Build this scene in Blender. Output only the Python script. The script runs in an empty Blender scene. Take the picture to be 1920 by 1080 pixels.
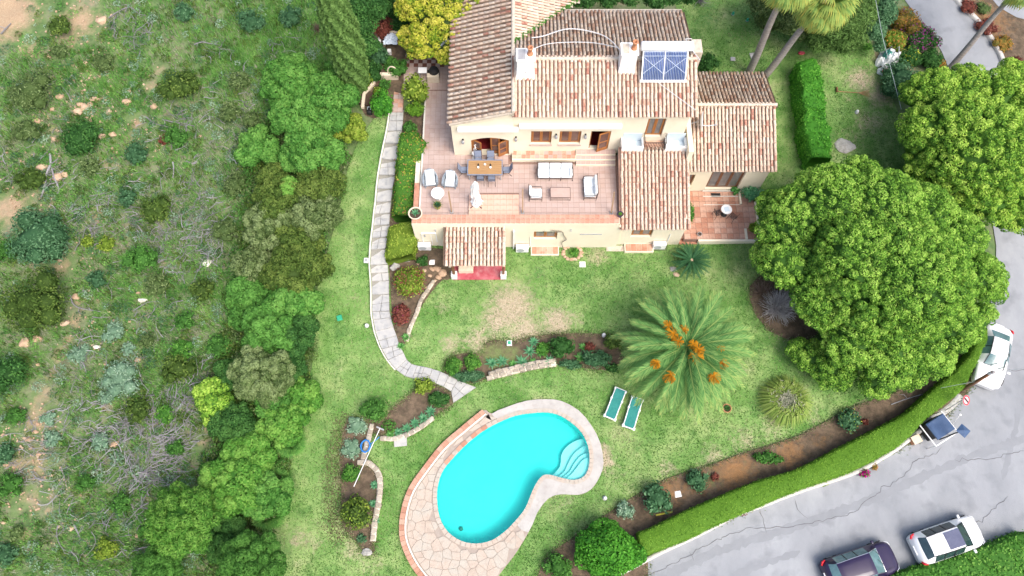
import bpy, bmesh, math, random
import numpy as np
from mathutils import Vector, Matrix, geometry
from mathutils.bvhtree import BVHTree

S = bpy.context.scene
COL = S.collection
RND = random.Random(11)
NR = np.random.default_rng(5)
PI = math.pi

# ------------------------------------------------------------------ camera
CAMH, TILT, F = 45.0, math.radians(22), 1400.0
cam_d = bpy.data.cameras.new("camera")
cam = bpy.data.objects.new("camera", cam_d)
COL.objects.link(cam)
cam.location = (0, 0, CAMH)
cam.rotation_euler = (TILT, 0, 0)
cam_d.sensor_width = 36
cam_d.lens = F / 1920 * 36
cam_d.clip_end = 1000
S.camera = cam

# ------------------------------------------------------------------ light
SUN_EL, SUN_AZ = math.radians(56), math.radians(138)      # azimuth clockwise from +Y
w = bpy.data.worlds.new("World")
S.world = w
w.use_nodes = True
nt = w.node_tree
bg = nt.nodes["Background"]
sky = nt.nodes.new("ShaderNodeTexSky")
sky.sky_type = 'NISHITA'
sky.sun_disc = False
sky.sun_elevation = SUN_EL
sky.sun_rotation = SUN_AZ
sky.air_density = 1.0
sky.dust_density = 5.0
sky.ozone_density = 1.0
nt.links.new(sky.outputs[0], bg.inputs[0])
bg.inputs[1].default_value = 0.15
sl = bpy.data.lights.new("sun", 'SUN')
sl.energy = 1.2
sl.angle = math.radians(35)
sl.color = (1, .98, .94)
so = bpy.data.objects.new("sun", sl)
COL.objects.link(so)
sd = Vector((math.sin(SUN_AZ) * math.cos(SUN_EL), math.cos(SUN_AZ) * math.cos(SUN_EL), math.sin(SUN_EL)))
so.rotation_euler = sd.to_track_quat('Z', 'Y').to_euler()
S.view_settings.view_transform = 'Standard'
S.view_settings.look = 'None'
S.view_settings.exposure = 0.95
S.view_settings.gamma = 1
S.render.engine = 'CYCLES'
S.cycles.max_bounces = 6
S.cycles.transparent_max_bounces = 8
S.cycles.diffuse_bounces = 3

# ------------------------------------------------------------------ pixel <-> place
def G(px, py, z=0.0):
    u, v = (px - 960) / F, (py - 540) / F
    dy = math.sin(TILT) - v * math.cos(TILT)
    dz = -math.cos(TILT) - v * math.sin(TILT)
    t = (z - CAMH) / dz
    return Vector((u * t, dy * t, z))

def XW(px, Y, z):
    d = Y * math.sin(TILT) + (CAMH - z) * math.cos(TILT)
    return (px - 960) / F * d

def YW(py, z):
    return G(960, py, z).y

CP = [(900,1000,-.7),(1100,1000,-.7),(1000,740,-.7),(1150,740,-.6),(700,1000,-.7),(600,800,-.2),(560,1000,-.7),(960,860,-.7),(1000,1200,-.8),
      (820,600,0),(1000,520,0),(1000,600,0),(1150,500,0),(1200,600,0),(900,560,0),(1300,500,0),(1000,670,-.35),(1350,650,-.2),(1400,800,-.6),(1500,700,-.4),
      (1650,760,-.6),(1300,900,-.8),(1150,980,-.8),(1300,1080,-1.1),(1600,920,-1.1),(1800,780,-1.0),(1900,950,-1.2),(1880,640,-.8),(1880,450,-.5),
      (1780,60,.9),(1830,150,.6),(1640,60,1.6),(1400,60,1.8),(1600,200,1.2),(1480,200,1.2),(1400,130,1.4),(1500,330,.6),(1600,450,.3),(1640,600,-.1),(1430,420,.3),
      (740,215,2.85),(720,300,2.3),(705,400,1.6),(700,470,1.0),(700,560,.3),(715,640,-.1),(760,690,-.3),(870,740,-.7),(650,400,1.3),(600,600,.3),(540,900,-.7),
      (760,300,2.2),(765,400,1.2),(780,470,.1),(830,500,0),(1000,440,0),(1200,440,0),
      (450,300,1.6),(200,300,1.4),(200,100,2.4),(100,600,0),(100,1000,-1.6),(400,900,-1.1),(500,100,3.0),(700,100,2.92),(780,100,2.92),(820,190,2.9),(840,60,2.9),(660,200,2.8),
      (1000,300,0),(1100,330,0),(1350,320,.1),(1000,100,1.5),(1200,150,1.0),(1100,20,2.2),
      (-200,-100,4),(-300,600,0),(-200,1300,-2.5),(960,1500,-1.5),(2100,1300,-1.6),(2300,500,-1),(2100,-150,1.0),(960,-250,4),(1400,-150,3)]
_cp = np.array([[*G(a, b, c)[:2], c] for a, b, c in CP])
def _phi(r2):
    return np.where(r2 > 1e-9, r2 * np.log(np.maximum(r2, 1e-9)) * .5, 0)
_n = len(_cp)
_K = _phi(((_cp[:, None, :2] - _cp[None, :, :2]) ** 2).sum(2)) + np.eye(_n) * 6.0
_P = np.c_[np.ones(_n), _cp[:, :2]]
_A = np.block([[_K, _P], [_P.T, np.zeros((3, 3))]])
_W = np.linalg.solve(_A, np.r_[_cp[:, 2], 0, 0, 0])
def THA(x, y):
    x = np.clip(np.asarray(x, float), -48, 50); y = np.clip(np.asarray(y, float), -12, 52)
    sh = x.shape; x = x.ravel(); y = y.ravel(); out = np.empty(len(x))
    for i in range(0, len(x), 20000):
        a, b = x[i:i+20000], y[i:i+20000]
        k = _phi((a[:, None] - _cp[:, 0]) ** 2 + (b[:, None] - _cp[:, 1]) ** 2)
        out[i:i+20000] = k @ _W[:_n] + _W[_n] + _W[_n+1] * a + _W[_n+2] * b
    return out.reshape(sh)
def TH(x, y):
    return float(THA(np.array([x]), np.array([y]))[0])
def T(px, py):
    z = 0
    for _ in range(5):
        p = G(px, py, z); z = TH(p.x, p.y)
    return Vector((p.x, p.y, z))
def PX(p, n):                       # n pixels of the photograph, in metres, at point p
    return n * (p.y * math.sin(TILT) + (CAMH - p.z) * math.cos(TILT)) / F

# ------------------------------------------------------------------ materials
def _rgb(c): return (c[0], c[1], c[2], 1)
def mat(name, cols, scale=3, rough=.85, bump=0, bscale=60, rnd=0, metal=0, detail=6, spec=.3, stops=None, const=False,
        attr=None, attr_cols=None, stretch=None, coat=0, stain=0, stain_col=(.08,.06,.05), stain_scale=4, attr_noise=3.0):
    m = bpy.data.materials.new(name); m.use_nodes = True
    N, L = m.node_tree.nodes, m.node_tree.links
    b = N["Principled BSDF"]
    b.inputs["Roughness"].default_value = rough
    b.inputs["Metallic"].default_value = metal
    b.inputs["Specular IOR Level"].default_value = spec
    if coat: b.inputs["Coat Weight"].default_value = coat
    tc = N.new("ShaderNodeTexCoord"); mp = N.new("ShaderNodeMapping")
    L.new(tc.outputs["Object"], mp.inputs[0])
    if stretch: mp.inputs["Scale"].default_value = stretch
    no = N.new("ShaderNodeTexNoise"); no.inputs["Scale"].default_value = scale; no.inputs["Detail"].default_value = detail
    no.inputs["Roughness"].default_value = .65
    L.new(mp.outputs[0], no.inputs["Vector"])
    fac = no.outputs["Fac"]
    mr = N.new("ShaderNodeMapRange"); mr.inputs[1].default_value = .28; mr.inputs[2].default_value = .72
    L.new(fac, mr.inputs[0]); fac = mr.outputs[0]
    if rnd:
        oi = N.new("ShaderNodeObjectInfo"); ge = N.new("ShaderNodeNewGeometry")
        ad = N.new("ShaderNodeMath"); ad.operation = 'ADD'
        L.new(oi.outputs["Random"], ad.inputs[0]); L.new(ge.outputs["Random Per Island"], ad.inputs[1])
        fr = N.new("ShaderNodeMath"); fr.operation = 'FRACT'; L.new(ad.outputs[0], fr.inputs[0])
        mx = N.new("ShaderNodeMix"); mx.inputs["Factor"].default_value = rnd
        L.new(fac, mx.inputs[2]); L.new(fr.outputs[0], mx.inputs[3]); fac = mx.outputs[0]
    cr = N.new("ShaderNodeValToRGB"); e = cr.color_ramp.elements
    if const: cr.color_ramp.interpolation = 'CONSTANT'
    n = len(cols)
    for i, c in enumerate(cols):
        p = stops[i] if stops else (i / max(1, n - 1) if not const else i / n)
        if i < 2 and n > 1 or i == 0: e[i].position = p; e[i].color = _rgb(c)
        else: x = e.new(p); x.color = _rgb(c)
    if n == 1: e[1].color = _rgb(cols[0])
    L.new(fac, cr.inputs[0]); col = cr.outputs[0]
    def mixin(fac_socket, colr, col):
        mx = N.new("ShaderNodeMix"); mx.data_type = 'RGBA'
        L.new(fac_socket, mx.inputs["Factor"]); L.new(col, mx.inputs[6])
        if isinstance(colr, tuple): mx.inputs[7].default_value = _rgb(colr)
        else: L.new(colr, mx.inputs[7])
        return mx.outputs[2]
    if stain:
        n2 = N.new("ShaderNodeTexNoise"); n2.inputs["Scale"].default_value = stain_scale; n2.inputs["Detail"].default_value = 8
        L.new(tc.outputs["Object"], n2.inputs["Vector"])
        m2 = N.new("ShaderNodeMapRange"); m2.inputs[1].default_value = .52; m2.inputs[2].default_value = .72; m2.inputs[4].default_value = stain
        L.new(n2.outputs["Fac"], m2.inputs[0]); col = mixin(m2.outputs[0], stain_col, col)
    if attr:
        for k, (an, ac) in enumerate(zip(attr, attr_cols)):
            at = N.new("ShaderNodeAttribute"); at.attribute_name = an
            n3 = N.new("ShaderNodeTexNoise"); n3.inputs["Scale"].default_value = attr_noise; n3.inputs["Detail"].default_value = 10
            n3.inputs["Roughness"].default_value = .7
            mp3 = N.new("ShaderNodeMapping"); mp3.inputs["Location"].default_value = (k * 17.3, 4, 2)
            L.new(tc.outputs["Object"], mp3.inputs[0]); L.new(mp3.outputs[0], n3.inputs["Vector"])
            a = N.new("ShaderNodeMath"); a.operation = 'ADD'; L.new(at.outputs["Fac"], a.inputs[0]); L.new(n3.outputs["Fac"], a.inputs[1])
            r3 = N.new("ShaderNodeMapRange"); r3.inputs[1].default_value = .78; r3.inputs[2].default_value = 1.12
            L.new(a.outputs[0], r3.inputs[0])
            n4 = N.new("ShaderNodeTexNoise"); n4.inputs["Scale"].default_value = 14; n4.inputs["Detail"].default_value = 6
            L.new(tc.outputs["Object"], n4.inputs["Vector"])
            c4 = N.new("ShaderNodeValToRGB"); c4.color_ramp.elements[0].position = .3; c4.color_ramp.elements[1].position = .7
            c4.color_ramp.elements[0].color = _rgb(ac[0]); c4.color_ramp.elements[1].color = _rgb(ac[1])
            L.new(n4.outputs["Fac"], c4.inputs[0]); col = mixin(r3.outputs[0], c4.outputs[0], col)
    L.new(col, b.inputs["Base Color"])
    if bump:
        n5 = N.new("ShaderNodeTexNoise"); n5.inputs["Scale"].default_value = bscale; n5.inputs["Detail"].default_value = 4
        L.new(mp.outputs[0], n5.inputs["Vector"])
        bp = N.new("ShaderNodeBump"); bp.inputs["Strength"].default_value = bump; bp.inputs["Distance"].default_value = .03
        L.new(n5.outputs["Fac"], bp.inputs["Height"]); L.new(bp.outputs[0], b.inputs["Normal"])
    return m

def leafmat(name, cols, trans=.3, rough=.6, stops=None):
    m = bpy.data.materials.new(name); m.use_nodes = True
    N, L = m.node_tree.nodes, m.node_tree.links
    b = N["Principled BSDF"]; out = N["Material Output"]
    b.inputs["Roughness"].default_value = rough; b.inputs["Specular IOR Level"].default_value = .1
    at = N.new("ShaderNodeAttribute"); at.attribute_name = "v"
    cr = N.new("ShaderNodeValToRGB"); e = cr.color_ramp.elements
    for i, c in enumerate(cols):
        p = stops[i] if stops else i / (len(cols) - 1)
        if i < 2: e[i].position = p; e[i].color = _rgb(c)
        else: e.new(p).color = _rgb(c)
    L.new(at.outputs["Fac"], cr.inputs[0]); L.new(cr.outputs[0], b.inputs["Base Color"])
    tr = N.new("ShaderNodeBsdfTranslucent"); L.new(cr.outputs[0], tr.inputs[0])
    mx = N.new("ShaderNodeMixShader"); mx.inputs[0].default_value = trans
    L.new(b.outputs[0], mx.inputs[1]); L.new(tr.outputs[0], mx.inputs[2]); L.new(mx.outputs[0], out.inputs[0])
    return m

M = {}
# ground
M['scrub'] = mat('scrub_soil', [(.06,.11,.035),(.09,.16,.05),(.13,.19,.07),(.18,.20,.11),(.26,.20,.13)], scale=.7, detail=14, bump=1, bscale=14, stain=.5, stain_col=(.045,.075,.03), stain_scale=3.5, attr=['dirt','green'], attr_cols=[((.30,.20,.12),(.42,.32,.21)), ((.06,.20,.035),(.13,.30,.06))], attr_noise=1.8)
M['lawn'] = mat('lawn_grass', [(.065,.165,.035),(.115,.24,.055),(.17,.295,.085),(.25,.35,.125),(.33,.37,.18)], scale=.5, detail=15, bump=1, bscale=22, rough=.95, spec=.1, stain=.65, stain_col=(.065,.16,.04), stain_scale=1.5, attr=['dark','dry'], attr_cols=[((.045,.14,.035),(.09,.21,.06)), ((.30,.25,.16),(.50,.42,.30))], attr_noise=3.5)
M['soil'] = mat('bed_soil', [(.05,.035,.022),(.09,.065,.042),(.14,.10,.065),(.19,.14,.09)], scale=2.2, detail=14, bump=1, bscale=16, stain=.5, stain_col=(.04,.045,.02), stain_scale=5, attr=['green','orange'], attr_cols=[((.10,.15,.04),(.18,.20,.08)),((.20,.10,.04),(.30,.17,.075))])
M['asphalt'] = mat('road_asphalt', [(.20,.21,.225),(.245,.258,.275),(.28,.292,.31),(.33,.345,.36)], scale=.28, detail=15, bump=.6, bscale=30, stain=.6, stain_col=(.17,.18,.195), stain_scale=.9, stretch=(1.2,.7,1))
M['crack'] = mat('crack_fill', [(.09,.09,.095),(.14,.14,.15)], scale=5)
M['kerb'] = mat('kerb_paint', [(.42,.40,.37),(.58,.57,.53)], scale=4, bump=.3, stain=.5, stain_col=(.22,.20,.17))
M['path'] = mat('path_slab', [(.30,.30,.29),(.38,.38,.375),(.45,.44,.41),(.49,.47,.43)], scale=2.5, rnd=.4, bump=.5, bscale=12, stain=.6, stain_col=(.22,.235,.24), stain_scale=3)
M['path_joint'] = mat('path_joint', [(.20,.19,.17),(.27,.26,.22)], scale=6)
M['wallstone'] = mat('bed_wall_stone', [(.25,.22,.17),(.38,.33,.26),(.46,.42,.35)], scale=4, rnd=.6, bump=.6, bscale=12)
M['rock'] = mat('hill_rock', [(.36,.24,.15),(.48,.33,.22),(.56,.43,.31)], scale=3, rnd=.6, bump=.6, bscale=10)
M['greyrock'] = mat('grey_rock', [(.22,.21,.19),(.36,.35,.32),(.46,.45,.42)], scale=4, bump=.7, bscale=8)
M['deck'] = mat('deck_stone', [(.38,.31,.25),(.46,.38,.31),(.43,.39,.33),(.48,.43,.37)], scale=1.5, rnd=.4, bump=.4, bscale=18, stain=.4, stain_col=(.32,.25,.20))
M['deck_pale'] = mat('deck_pale_concrete', [(.36,.34,.32),(.44,.42,.39),(.50,.48,.45)], scale=.9, bump=.4, bscale=20, stain=.4, stain_col=(.32,.27,.24))
M['joint'] = mat('deck_joint', [(.30,.25,.21),(.38,.32,.27)], scale=5)
M['brick'] = mat('edge_brick', [(.36,.17,.11),(.46,.25,.17),(.52,.34,.25)], scale=3, rnd=.6, bump=.5, bscale=20)
M['whiteedge'] = mat('white_edge', [(.62,.58,.50),(.72,.69,.62)], scale=4)
# house
M['wall'] = mat('cream_render', [(.74,.66,.50),(.80,.735,.58)], scale=.8, bump=.15, bscale=30, stain=.25, stain_col=(.66,.58,.44), stain_scale=1.2)
M['white'] = mat('white_paint', [(.74,.735,.72),(.82,.815,.80)], scale=2, rough=.6, stain=.15, stain_col=(.6,.58,.54))
M['whiteplain'] = mat('white_plastic', [(.78,.78,.78),(.82,.82,.82)], scale=2, rough=.45)
M['tile'] = mat('roof_tile_clay', [(.22,.07,.055),(.40,.18,.13),(.56,.38,.28),(.66,.53,.41),(.60,.45,.34),(.68,.57,.46),(.54,.42,.33),(.62,.46,.36),(.30,.12,.08)], scale=5, rnd=.8, bump=.4, bscale=30, stain=.45, stain_col=(.28,.17,.12), stain_scale=9, detail=8, stops=[0,.1,.22,.36,.5,.62,.76,.88,1])
M['tile_old'] = mat('roof_tile_aged', [(.26,.13,.08),(.43,.25,.16),(.56,.37,.25),(.63,.47,.34),(.67,.54,.41),(.54,.41,.30),(.36,.21,.14)], scale=5, rnd=.75, bump=.5, bscale=30, stain=.5, stain_col=(.20,.14,.10), stain_scale=7, detail=8)
M['channel'] = mat('channel_tile', [(.15,.09,.07),(.26,.15,.11),(.34,.21,.16)], scale=8, rnd=.5, bump=.4, stain=.5)
M['channel_old'] = mat('channel_tile_aged', [(.08,.055,.04),(.15,.10,.07),(.21,.15,.11)], scale=8, rnd=.5, bump=.4, stain=.4)
M['mortar'] = mat('roof_mortar', [(.50,.42,.33),(.62,.55,.46)], scale=5, bump=.5, stain=.5, stain_col=(.3,.22,.16))
M['terra'] = mat('terrace_tile', [(.40,.28,.235),(.44,.33,.285),(.48,.37,.33),(.50,.41,.37)], scale=1.3, rnd=.35, bump=.15, bscale=30, rough=.6, stain=.5, stain_col=(.38,.23,.18), stain_scale=1.5)
M['terra_light'] = mat('platform_tile', [(.60,.37,.26),(.64,.43,.33),(.60,.42,.34)], scale=1.3, rnd=.35, bump=.15, rough=.6, stain=.5, stain_col=(.40,.19,.11), stain_scale=2.2)
M['terra_dark'] = mat('patio_tile', [(.34,.13,.08),(.46,.23,.15),(.54,.33,.24),(.60,.42,.33)], scale=2.5, rnd=.5, bump=.2, rough=.55, stain=.6, stain_col=(.25,.10,.06), stain_scale=3)
M['parapet'] = mat('parapet_tile', [(.34,.12,.08),(.50,.25,.17),(.58,.34,.25),(.60,.42,.33)], scale=3, rnd=.3, bump=.3, stain=.75, stain_col=(.25,.10,.07), stain_scale=3.5)
M['check_dark'] = mat('check_tile_dark', [(.13,.05,.035),(.2,.08,.055)], scale=4, rnd=.4)
M['grout'] = mat('tile_grout', [(.22,.13,.10),(.30,.20,.16)], scale=6)
M['red'] = mat('red_floor', [(.34,.05,.07),(.44,.10,.12),(.52,.20,.22)], scale=2.2, rough=.35, stain=.4, stain_col=(.5,.3,.3), bump=.1)
M['wood'] = mat('window_wood', [(.30,.11,.03),(.42,.17,.05)], scale=9, rough=.45, stretch=(1,1,.2))
M['wooddark'] = mat('dark_wood', [(.14,.06,.03),(.24,.11,.06)], scale=9, rough=.5)
M['woodpale'] = mat('weathered_wood', [(.30,.19,.12),(.42,.29,.19)], scale=12, rough=.7)
M['tabletop'] = mat('teak_table', [(.30,.17,.08),(.42,.26,.12)], scale=9, rough=.5, stretch=(.3,4,1))
M['glass'] = mat('window_glass', [(.10,.045,.035),(.17,.09,.07)], scale=1.5, rough=.08, spec=.8)  # reddish brown base paints the terrace's reflection into the panes
M['glassgrey'] = mat('grey_window_glass', [(.12,.12,.12),(.22,.21,.20)], scale=1.5, rough=.08, spec=.8)
M['dark'] = mat('dark_interior', [(.02,.01,.01),(.04,.015,.015)])  # near-black colour paints in the darkness of unlit interiors
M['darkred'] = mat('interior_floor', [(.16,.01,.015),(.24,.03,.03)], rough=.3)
M['iron'] = mat('black_iron', [(.015,.015,.017),(.03,.03,.03)], rough=.5)
M['ironbrown'] = mat('brown_iron', [(.12,.08,.07),(.2,.14,.12)], rough=.5)
M['grey'] = mat('grey_metal', [(.28,.28,.29),(.38,.38,.39)], rough=.5, scale=6)
M['acgrey'] = mat('grille_grey', [(.36,.38,.40),(.45,.47,.5)], rough=.5)
M['wicker'] = mat('grey_wicker', [(.20,.24,.27),(.34,.38,.42)], scale=30, bump=.6)
M['bluegrey'] = mat('bluegrey_fabric', [(.17,.20,.27),(.23,.26,.34)], scale=9)
M['terracotta'] = mat('terracotta_pot', [(.45,.18,.09),(.56,.27,.15)], scale=6)
M['creampot'] = mat('cream_pot', [(.6,.5,.36),(.7,.62,.5)], scale=6)
M['olivepot'] = mat('olive_glazed_pot', [(.22,.20,.04),(.36,.33,.10)], scale=4, rough=.3)
M['bluepot'] = mat('blue_glazed_pot', [(.015,.02,.06),(.03,.04,.1)], scale=4, rough=.2)
M['potsoil'] = mat('pot_soil', [(.05,.03,.02),(.09,.06,.04)], scale=20)
M['inner'] = mat('inner_twigs', [(.05,.045,.03),(.09,.075,.05)], scale=6, bump=1, bscale=12)
M['lounger'] = mat('teal_mesh_fabric', [(.015,.18,.16),(.04,.25,.22)], scale=7, rough=.7, bump=.2)
M['hose'] = mat('blue_hose', [(.02,.16,.5),(.04,.24,.62)], rough=.35)
M['yellow'] = mat('yellow_bar', [(.55,.5,.05),(.65,.6,.12)])
M['redpaint'] = mat('red_sign_paint', [(.55,.05,.07),(.62,.12,.14)], rough=.5)
M['pink'] = mat('pale_pink', [(.66,.34,.36),(.72,.5,.5)], rough=.5)
M['bark'] = mat('grey_bark', [(.13,.10,.08),(.24,.20,.16)], scale=8, bump=.8, bscale=20)
M['palmbark'] = mat('palm_bark', [(.19,.17,.15),(.30,.27,.25),(.38,.35,.33)], scale=3, bump=.8, bscale=15, stretch=(1,1,6))
M['deadwood'] = mat('dead_wood', [(.13,.125,.125),(.23,.22,.225),(.34,.33,.34)], scale=2, rnd=.6)
M['twig'] = mat('brown_twig', [(.12,.08,.06),(.22,.16,.12)], scale=2, rnd=.6)
M['carwhite'] = mat('white_car_paint', [(.80,.80,.80),(.82,.82,.82)], rough=.25, spec=.5, coat=1)
M['carpurple'] = mat('dark_purple_car_paint', [(.018,.010,.04),(.022,.012,.05)], rough=.3, spec=.4, coat=.4)
M['carglass'] = mat('car_glass', [(.015,.03,.035),(.03,.06,.07)], rough=.05, spec=.9)
M['carglassblue'] = mat('pale_car_glass', [(.06,.13,.14),(.14,.25,.26)], rough=.06, spec=.9, scale=2)
M['carroofglass'] = mat('sunroof_glass', [(.05,.06,.12),(.09,.1,.17)], rough=.1, spec=.8)
M['rubber'] = mat('tyre_rubber', [(.02,.02,.02),(.03,.03,.03)], rough=.9)
M['chrome'] = mat('chrome', [(.6,.6,.6),(.7,.7,.7)], rough=.15, metal=1)
M['taillight'] = mat('tail_light', [(.5,.01,.02),(.6,.03,.04)], rough=.15)
M['headlight'] = mat('head_light', [(.5,.52,.55),(.65,.67,.7)], rough=.1)
M['solar'] = mat('solar_tube', [(.03,.07,.22),(.06,.12,.34)], rough=.2, spec=.7, rnd=.4)
M['solarback'] = mat('solar_backing', [(.42,.50,.62),(.5,.57,.68)], rough=.5)
M['binblue'] = mat('bin_blue_lid', [(.035,.07,.15),(.06,.11,.21)], rough=.5, stain=.3, stain_col=(.12,.16,.25))
M['cover_white'] = mat('white_cover', [(.6,.62,.62),(.78,.8,.8)], scale=3, rough=.6)
M['cover_green'] = mat('green_cover', [(.03,.14,.12),(.08,.3,.25)], scale=3, rough=.6)
M['basin'] = mat('pool_plaster', [(.06,.70,.66),(.075,.74,.70)], scale=.7, rough=.7)
M['poolstep'] = mat('pool_step_plaster', [(.42,.80,.77),(.48,.83,.80)], scale=1.2, rough=.7)
M['bluefloor'] = mat('pale_blue_floor', [(.50,.60,.66),(.62,.69,.73)], scale=2)
M['cable'] = mat('white_cable', [(.6,.6,.6),(.7,.7,.7)])
M['greycable'] = mat('grey_cable', [(.25,.3,.3),(.35,.4,.4)])
M['greenbox'] = mat('green_plastic', [(.03,.3,.16),(.05,.4,.22)], rough=.4)
M['bluecloth'] = mat('pale_blue_cloth', [(.42,.5,.6),(.6,.66,.74)], scale=6)
M['cypress'] = leafmat('cypress_leaf', [(.05,.11,.025),(.11,.21,.05),(.19,.32,.09)])
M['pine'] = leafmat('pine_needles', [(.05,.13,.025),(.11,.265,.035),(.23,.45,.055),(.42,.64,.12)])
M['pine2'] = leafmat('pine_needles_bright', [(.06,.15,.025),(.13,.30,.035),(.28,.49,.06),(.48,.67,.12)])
M['green'] = leafmat('mid_green_leaf', [(.045,.13,.025),(.08,.23,.04),(.15,.35,.07)])
M['bright'] = leafmat('bright_green_leaf', [(.05,.16,.025),(.10,.28,.04),(.22,.42,.08)])
M['lush'] = leafmat('lush_green_leaf', [(.045,.15,.025),(.09,.26,.045),(.18,.38,.08)])
M['darkg'] = leafmat('dark_green_leaf', [(.025,.08,.018),(.05,.15,.035),(.10,.24,.055)])
M['bluegreen'] = leafmat('bluegreen_leaf', [(.04,.11,.045),(.08,.19,.085),(.16,.30,.15)])
M['olive'] = leafmat('olive_leaf', [(.07,.12,.035),(.14,.21,.07),(.27,.35,.15)])
M['olive_dark'] = leafmat('holm_oak_leaf', [(.045,.085,.018),(.09,.16,.03),(.19,.27,.06)])
M['silver'] = leafmat('silver_leaf', [(.14,.25,.15),(.25,.39,.26),(.40,.53,.38)])
M['yellow_l'] = leafmat('yellow_leaf', [(.11,.22,.02),(.24,.33,.03),(.45,.47,.05),(.62,.58,.10)])
M['yellowg'] = leafmat('yellowgreen_leaf', [(.10,.17,.02),(.22,.33,.04),(.38,.46,.08)])
M['redl'] = leafmat('red_brown_leaf', [(.12,.04,.03),(.24,.07,.05),(.34,.15,.11)])
M['orange'] = leafmat('orange_leaf', [(.12,.13,.03),(.36,.20,.04),(.48,.22,.06)])
M['mixed'] = leafmat('mixed_hedge_leaf', [(.04,.12,.02),(.09,.24,.03),(.20,.38,.05),(.40,.42,.06),(.42,.20,.08)], stops=[0,.35,.7,.92,1])
M['edgegrass'] = leafmat('edge_grass', [(.06,.14,.03),(.14,.24,.06),(.30,.32,.16),(.38,.34,.22)])
M['twigl'] = leafmat('leaf_litter', [(.10,.07,.05),(.2,.14,.09)])
M['palewood'] = mat('pale_dead_wood', [(.34,.32,.32),(.5,.48,.48)], scale=2)
M['magenta'] = leafmat('magenta_petal', [(.35,.01,.16),(.6,.02,.30)])
M['purple'] = leafmat('purple_petal', [(.16,.04,.12),(.3,.06,.22)])
M['hedge'] = leafmat('hedge_leaf', [(.085,.20,.02),(.15,.31,.03),(.25,.43,.06)])
M['hedge_b'] = leafmat('bright_hedge_leaf', [(.04,.17,.02),(.09,.32,.03),(.17,.44,.06)])
M['palm'] = leafmat('palm_leaflet', [(.035,.12,.035),(.10,.25,.07),(.23,.41,.12),(.52,.54,.18)])
M['fan'] = leafmat('fan_palm_leaf', [(.07,.17,.04),(.17,.31,.08),(.34,.44,.11),(.48,.38,.08)])
M['cycad'] = leafmat('cycad_leaflet', [(.02,.08,.03),(.04,.13,.05),(.09,.2,.09)])
M['agave'] = leafmat('agave_leaf', [(.06,.22,.10),(.12,.34,.16),(.22,.44,.25)])
M['agaveg'] = leafmat('green_agave_leaf', [(.06,.22,.05),(.12,.34,.08),(.22,.44,.14)])
M['drygrass'] = leafmat('dry_grass', [(.20,.24,.14),(.30,.33,.22),(.40,.40,.30),(.48,.45,.36)])
M['greengrass'] = leafmat('wild_grass', [(.07,.20,.05),(.14,.34,.07),(.26,.46,.12)])
M['pampas'] = leafmat('pampas_blade', [(.14,.24,.05),(.26,.38,.08),(.40,.46,.15)])
M['fruit'] = leafmat('orange_date_stalk', [(.48,.19,.01),(.68,.32,.02)])
M['lawnblade'] = leafmat('lawn_blade', [(.05,.14,.025),(.10,.23,.045),(.22,.32,.11),(.34,.34,.19)])

# water: tinted, lets the light through, mirrors the sky a little
def water_mat():
    m = bpy.data.materials.new('pool_water'); m.use_nodes = True
    N, L = m.node_tree.nodes, m.node_tree.links
    for n in list(N): N.remove(n)
    out = N.new("ShaderNodeOutputMaterial"); tr = N.new("ShaderNodeBsdfTransparent"); gl = N.new("ShaderNodeBsdfGlossy")
    tr.inputs[0].default_value = (.72, .985, .995, 1); gl.inputs["Roughness"].default_value = .08
    fr = N.new("ShaderNodeFresnel"); fr.inputs[0].default_value = 1.33
    mx = N.new("ShaderNodeMixShader")
    no = N.new("ShaderNodeTexNoise"); no.inputs["Scale"].default_value = 2.5; no.inputs["Detail"].default_value = 4
    tc = N.new("ShaderNodeTexCoord"); L.new(tc.outputs["Object"], no.inputs["Vector"])
    bp = N.new("ShaderNodeBump"); bp.inputs["Strength"].default_value = .6; bp.inputs["Distance"].default_value = .05
    L.new(no.outputs["Fac"], bp.inputs["Height"]); L.new(bp.outputs[0], gl.inputs["Normal"]); L.new(bp.outputs[0], fr.inputs["Normal"])
    L.new(fr.outputs[0], mx.inputs[0]); L.new(tr.outputs[0], mx.inputs[1]); L.new(gl.outputs[0], mx.inputs[2]); L.new(mx.outputs[0], out.inputs[0])
    return m
M['water'] = water_mat()

# striped cushion
def stripe_mat():
    m = mat('striped_cushion', [(.72,.76,.78),(.80,.82,.83)], scale=3, rough=.9)
    N, L = m.node_tree.nodes, m.node_tree.links
    b = N["Principled BSDF"]; col = b.inputs["Base Color"].links[0].from_socket
    tc = N.new("ShaderNodeTexCoord"); wv = N.new("ShaderNodeTexWave"); wv.bands_direction = 'X'; wv.inputs["Scale"].default_value = 3.2
    L.new(tc.outputs["Object"], wv.inputs["Vector"])
    mr = N.new("ShaderNodeMapRange"); mr.inputs[1].default_value = .62; mr.inputs[2].default_value = .75; mr.inputs[4].default_value = .75
    L.new(wv.outputs["Fac"], mr.inputs[0])
    mx = N.new("ShaderNodeMix"); mx.data_type = 'RGBA'; mx.inputs[7].default_value = (.48,.56,.60,1)
    L.new(mr.outputs[0], mx.inputs["Factor"]); L.new(col, mx.inputs[6]); L.new(mx.outputs[2], b.inputs["Base Color"])
    return m
M['cushion'] = stripe_mat()

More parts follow.
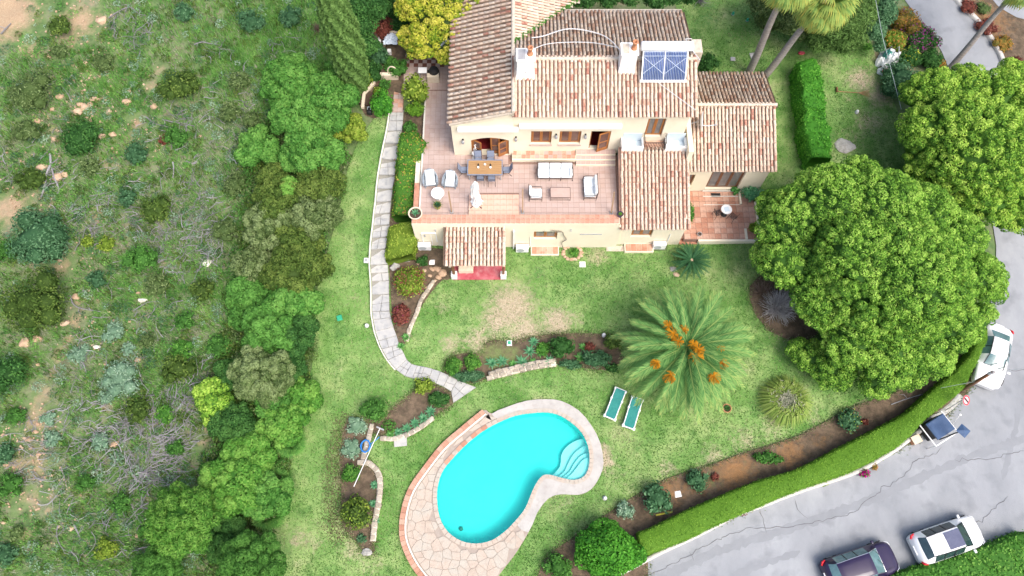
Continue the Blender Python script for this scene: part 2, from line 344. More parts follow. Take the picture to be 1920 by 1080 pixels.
# ------------------------------------------------------------------ object helpers
def org(o):
    v = Vector((0, 0, 0))
    while o is not None:
        v = v + Vector(o.location); o = o.parent
    return v
def tag(o, label=None, cat=None, group=None, kind=None):
    if label: o['label'] = label
    if cat: o['category'] = cat
    if group: o['group'] = group
    if kind: o['kind'] = kind
    return o
def thing(name, label, cat, loc=(0, 0, 0), rz=0, group=None):
    o = bpy.data.objects.new(name, None); COL.objects.link(o)
    o.empty_display_size = .2
    o.location = loc; o.rotation_euler = (0, 0, rz)
    return tag(o, label, cat, group)
def link(name, me, m=None, parent=None):
    o = bpy.data.objects.new(name, me); COL.objects.link(o)
    if m is not None and not me.materials: me.materials.append(m)
    if parent is not None: o.parent = parent
    return o
def npmesh(name, V, F4, m=None, parent=None, smooth=False, v=None, world=False):
    """V (n,3), F4 (k, 3 or 4) of one size."""
    V = np.asarray(V, np.float32)
    if world and parent is not None: V = V - np.array(org(parent), np.float32)
    F4 = np.asarray(F4, np.int32)
    me = bpy.data.meshes.new(name)
    me.vertices.add(len(V)); me.vertices.foreach_set('co', V.ravel())
    me.loops.add(F4.size); me.loops.foreach_set('vertex_index', F4.ravel())
    me.polygons.add(len(F4)); me.polygons.foreach_set('loop_start', np.arange(len(F4), dtype=np.int32) * F4.shape[1])
    if smooth: me.polygons.foreach_set('use_smooth', np.ones(len(F4), bool))
    if v is not None:
        a = me.attributes.new('v', 'FLOAT', 'POINT'); a.data.foreach_set('value', np.asarray(v, np.float32))
    me.update(calc_edges=True)
    return link(name, me, m, parent)
def setattr_v(o, name, vals):
    a = o.data.attributes.new(name, 'FLOAT', 'POINT'); a.data.foreach_set('value', np.asarray(vals, np.float32))

class MB:
    def __init__(s): s.v, s.f = [], []
    def add(s, vs, fs, mx=None):
        n = len(s.v)
        s.v += [tuple(mx @ Vector(p)) if mx is not None else tuple(p) for p in vs]
        s.f += [tuple(i + n for i in f) for f in fs]
        return s
    def box(s, x0, x1, y0, y1, z0, z1, mx=None):
        vs = [(x, y, z) for x in (x0, x1) for y in (y0, y1) for z in (z0, z1)]
        return s.add(vs, [(0,1,3,2),(4,6,7,5),(0,4,5,1),(2,3,7,6),(0,2,6,4),(1,5,7,3)], mx)
    def cbox(s, c, d, rz=0, mx=None):
        m2 = Matrix.Translation(c) @ Matrix.Rotation(rz, 4, 'Z')
        if mx is not None: m2 = mx @ m2
        a, b, h = d[0] / 2, d[1] / 2, d[2] / 2
        return s.box(-a, a, -b, b, -h, h, m2)
    def rbox(s, c, d, r=.03, rz=0, seg=2, mx=None):           # rounded box (cushions)
        bm = bmesh.new(); bmesh.ops.create_cube(bm, size=1)
        for vv in bm.verts: vv.co = Vector((vv.co.x * d[0], vv.co.y * d[1], vv.co.z * d[2]))
        bmesh.ops.bevel(bm, geom=list(bm.edges) + list(bm.verts), offset=r, segments=seg, affect='EDGES', profile=.6)
        bm.verts.index_update()
        m2 = Matrix.Translation(c) @ Matrix.Rotation(rz, 4, 'Z')
        if mx is not None: m2 = mx @ m2
        s.add([tuple(q.co) for q in bm.verts], [tuple(q.index for q in f.verts) for f in bm.faces], m2); bm.free()
        return s
    def tube(s, pts, r, n=6, cap=True, mx=None):
        pts = [Vector(p) for p in pts]; rs = r if isinstance(r, (list, tuple)) else [r] * len(pts)
        base = len(s.v); prev = None
        for i, p in enumerate(pts):
            d = (pts[min(i+1, len(pts)-1)] - pts[max(i-1, 0)]).normalized()
            a = prev - d * prev.dot(d) if prev is not None else d.orthogonal()
            if a.length < 1e-5: a = d.orthogonal()
            a.normalize(); prev = a; b = d.cross(a)
            for k in range(n):
                t = 2 * PI * k / n
                q = p + (a * math.cos(t) + b * math.sin(t)) * rs[i]
                s.v.append(tuple(mx @ q) if mx is not None else tuple(q))
        for i in range(len(pts) - 1):
            for k in range(n):
                a0 = base + i * n + k; a1 = base + i * n + (k + 1) % n
                s.f.append((a0, a1, a1 + n, a0 + n))
        if cap:
            s.f.append(tuple(base + k for k in range(n))[::-1]); s.f.append(tuple(base + (len(pts)-1) * n + k for k in range(n)))
        return s
    def lathe(s, prof, n=20, c=(0, 0, 0), mx=None):
        base = len(s.v)
        for r, z in prof:
            for k in range(n):
                t = 2 * PI * k / n; q = Vector((c[0] + r * math.cos(t), c[1] + r * math.sin(t), c[2] + z))
                s.v.append(tuple(mx @ q) if mx is not None else tuple(q))
        for i in range(len(prof) - 1):
            for k in range(n):
                a0 = base + i * n + k; a1 = base + i * n + (k + 1) % n
                s.f.append((a0, a1, a1 + n, a0 + n))
        return s
    def prism(s, poly, z0, z1, mx=None):
        n = len(poly)
        vs = [(p[0], p[1], z0) for p in poly] + [(p[0], p[1], z1) for p in poly]
        fs = [tuple(range(n))[::-1], tuple(range(n, 2 * n))] + [(i, (i+1) % n, n + (i+1) % n, n + i) for i in range(n)]
        return s.add(vs, fs, mx)
    def build(s, name, m, parent=None, smooth=False, world=False, label=None, kind=None):
        V = s.v
        if world and parent is not None:
            o_ = org(parent); V = [(a - o_.x, b - o_.y, c - o_.z) for a, b, c in V]
        me = bpy.data.meshes.new(name); me.from_pydata(V, [], s.f)
        if smooth: me.polygons.foreach_set('use_smooth', np.ones(len(me.polygons), bool))
        me.update()
        o = link(name, me, m, parent)
        if label: o['label'] = label
        if kind: o['kind'] = kind
        return o
def copy_tree(o, parent=None):
    c = o.copy(); COL.objects.link(c)
    if parent is not None: c.parent = parent
    for ch in list(o.children): copy_tree(ch, c)
    return c

def smooth_line(pts, closed=False, k=6):
    out = []; n = len(pts)
    rng = range(n) if closed else range(n - 1)
    for i in rng:
        p = [pts[(i + j) % n] if closed else pts[min(max(i + j, 0), n - 1)] for j in (-1, 0, 1, 2)]
        for t in [q / k for q in range(k)]:
            out.append(tuple(.5 * (2*p[1][a] + (p[2][a]-p[0][a])*t + (2*p[0][a]-5*p[1][a]+4*p[2][a]-p[3][a])*t*t + (3*p[1][a]-p[0][a]-3*p[2][a]+p[3][a])*t**3) for a in range(len(p[0]))))
    if not closed: out.append(tuple(pts[-1]))
    return out
def TP(pts, closed=True, smooth=True, k=5):                       # traced outline -> ground positions (x, y)
    q = [tuple(T(*p)[:2]) for p in pts]
    return smooth_line(q, closed, k) if smooth else q
def inside(P, poly):
    P = np.asarray(P); x, y = P[:, 0], P[:, 1]; r = np.zeros(len(P), bool)
    q = np.asarray(poly)[:, :2]; j = len(q) - 1
    for i in range(len(q)):
        c = (q[i, 1] > y) != (q[j, 1] > y)
        with np.errstate(divide='ignore', invalid='ignore'):
            r ^= c & (x < (q[j, 0] - q[i, 0]) * (y - q[i, 1]) / (q[j, 1] - q[i, 1] + 1e-12) + q[i, 0])
        j = i
    return r
def densify(poly, res, closed=True):
    out = []; n = len(poly)
    for i in range(n if closed else n - 1):
        a, b = poly[i], poly[(i + 1) % n]; L_ = math.dist(a[:2], b[:2]); k = max(1, int(L_ / res))
        for j in range(k): out.append((a[0] + (b[0]-a[0]) * j / k, a[1] + (b[1]-a[1]) * j / k))
    return out
def dist_poly(P, poly, closed=True):
    P = np.asarray(P, float); q = np.asarray(poly, float)[:, :2]; best = np.full(len(P), 1e9); bp = np.zeros((len(P), 2)); bi = np.zeros(len(P), int)
    n = len(q)
    for i in range(n if closed else n - 1):
        a, b = q[i], q[(i + 1) % n]; d = b - a; L2 = max(1e-9, d @ d)
        t = np.clip(((P - a) @ d) / L2, 0, 1); c = a + t[:, None] * d; e = np.hypot(*(P - c).T)
        m_ = e < best; best[m_] = e[m_]; bp[m_] = c[m_]; bi[m_] = i
    return best, bp, bi
def patch(name, poly, m, dz=.02, res=.6, holes=(), height=None, parent=None, edge_down=0):
    B = densify(poly, res); n = len(B)
    x0, x1 = min(p[0] for p in B), max(p[0] for p in B); y0, y1 = min(p[1] for p in B), max(p[1] for p in B)
    gx, gy = np.meshgrid(np.arange(x0, x1, res), np.arange(y0, y1, res)); P = np.c_[gx.ravel(), gy.ravel()] + NR.uniform(-.1, .1, (gx.size, 2)) * res
    P = P[inside(P, B)]
    if len(P): P = P[dist_poly(P, B)[0] > res * .45]
    pts = [Vector(p) for p in B]; edges = [(i, (i + 1) % n) for i in range(n)]
    for h in holes:
        h = densify(h, res); k = len(pts); pts += [Vector(p) for p in h]; edges += [(k + i, k + (i + 1) % len(h)) for i in range(len(h))]
    pts += [Vector(p) for p in P]
    r = geometry.delaunay_2d_cdt(pts, edges, [], 1, 1e-4)
    V = np.array([tuple(q) for q in r[0]]); Fc = np.array([f for f in r[2] if len(f) == 3])
    C = V[Fc].mean(1); keep = inside(C, B)
    for h in holes: keep &= ~inside(C, h)
    Fc = Fc[keep]
    a = V[Fc[:, 1]] - V[Fc[:, 0]]; b = V[Fc[:, 2]] - V[Fc[:, 0]]
    fl = (a[:, 0] * b[:, 1] - a[:, 1] * b[:, 0]) < 0; Fc[fl] = Fc[fl][:, ::-1]
    Z = (THA(V[:, 0], V[:, 1]) if height is None else np.full(len(V), height)) + dz
    return npmesh(name, np.c_[V, Z], Fc, m, parent, smooth=True)
def field(V, spots):
    out = np.zeros(len(V))
    for px, py, r, s in spots:
        c = T(px, py); R_ = PX(c, r); d = np.hypot(V[:, 0] - c.x, V[:, 1] - c.y) / R_
        out = np.maximum(out, s * np.clip(1.15 - d, 0, 1))
    return out
def coords(o):
    a = np.empty(len(o.data.vertices) * 3, np.float32); o.data.vertices.foreach_get('co', a); return a.reshape(-1, 3)

# ------------------------------------------------------------------ foliage
def unit(a): return a / np.maximum(1e-9, np.linalg.norm(a, axis=1, keepdims=True))
def leaves(P, Nn, size, m, name, parent=None, width=.55, v=None, spread=.8, up=.25, jit=.35, tri=False):
    n = len(P)
    nn = unit(Nn + NR.normal(0, spread * .6, (n, 3)) + np.array([0, 0, up]))
    a = unit(np.cross(nn, NR.normal(0, 1, (n, 3)))); b = np.cross(nn, a)
    s = (size * NR.uniform(1 - jit, 1 + jit, n))[:, None]
    if v is None: v = NR.uniform(0, 1, n)
    if tri:
        V = np.stack([P - a * s * .5 - b * s * width * .4, P - a * s * .5 + b * s * width * .4, P + a * s * .6], 1).reshape(-1, 3)
        Fc = np.arange(n * 3).reshape(-1, 3); vv = np.repeat(v, 3)
    else:
        V = np.stack([P - a * s * .5, P + b * s * width * .5 + nn * s * .08, P + a * s * .55, P - b * s * width * .5 + nn * s * .08], 1).reshape(-1, 3)
        Fc = np.arange(n * 4).reshape(-1, 4); vv = np.repeat(v, 4)
    return npmesh(name, V, Fc, m, parent, v=np.clip(vv, 0, 1), world=parent is not None)
def sph(n, lo=-.35):
    z = NR.uniform(lo, 1, n); t = NR.uniform(0, 2 * PI, n); r = np.sqrt(1 - z * z)
    return np.c_[r * np.cos(t), r * np.sin(t), z]
def blob_samples(blobs, n, lo=-.35, jr=.14, cull=.78, vr=.3):
    """blobs: (k,6) centre, radii. returns points, normals, v"""
    B = np.asarray(blobs, float); ar = B[:, 3] * B[:, 4] + B[:, 5] * B[:, 3]; pr = ar / ar.sum()
    idx = NR.choice(len(B), n, p=pr); d = sph(n, lo); rr = B[idx, 3:] ; k = 1 - np.abs(NR.normal(0, jr, n)) + jr * .5
    P = B[idx, :3] + d * rr * k[:, None]; Nn = unit(d / rr)
    if cull and len(B) > 1 and len(B) <= 60:
        keep = np.ones(n, bool)
        for j in range(len(B)):
            q = (((P - B[j, :3]) / B[j, 3:]) ** 2).sum(1); keep &= ~((q < cull ** 2) & (idx != j))
        P, Nn, idx, k = P[keep], Nn[keep], idx[keep], k[keep]
    bv = NR.uniform(-1, 1, len(B)) * vr
    v = .45 + bv[idx] + NR.normal(0, .22, len(P))
    return P, Nn, v
def poisson(P, d, nmax):
    g, keep = {}, []
    for i, p in enumerate(P):
        k = (int(p[0] // d), int(p[1] // d), int(p[2] // d)); ok = True
        for a in (-1, 0, 1):
            for b in (-1, 0, 1):
                for c in (-1, 0, 1):
                    for q in g.get((k[0]+a, k[1]+b, k[2]+c), ()):
                        if (p[0]-q[0])**2 + (p[1]-q[1])**2 + (p[2]-q[2])**2 < d * d: ok = False; break
                    if not ok: break
                if not ok: break
            if not ok: break
        if ok: g.setdefault(k, []).append(tuple(p)); keep.append(i)
        if len(keep) >= nmax: break
    return np.array(keep)
def core(name, blobs, m, parent=None, k=.86, sub=2, v=.15, world=True):
    bm = bmesh.new(); bmesh.ops.create_icosphere(bm, subdivisions=sub, radius=1)
    bv = np.array([q.co[:] for q in bm.verts]); bf = np.array([[q.index for q in f.verts] for f in bm.faces]); bm.free()
    B = np.asarray(blobs, float); VV, FF = [], []
    for i, b in enumerate(B):
        VV.append(b[:3] + bv * b[3:] * k * (1 + NR.normal(0, .09, (len(bv), 1)))); FF.append(bf + i * len(bv))
    VV = np.concatenate(VV); return npmesh(name, VV, np.concatenate(FF), m, parent, v=np.clip(NR.normal(v, .12, len(VV)), 0, 1), world=world and parent is not None)
def merge_np(objs, name):
    """join numpy-built pieces (same vertex attribute 'v') into the first one"""
    o = objs[0]; bm = bmesh.new(); 
    for q in objs: bm.from_mesh(q.data)
    bm.to_mesh(o.data); bm.free()
    for q in objs[1:]:
        d = q.data; bpy.data.objects.remove(q); bpy.data.meshes.remove(d)
    o.name = name
    return o
def lumps(c, r, h, n, seed=None, rr=.5):
    """a crown of n overlapping lumps round centre c (x, y, zbase), horizontal radius r, height h"""
    out = [(c[0], c[1], c[2] + h * .45, r * .72, r * .72, h * .5)]
    for i in range(n):
        t = 2 * PI * (i + RND.random() * .7) / n; q = r * RND.uniform(.45, .72); s = r * rr * RND.uniform(.7, 1.15)
        out.append((c[0] + q * math.cos(t), c[1] + q * math.sin(t), c[2] + h * RND.uniform(.25, .75), s, s, min(h * .45, s * RND.uniform(.8, 1.1))))
    return out
# ================================================================== THE GROUND
POOL = TP([(1007,774),(1036,775),(1060,785),(1085,805),(1099,827),(1105,852),(1104,876),(1095,894),(1076,901),(1052,897),(1034,892),(1019,892),(1007,905),(997,925),(985,954),(966,978),(946,998),(922,1014),(893,1020),(865,1015),(840,998),(824,970),(819,933),(822,905),(832,880),(852,856),(877,831),(905,809),(934,793),(966,780)], k=3)
BRICKLINE_PX = [(905,770),(865,803),(828,835),(795,876),(767,917),(753,962),(751,1006),(763,1043),(783,1076),(815,1110),(860,1135)]
DECK = TP([(905,770),(865,803),(828,835),(795,876),(767,917),(753,962),(751,1006),(763,1043),(783,1076),(815,1110),(860,1135),(910,1115),(938,1075),(966,1039),(991,998),(1007,962),(1028,935),(1052,927),(1085,928),(1109,917),(1125,892),(1131,868),(1125,831),(1109,799),(1085,770),(1052,752),(1023,749),(987,752),(950,764),(922,776)], k=3)
ZD = -.62                                                            # level of the pool deck
MID = [(a[0]*.5 + b[0]*.5, a[1]*.5 + b[1]*.5) for a, b in zip(dist_poly(np.array(POOL), DECK)[1], POOL)]

def graded(a, b, st, far):
    mid = np.arange(a, b, st); out = [mid]; k = st; lo, hi = [], []; x = a
    while x > -far: k *= 1.35; x -= k; lo.append(x)
    x = mid[-1]; k = st
    while x < far: k *= 1.35; x += k; hi.append(x)
    return np.concatenate([lo[::-1], mid, hi])
gx = graded(-41, 43, .4, 200); gy = graded(-6, 46, .4, 200)
X, Y = np.meshgrid(gx, gy); V = np.c_[X.ravel(), Y.ravel()]; Z = THA(V[:, 0], V[:, 1]) - .05
far_x = np.maximum(np.abs(V[:, 0]) - 60, 0) + np.maximum(V[:, 1] - 60, 0) + np.maximum(-20 - V[:, 1], 0)
Z = Z - far_x * .05
nx, ny = len(gx), len(gy); I = np.arange(nx * ny).reshape(ny, nx)
Fc = np.stack([I[:-1, :-1], I[:-1, 1:], I[1:, 1:], I[1:, :-1]], -1).reshape(-1, 4)
hole = inside(V, MID)
Fc = Fc[~hole[Fc].any(1)]
# fine relief on the hill
def hill(V):
    t = np.array(TP([(-400,-300),(640,-200),(640,100),(665,200),(660,400),(600,560),(585,700),(540,860),(505,1000),(470,1200),(-400,1300)], smooth=False))
    d = dist_poly(V, t)[0]; return np.where(inside(V, t), np.clip(d / 2, 0, 1), 0)
hm = hill(V)
from mathutils import noise as mnoise
bump_ = np.array([mnoise.noise(Vector((x * .8, y * .8, 0))) * .16 + mnoise.noise(Vector((x * 2.3, y * 2.3, 3))) * .07 if h > 0 else 0 for (x, y), h in zip(V, hm)])
ground = npmesh('ground', np.c_[V, Z + bump_ * hm], Fc, M['scrub'], smooth=True)
tag(ground, kind='structure')
setattr_v(ground, 'dirt', field(V, [(5,25,85,.85),(50,8,40,.6),(150,40,60,.6),(60,95,45,.5),(130,70,40,.5),(300,130,22,.5),(282,160,18,.6),(265,195,16,.6),(255,230,20,.6),(235,140,30,.45),(240,260,25,.4),
    (245,290,20,.45),(200,300,35,.5),(100,240,30,.4),(20,390,55,.65),(70,340,30,.5),(180,400,40,.5),(115,500,35,.5),(150,560,22,.6),(142,600,20,.6),(125,640,22,.6),(110,670,25,.6),(95,700,25,.5),(80,740,35,.5),(70,790,60,.5),
    (385,830,22,.6),(388,800,15,.5),(95,930,18,.55),(90,960,16,.6),(55,940,50,.4),(50,1000,25,.5),(55,1030,20,.5),(60,870,60,.45),(340,1010,30,.3),(200,760,45,.4),(415,620,18,.5),(270,350,25,.3),
    (150,200,40,.4),(240,340,30,.3),(30,880,40,.5),(180,560,20,.5),(205,690,25,.4),(1880,60,90,.6),(1850,20,40,.6),(1900,140,60,.6),(1700,80,90,.3),(1645,110,30,.5),(1560,90,20,.3)]))
setattr_v(ground, 'green', field(V, [(520,60,110,.6),(450,120,90,.5),(560,160,110,.5),(600,40,80,.5),(590,250,90,.6),(560,620,60,.6),(340,700,60,.5),(230,1000,70,.3),(330,930,70,.3),(180,1050,60,.3),(480,420,80,.3),(450,500,70,.4),
    (230,160,50,.3),(45,70,30,.5),(150,130,50,.3),(420,560,60,.4),(190,440,50,.2),(700,60,80,.4)]))

LAWN = TP([(735,205),(692,235),(657,300),(634,400),(606,500),(586,580),(588,650),(575,760),(548,860),(525,950),(500,1080),(490,1180),(1010,1180),(1015,1060),(1070,1010),(1160,948),(1247,897),(1395,847),(1500,812),(1600,758),(1700,700),(1780,560),(1760,420),(1700,250),(1650,130),(1625,60),(1560,-60),(1280,-60),(1270,20),(1310,120),(1250,300),(1250,470),(1100,430),(860,430),(770,420),(800,330)], k=3)
lawn = patch('lawn', LAWN, M['lawn'], dz=.0, res=.55, holes=[MID])
tag(lawn, kind='structure')
LV = coords(lawn)
setattr_v(lawn, 'dry', field(LV, [(960,575,75,.72),(935,600,55,.7),(1045,605,50,.72),(985,625,60,.7),(900,640,50,.6),(845,645,35,.6),(965,555,40,.5),(1080,600,30,.5),(1130,850,28,.8),(1140,875,22,.7),(1120,480,40,.55),(1180,475,40,.3),
    (1615,150,50,.62),(1650,180,45,.6),(1590,185,30,.4),(1630,230,50,.5),(1650,110,30,.5),(830,575,40,.4),(560,1010,30,.6),(590,1020,30,.5),(530,980,30,.4),(640,900,35,.5),(632,850,25,.5),(1340,860,50,.5),(1250,880,40,.5),(1450,800,60,.42),(1520,780,40,.4),
    (660,560,30,.35),(720,700,60,.25),(800,330,30,.3),(1060,940,40,.35),(1170,900,60,.3),(1400,830,60,.45),(700,1060,60,.35),(660,1030,40,.5),(1560,120,40,.3),(1600,260,60,.35),(1540,320,40,.35),(1365,50,25,.3),(600,820,40,.2),(1130,1000,50,.3),(960,710,60,.3),(1070,730,40,.25)]))
setattr_v(lawn, 'dark', field(LV, [(1010,510,30,.5),(1100,520,40,.4),(1200,550,50,.35),(870,600,30,.4),(900,660,30,.4),(640,620,40,.4),(670,460,30,.4),(680,540,25,.3),(640,700,30,.4),(800,650,25,.4),(1160,540,50,.35),(1330,30,60,.5),(1300,70,40,.5),(1420,20,50,.5),
    (1460,600,60,.55),(1500,620,60,.55),(1420,650,50,.4),(1530,160,30,.4),(640,760,40,.3),(640,260,50,.4),(900,720,30,.4),(1250,480,40,.4),(1560,640,80,.5),(1480,450,60,.4),(1200,820,40,.25),(1260,520,40,.4),(1380,480,60,.4)]))

def stuff_tufts(name, label, n, polys_w, m, size, height, cat, density=None, lean=.35):
    pass

# short grass blades breaking up the lawn surface
def blades(name, P, m, h, wd, v=None, lean=.5):
    n = len(P); a = NR.uniform(0, 2 * PI, n); l = NR.uniform(.3, 1, n) * lean; hh = h * NR.uniform(.6, 1.4, n)
    d = np.c_[np.cos(a), np.sin(a)]; s = np.c_[-d[:, 1], d[:, 0]]
    w_ = (wd * NR.uniform(.6, 1.3, n))[:, None]
    b0 = P.copy(); b0[:, :2] -= s * w_; b1 = P.copy(); b1[:, :2] += s * w_
    t = P.copy(); t[:, :2] += d * (hh * l)[:, None]; t[:, 2] += hh * np.sqrt(np.maximum(.05, 1 - l * l))
    V = np.stack([b0, b1, t], 1).reshape(-1, 3)
    if v is None: v = NR.uniform(0, 1, n)
    return npmesh(name, V, np.arange(n * 3).reshape(-1, 3), m, v=np.repeat(np.clip(v, 0, 1), 3))
def scatter_poly(poly, n, holes=()):
    B = np.asarray(poly); lo, hi = B.min(0), B.max(0); out = []
    while sum(map(len, out)) < n:
        P = NR.uniform(lo, hi, (n, 2)); P = P[inside(P, poly)]
        for h in holes: P = P[~inside(P, h)]
        if len(P) == 0: break
        out.append(P)
    P = np.concatenate(out)[:n]; return P

BED_SIDE = TP([(757,212),(800,215),(797,300),(790,400),(778,415),(785,462),(850,470),(848,522),(830,525),(806,552),(782,590),(765,630),(756,650),(745,640),(736,600),(731,520),(726,450),(735,380),(744,300)], k=2)
BED_MID = TP([(907,645),(930,637),(955,642),(980,634),(1009,630),(1040,626),(1128,626),(1155,642),(1170,683),(1134,694),(1092,690),(1040,684),(988,690),(947,700),(917,707),(888,719),(859,710),(834,700),(838,673),(870,662),(905,662)], k=2)
BED_LEFT = TP([(777,733),(733,767),(715,790),(653,783),(640,833),(637,873),(640,933),(640,983),(663,1010),(687,1040),(703,1033),(700,993),(710,933),(715,897),(707,880),(690,867),(688,830),(695,812),(720,820),(767,815),(810,783),(850,757),(853,740),(823,723),(790,720)], k=2)
BED_ROAD = TP([(1000,1170),(1018,1056),(1069,1012),(1158,950),(1247,899),(1320,876),(1395,849),(1500,816),(1600,762),(1680,735),(1760,690),(1830,640),(1815,735),(1700,835),(1500,912),(1335,985),(1215,1035),(1205,1170)], k=2)
BED_PINE = TP([(1420,520),(1500,500),(1560,560),(1520,640),(1440,620),(1405,560)], k=2)
for nm, B_, gr in (('flower_bed', BED_SIDE, []), ('flower_bed', BED_MID, [(930,670,40,.7),(960,665,30,.6),(900,655,30,.6)]), ('flower_bed', BED_LEFT, [(690,800,30,.4)]),
                   ('flower_bed', BED_ROAD, [(1330,900,60,.35),(1400,880,50,.3),(1060,1020,30,.3),(1180,960,30,.3),(1550,800,40,.2)]), ('flower_bed', BED_PINE, [])):
    o = patch(nm, B_, M['soil'], dz=.035, res=.4); tag(o, kind='structure'); setattr_v(o, 'green', field(coords(o), gr)); setattr_v(o, 'orange', field(coords(o), [(1380,885,70,.6),(1310,900,50,.5),(1480,850,60,.5),(1540,830,50,.35),(1600,800,50,.3),(1260,920,50,.5),(1220,960,30,.3)]))

o = patch('flower_bed', TP([(672,120),(676,60),(700,10),(750,-20),(770,40),(757,120),(757,215),(735,213),(700,222),(675,200)], k=2), M['soil'], dz=.02, res=.5); tag(o, kind='structure'); setattr_v(o, 'green', field(coords(o), [(715,180,50,.4)])); setattr_v(o, 'orange', np.zeros(len(o.data.vertices)))
# grass blades at the bed edges and over the lawn: uncountable
LP = scatter_poly(LAWN, 190000, [DECK, BED_MID, BED_LEFT, BED_SIDE, BED_PINE])
dry = field(LP, [(960,575,85,1),(1045,605,50,1),(985,625,60,1),(900,640,50,1),(1130,860,30,1),(1615,150,50,1),(1650,180,45,1),(560,1010,40,.8),(845,645,35,.8)])
keep = NR.uniform(0, 1, len(LP)) > dry * .55
LP, dry = LP[keep], dry[keep]
pn = np.array([mnoise.noise(Vector((x * .5, y * .5, 7))) + .5 * mnoise.noise(Vector((x * 1.6, y * 1.6, 1))) for x, y in LP])
LP3 = np.c_[LP, THA(LP[:, 0], LP[:, 1])]
o = blades('lawn_grass', LP3, M['lawnblade'], .075, .026, v=.42 + pn * .55 + NR.normal(0, .34, len(LP)) + dry * .5, lean=.9)
tag(o, 'short uneven grass of the garden lawn', 'grass', kind='stuff')

for B_, cnt in ((BED_MID, 3500), (BED_LEFT, 4500), (BED_ROAD, 7000), (BED_SIDE, 1500), (BED_PINE, 1500)):
    q = np.array(densify(B_, .03)); q = q[NR.integers(0, len(q), cnt)] + NR.normal(0, .13, (cnt, 2)); q3 = np.c_[q, THA(q[:, 0], q[:, 1]) + .02]
    o = blades('edge_grass', q3, M['edgegrass'], .13, .024, lean=.8); tag(o, 'ragged grass and litter along the edge of a flower bed', 'grass', kind='stuff')
q = np.array(densify(TP([(652,780),(640,830),(632,870),(634,930),(634,985),(655,1015)], closed=False), .03, closed=False)); q = q[NR.integers(0, len(q), 2500)] + NR.normal(0, .35, (2500, 2)) - np.array([.3, 0]); q3 = np.c_[q, THA(q[:, 0], q[:, 1]) + .02]
tag(blades('leaf_litter', q3, M['twigl'], .06, .03, lean=1), 'brown leaf litter on the lawn beside the left bed', 'litter', kind='stuff')

# ------------------------------------------------------------------ roads
ROAD_L = [(900,1260),(1150,1085),(1208,1052),(1238,1037),(1309,1005),(1377,969),(1424,952),(1500,923),(1593,892),(1646,865),(1690,836),(1740,796),(1790,752),(1818,715),(1826,650),(1860,560),(1868,460),(1850,380),(1815,250),(1790,160),(1765,95),(1740,60),(1697,0),(1670,-50),(1640,-120)]
ROAD_R = [(1740,-120),(1765,-40),(1790,0),(1835,48),(1868,95),(1890,150),(1990,260),(2080,420),(2100,700),(2060,860),(1960,985),(1800,1048),(1690,1082),(1560,1130),(1400,1260)]
road = patch('road', TP(ROAD_L + ROAD_R, k=2), M['asphalt'], dz=.0, res=1.0); tag(road, kind='structure')
def ribbon(name, px, wd, m, dz, parent=None, jag=0, taper=True, kind=None):
    P = [tuple(T(*p)[:2]) for p in px]; P = densify(P, .22, closed=False) + [P[-1]]
    P = np.array(P); P[1:-1] += NR.normal(0, jag, (len(P) - 2, 2))
    t = np.gradient(P, axis=0); t /= np.maximum(1e-6, np.hypot(t[:, 0], t[:, 1]))[:, None]; nn = np.c_[-t[:, 1], t[:, 0]]
    ww = wd * (NR.uniform(.6, 1.3, len(P)) if jag else np.ones(len(P)))
    if taper: ww[0] = ww[-1] = wd * .2
    A_, B_ = P - nn * ww[:, None] / 2, P + nn * ww[:, None] / 2
    V = np.concatenate([A_, B_]); V = np.c_[V, THA(V[:, 0], V[:, 1]) + dz]; n = len(P)
    Fc = [(i, i + 1, n + i + 1, n + i) for i in range(n - 1)]
    o = npmesh(name, V, Fc, m, parent)
    if kind: o['kind'] = kind
    return o
for c in ([(1215,1080),(1260,1058),(1330,1020),(1400,990),(1480,988),(1550,975),(1600,960),(1640,930),(1655,915),(1690,895),(1705,880),(1712,865),(1730,858),(1755,850),(1765,838)],
          [(1490,935),(1497,955),(1515,972)],[(1425,955),(1437,1000)],[(1790,862),(1850,862),(1920,845)],[(1780,1000),(1840,975),(1890,930)],[(1840,700),(1930,692)],[(1292,1035),(1301,1052)]):
    ribbon('road_crack', c, .03, M['crack'], .012, road, jag=.045)
M['patch'] = mat('old_asphalt_patch', [(.215,.225,.24),(.25,.262,.28)], scale=1.2, detail=12, bump=.5, bscale=30)
for c, wd in (([(1250,1078),(1340,1035),(1450,1000),(1560,965),(1650,930),(1760,880),(1850,845),(1930,820)], .5), ([(1370,1080),(1480,1040),(1500,1033)], .35), ([(1880,900),(1905,800),(1915,720)], .3)):
    ribbon('asphalt_patch', c, wd, M['patch'], .006, road, jag=.03)
def stripwall(name, px, wd, h, m, parent=None, z_off=0, k=4, kind=None, dz0=-.15):
    P = smooth_line([tuple(T(*p)[:2]) for p in px], k=k); P = np.array(P)
    t = np.gradient(P, axis=0); t /= np.maximum(1e-6, np.hypot(t[:, 0], t[:, 1]))[:, None]; nn = np.c_[-t[:, 1], t[:, 0]]
    z = THA(P[:, 0], P[:, 1]) + z_off; V = []
    for i in range(len(P)):
        a, b = P[i] - nn[i] * wd / 2, P[i] + nn[i] * wd / 2
        V += [(*a, z[i] + dz0), (*a, z[i] + h), (*b, z[i] + h), (*b, z[i] + dz0)]
    Fc = []
    for i in range(len(P) - 1):
        q = i * 4; Fc += [(q, q+1, q+5, q+4), (q+1, q+2, q+6, q+5), (q+2, q+3, q+7, q+6)]
    Fc += [(0,3,2,1), (len(V)-4, len(V)-3, len(V)-2, len(V)-1)]
    o = npmesh(name, V, Fc, m, parent)
    if kind: o['kind'] = kind
    return o
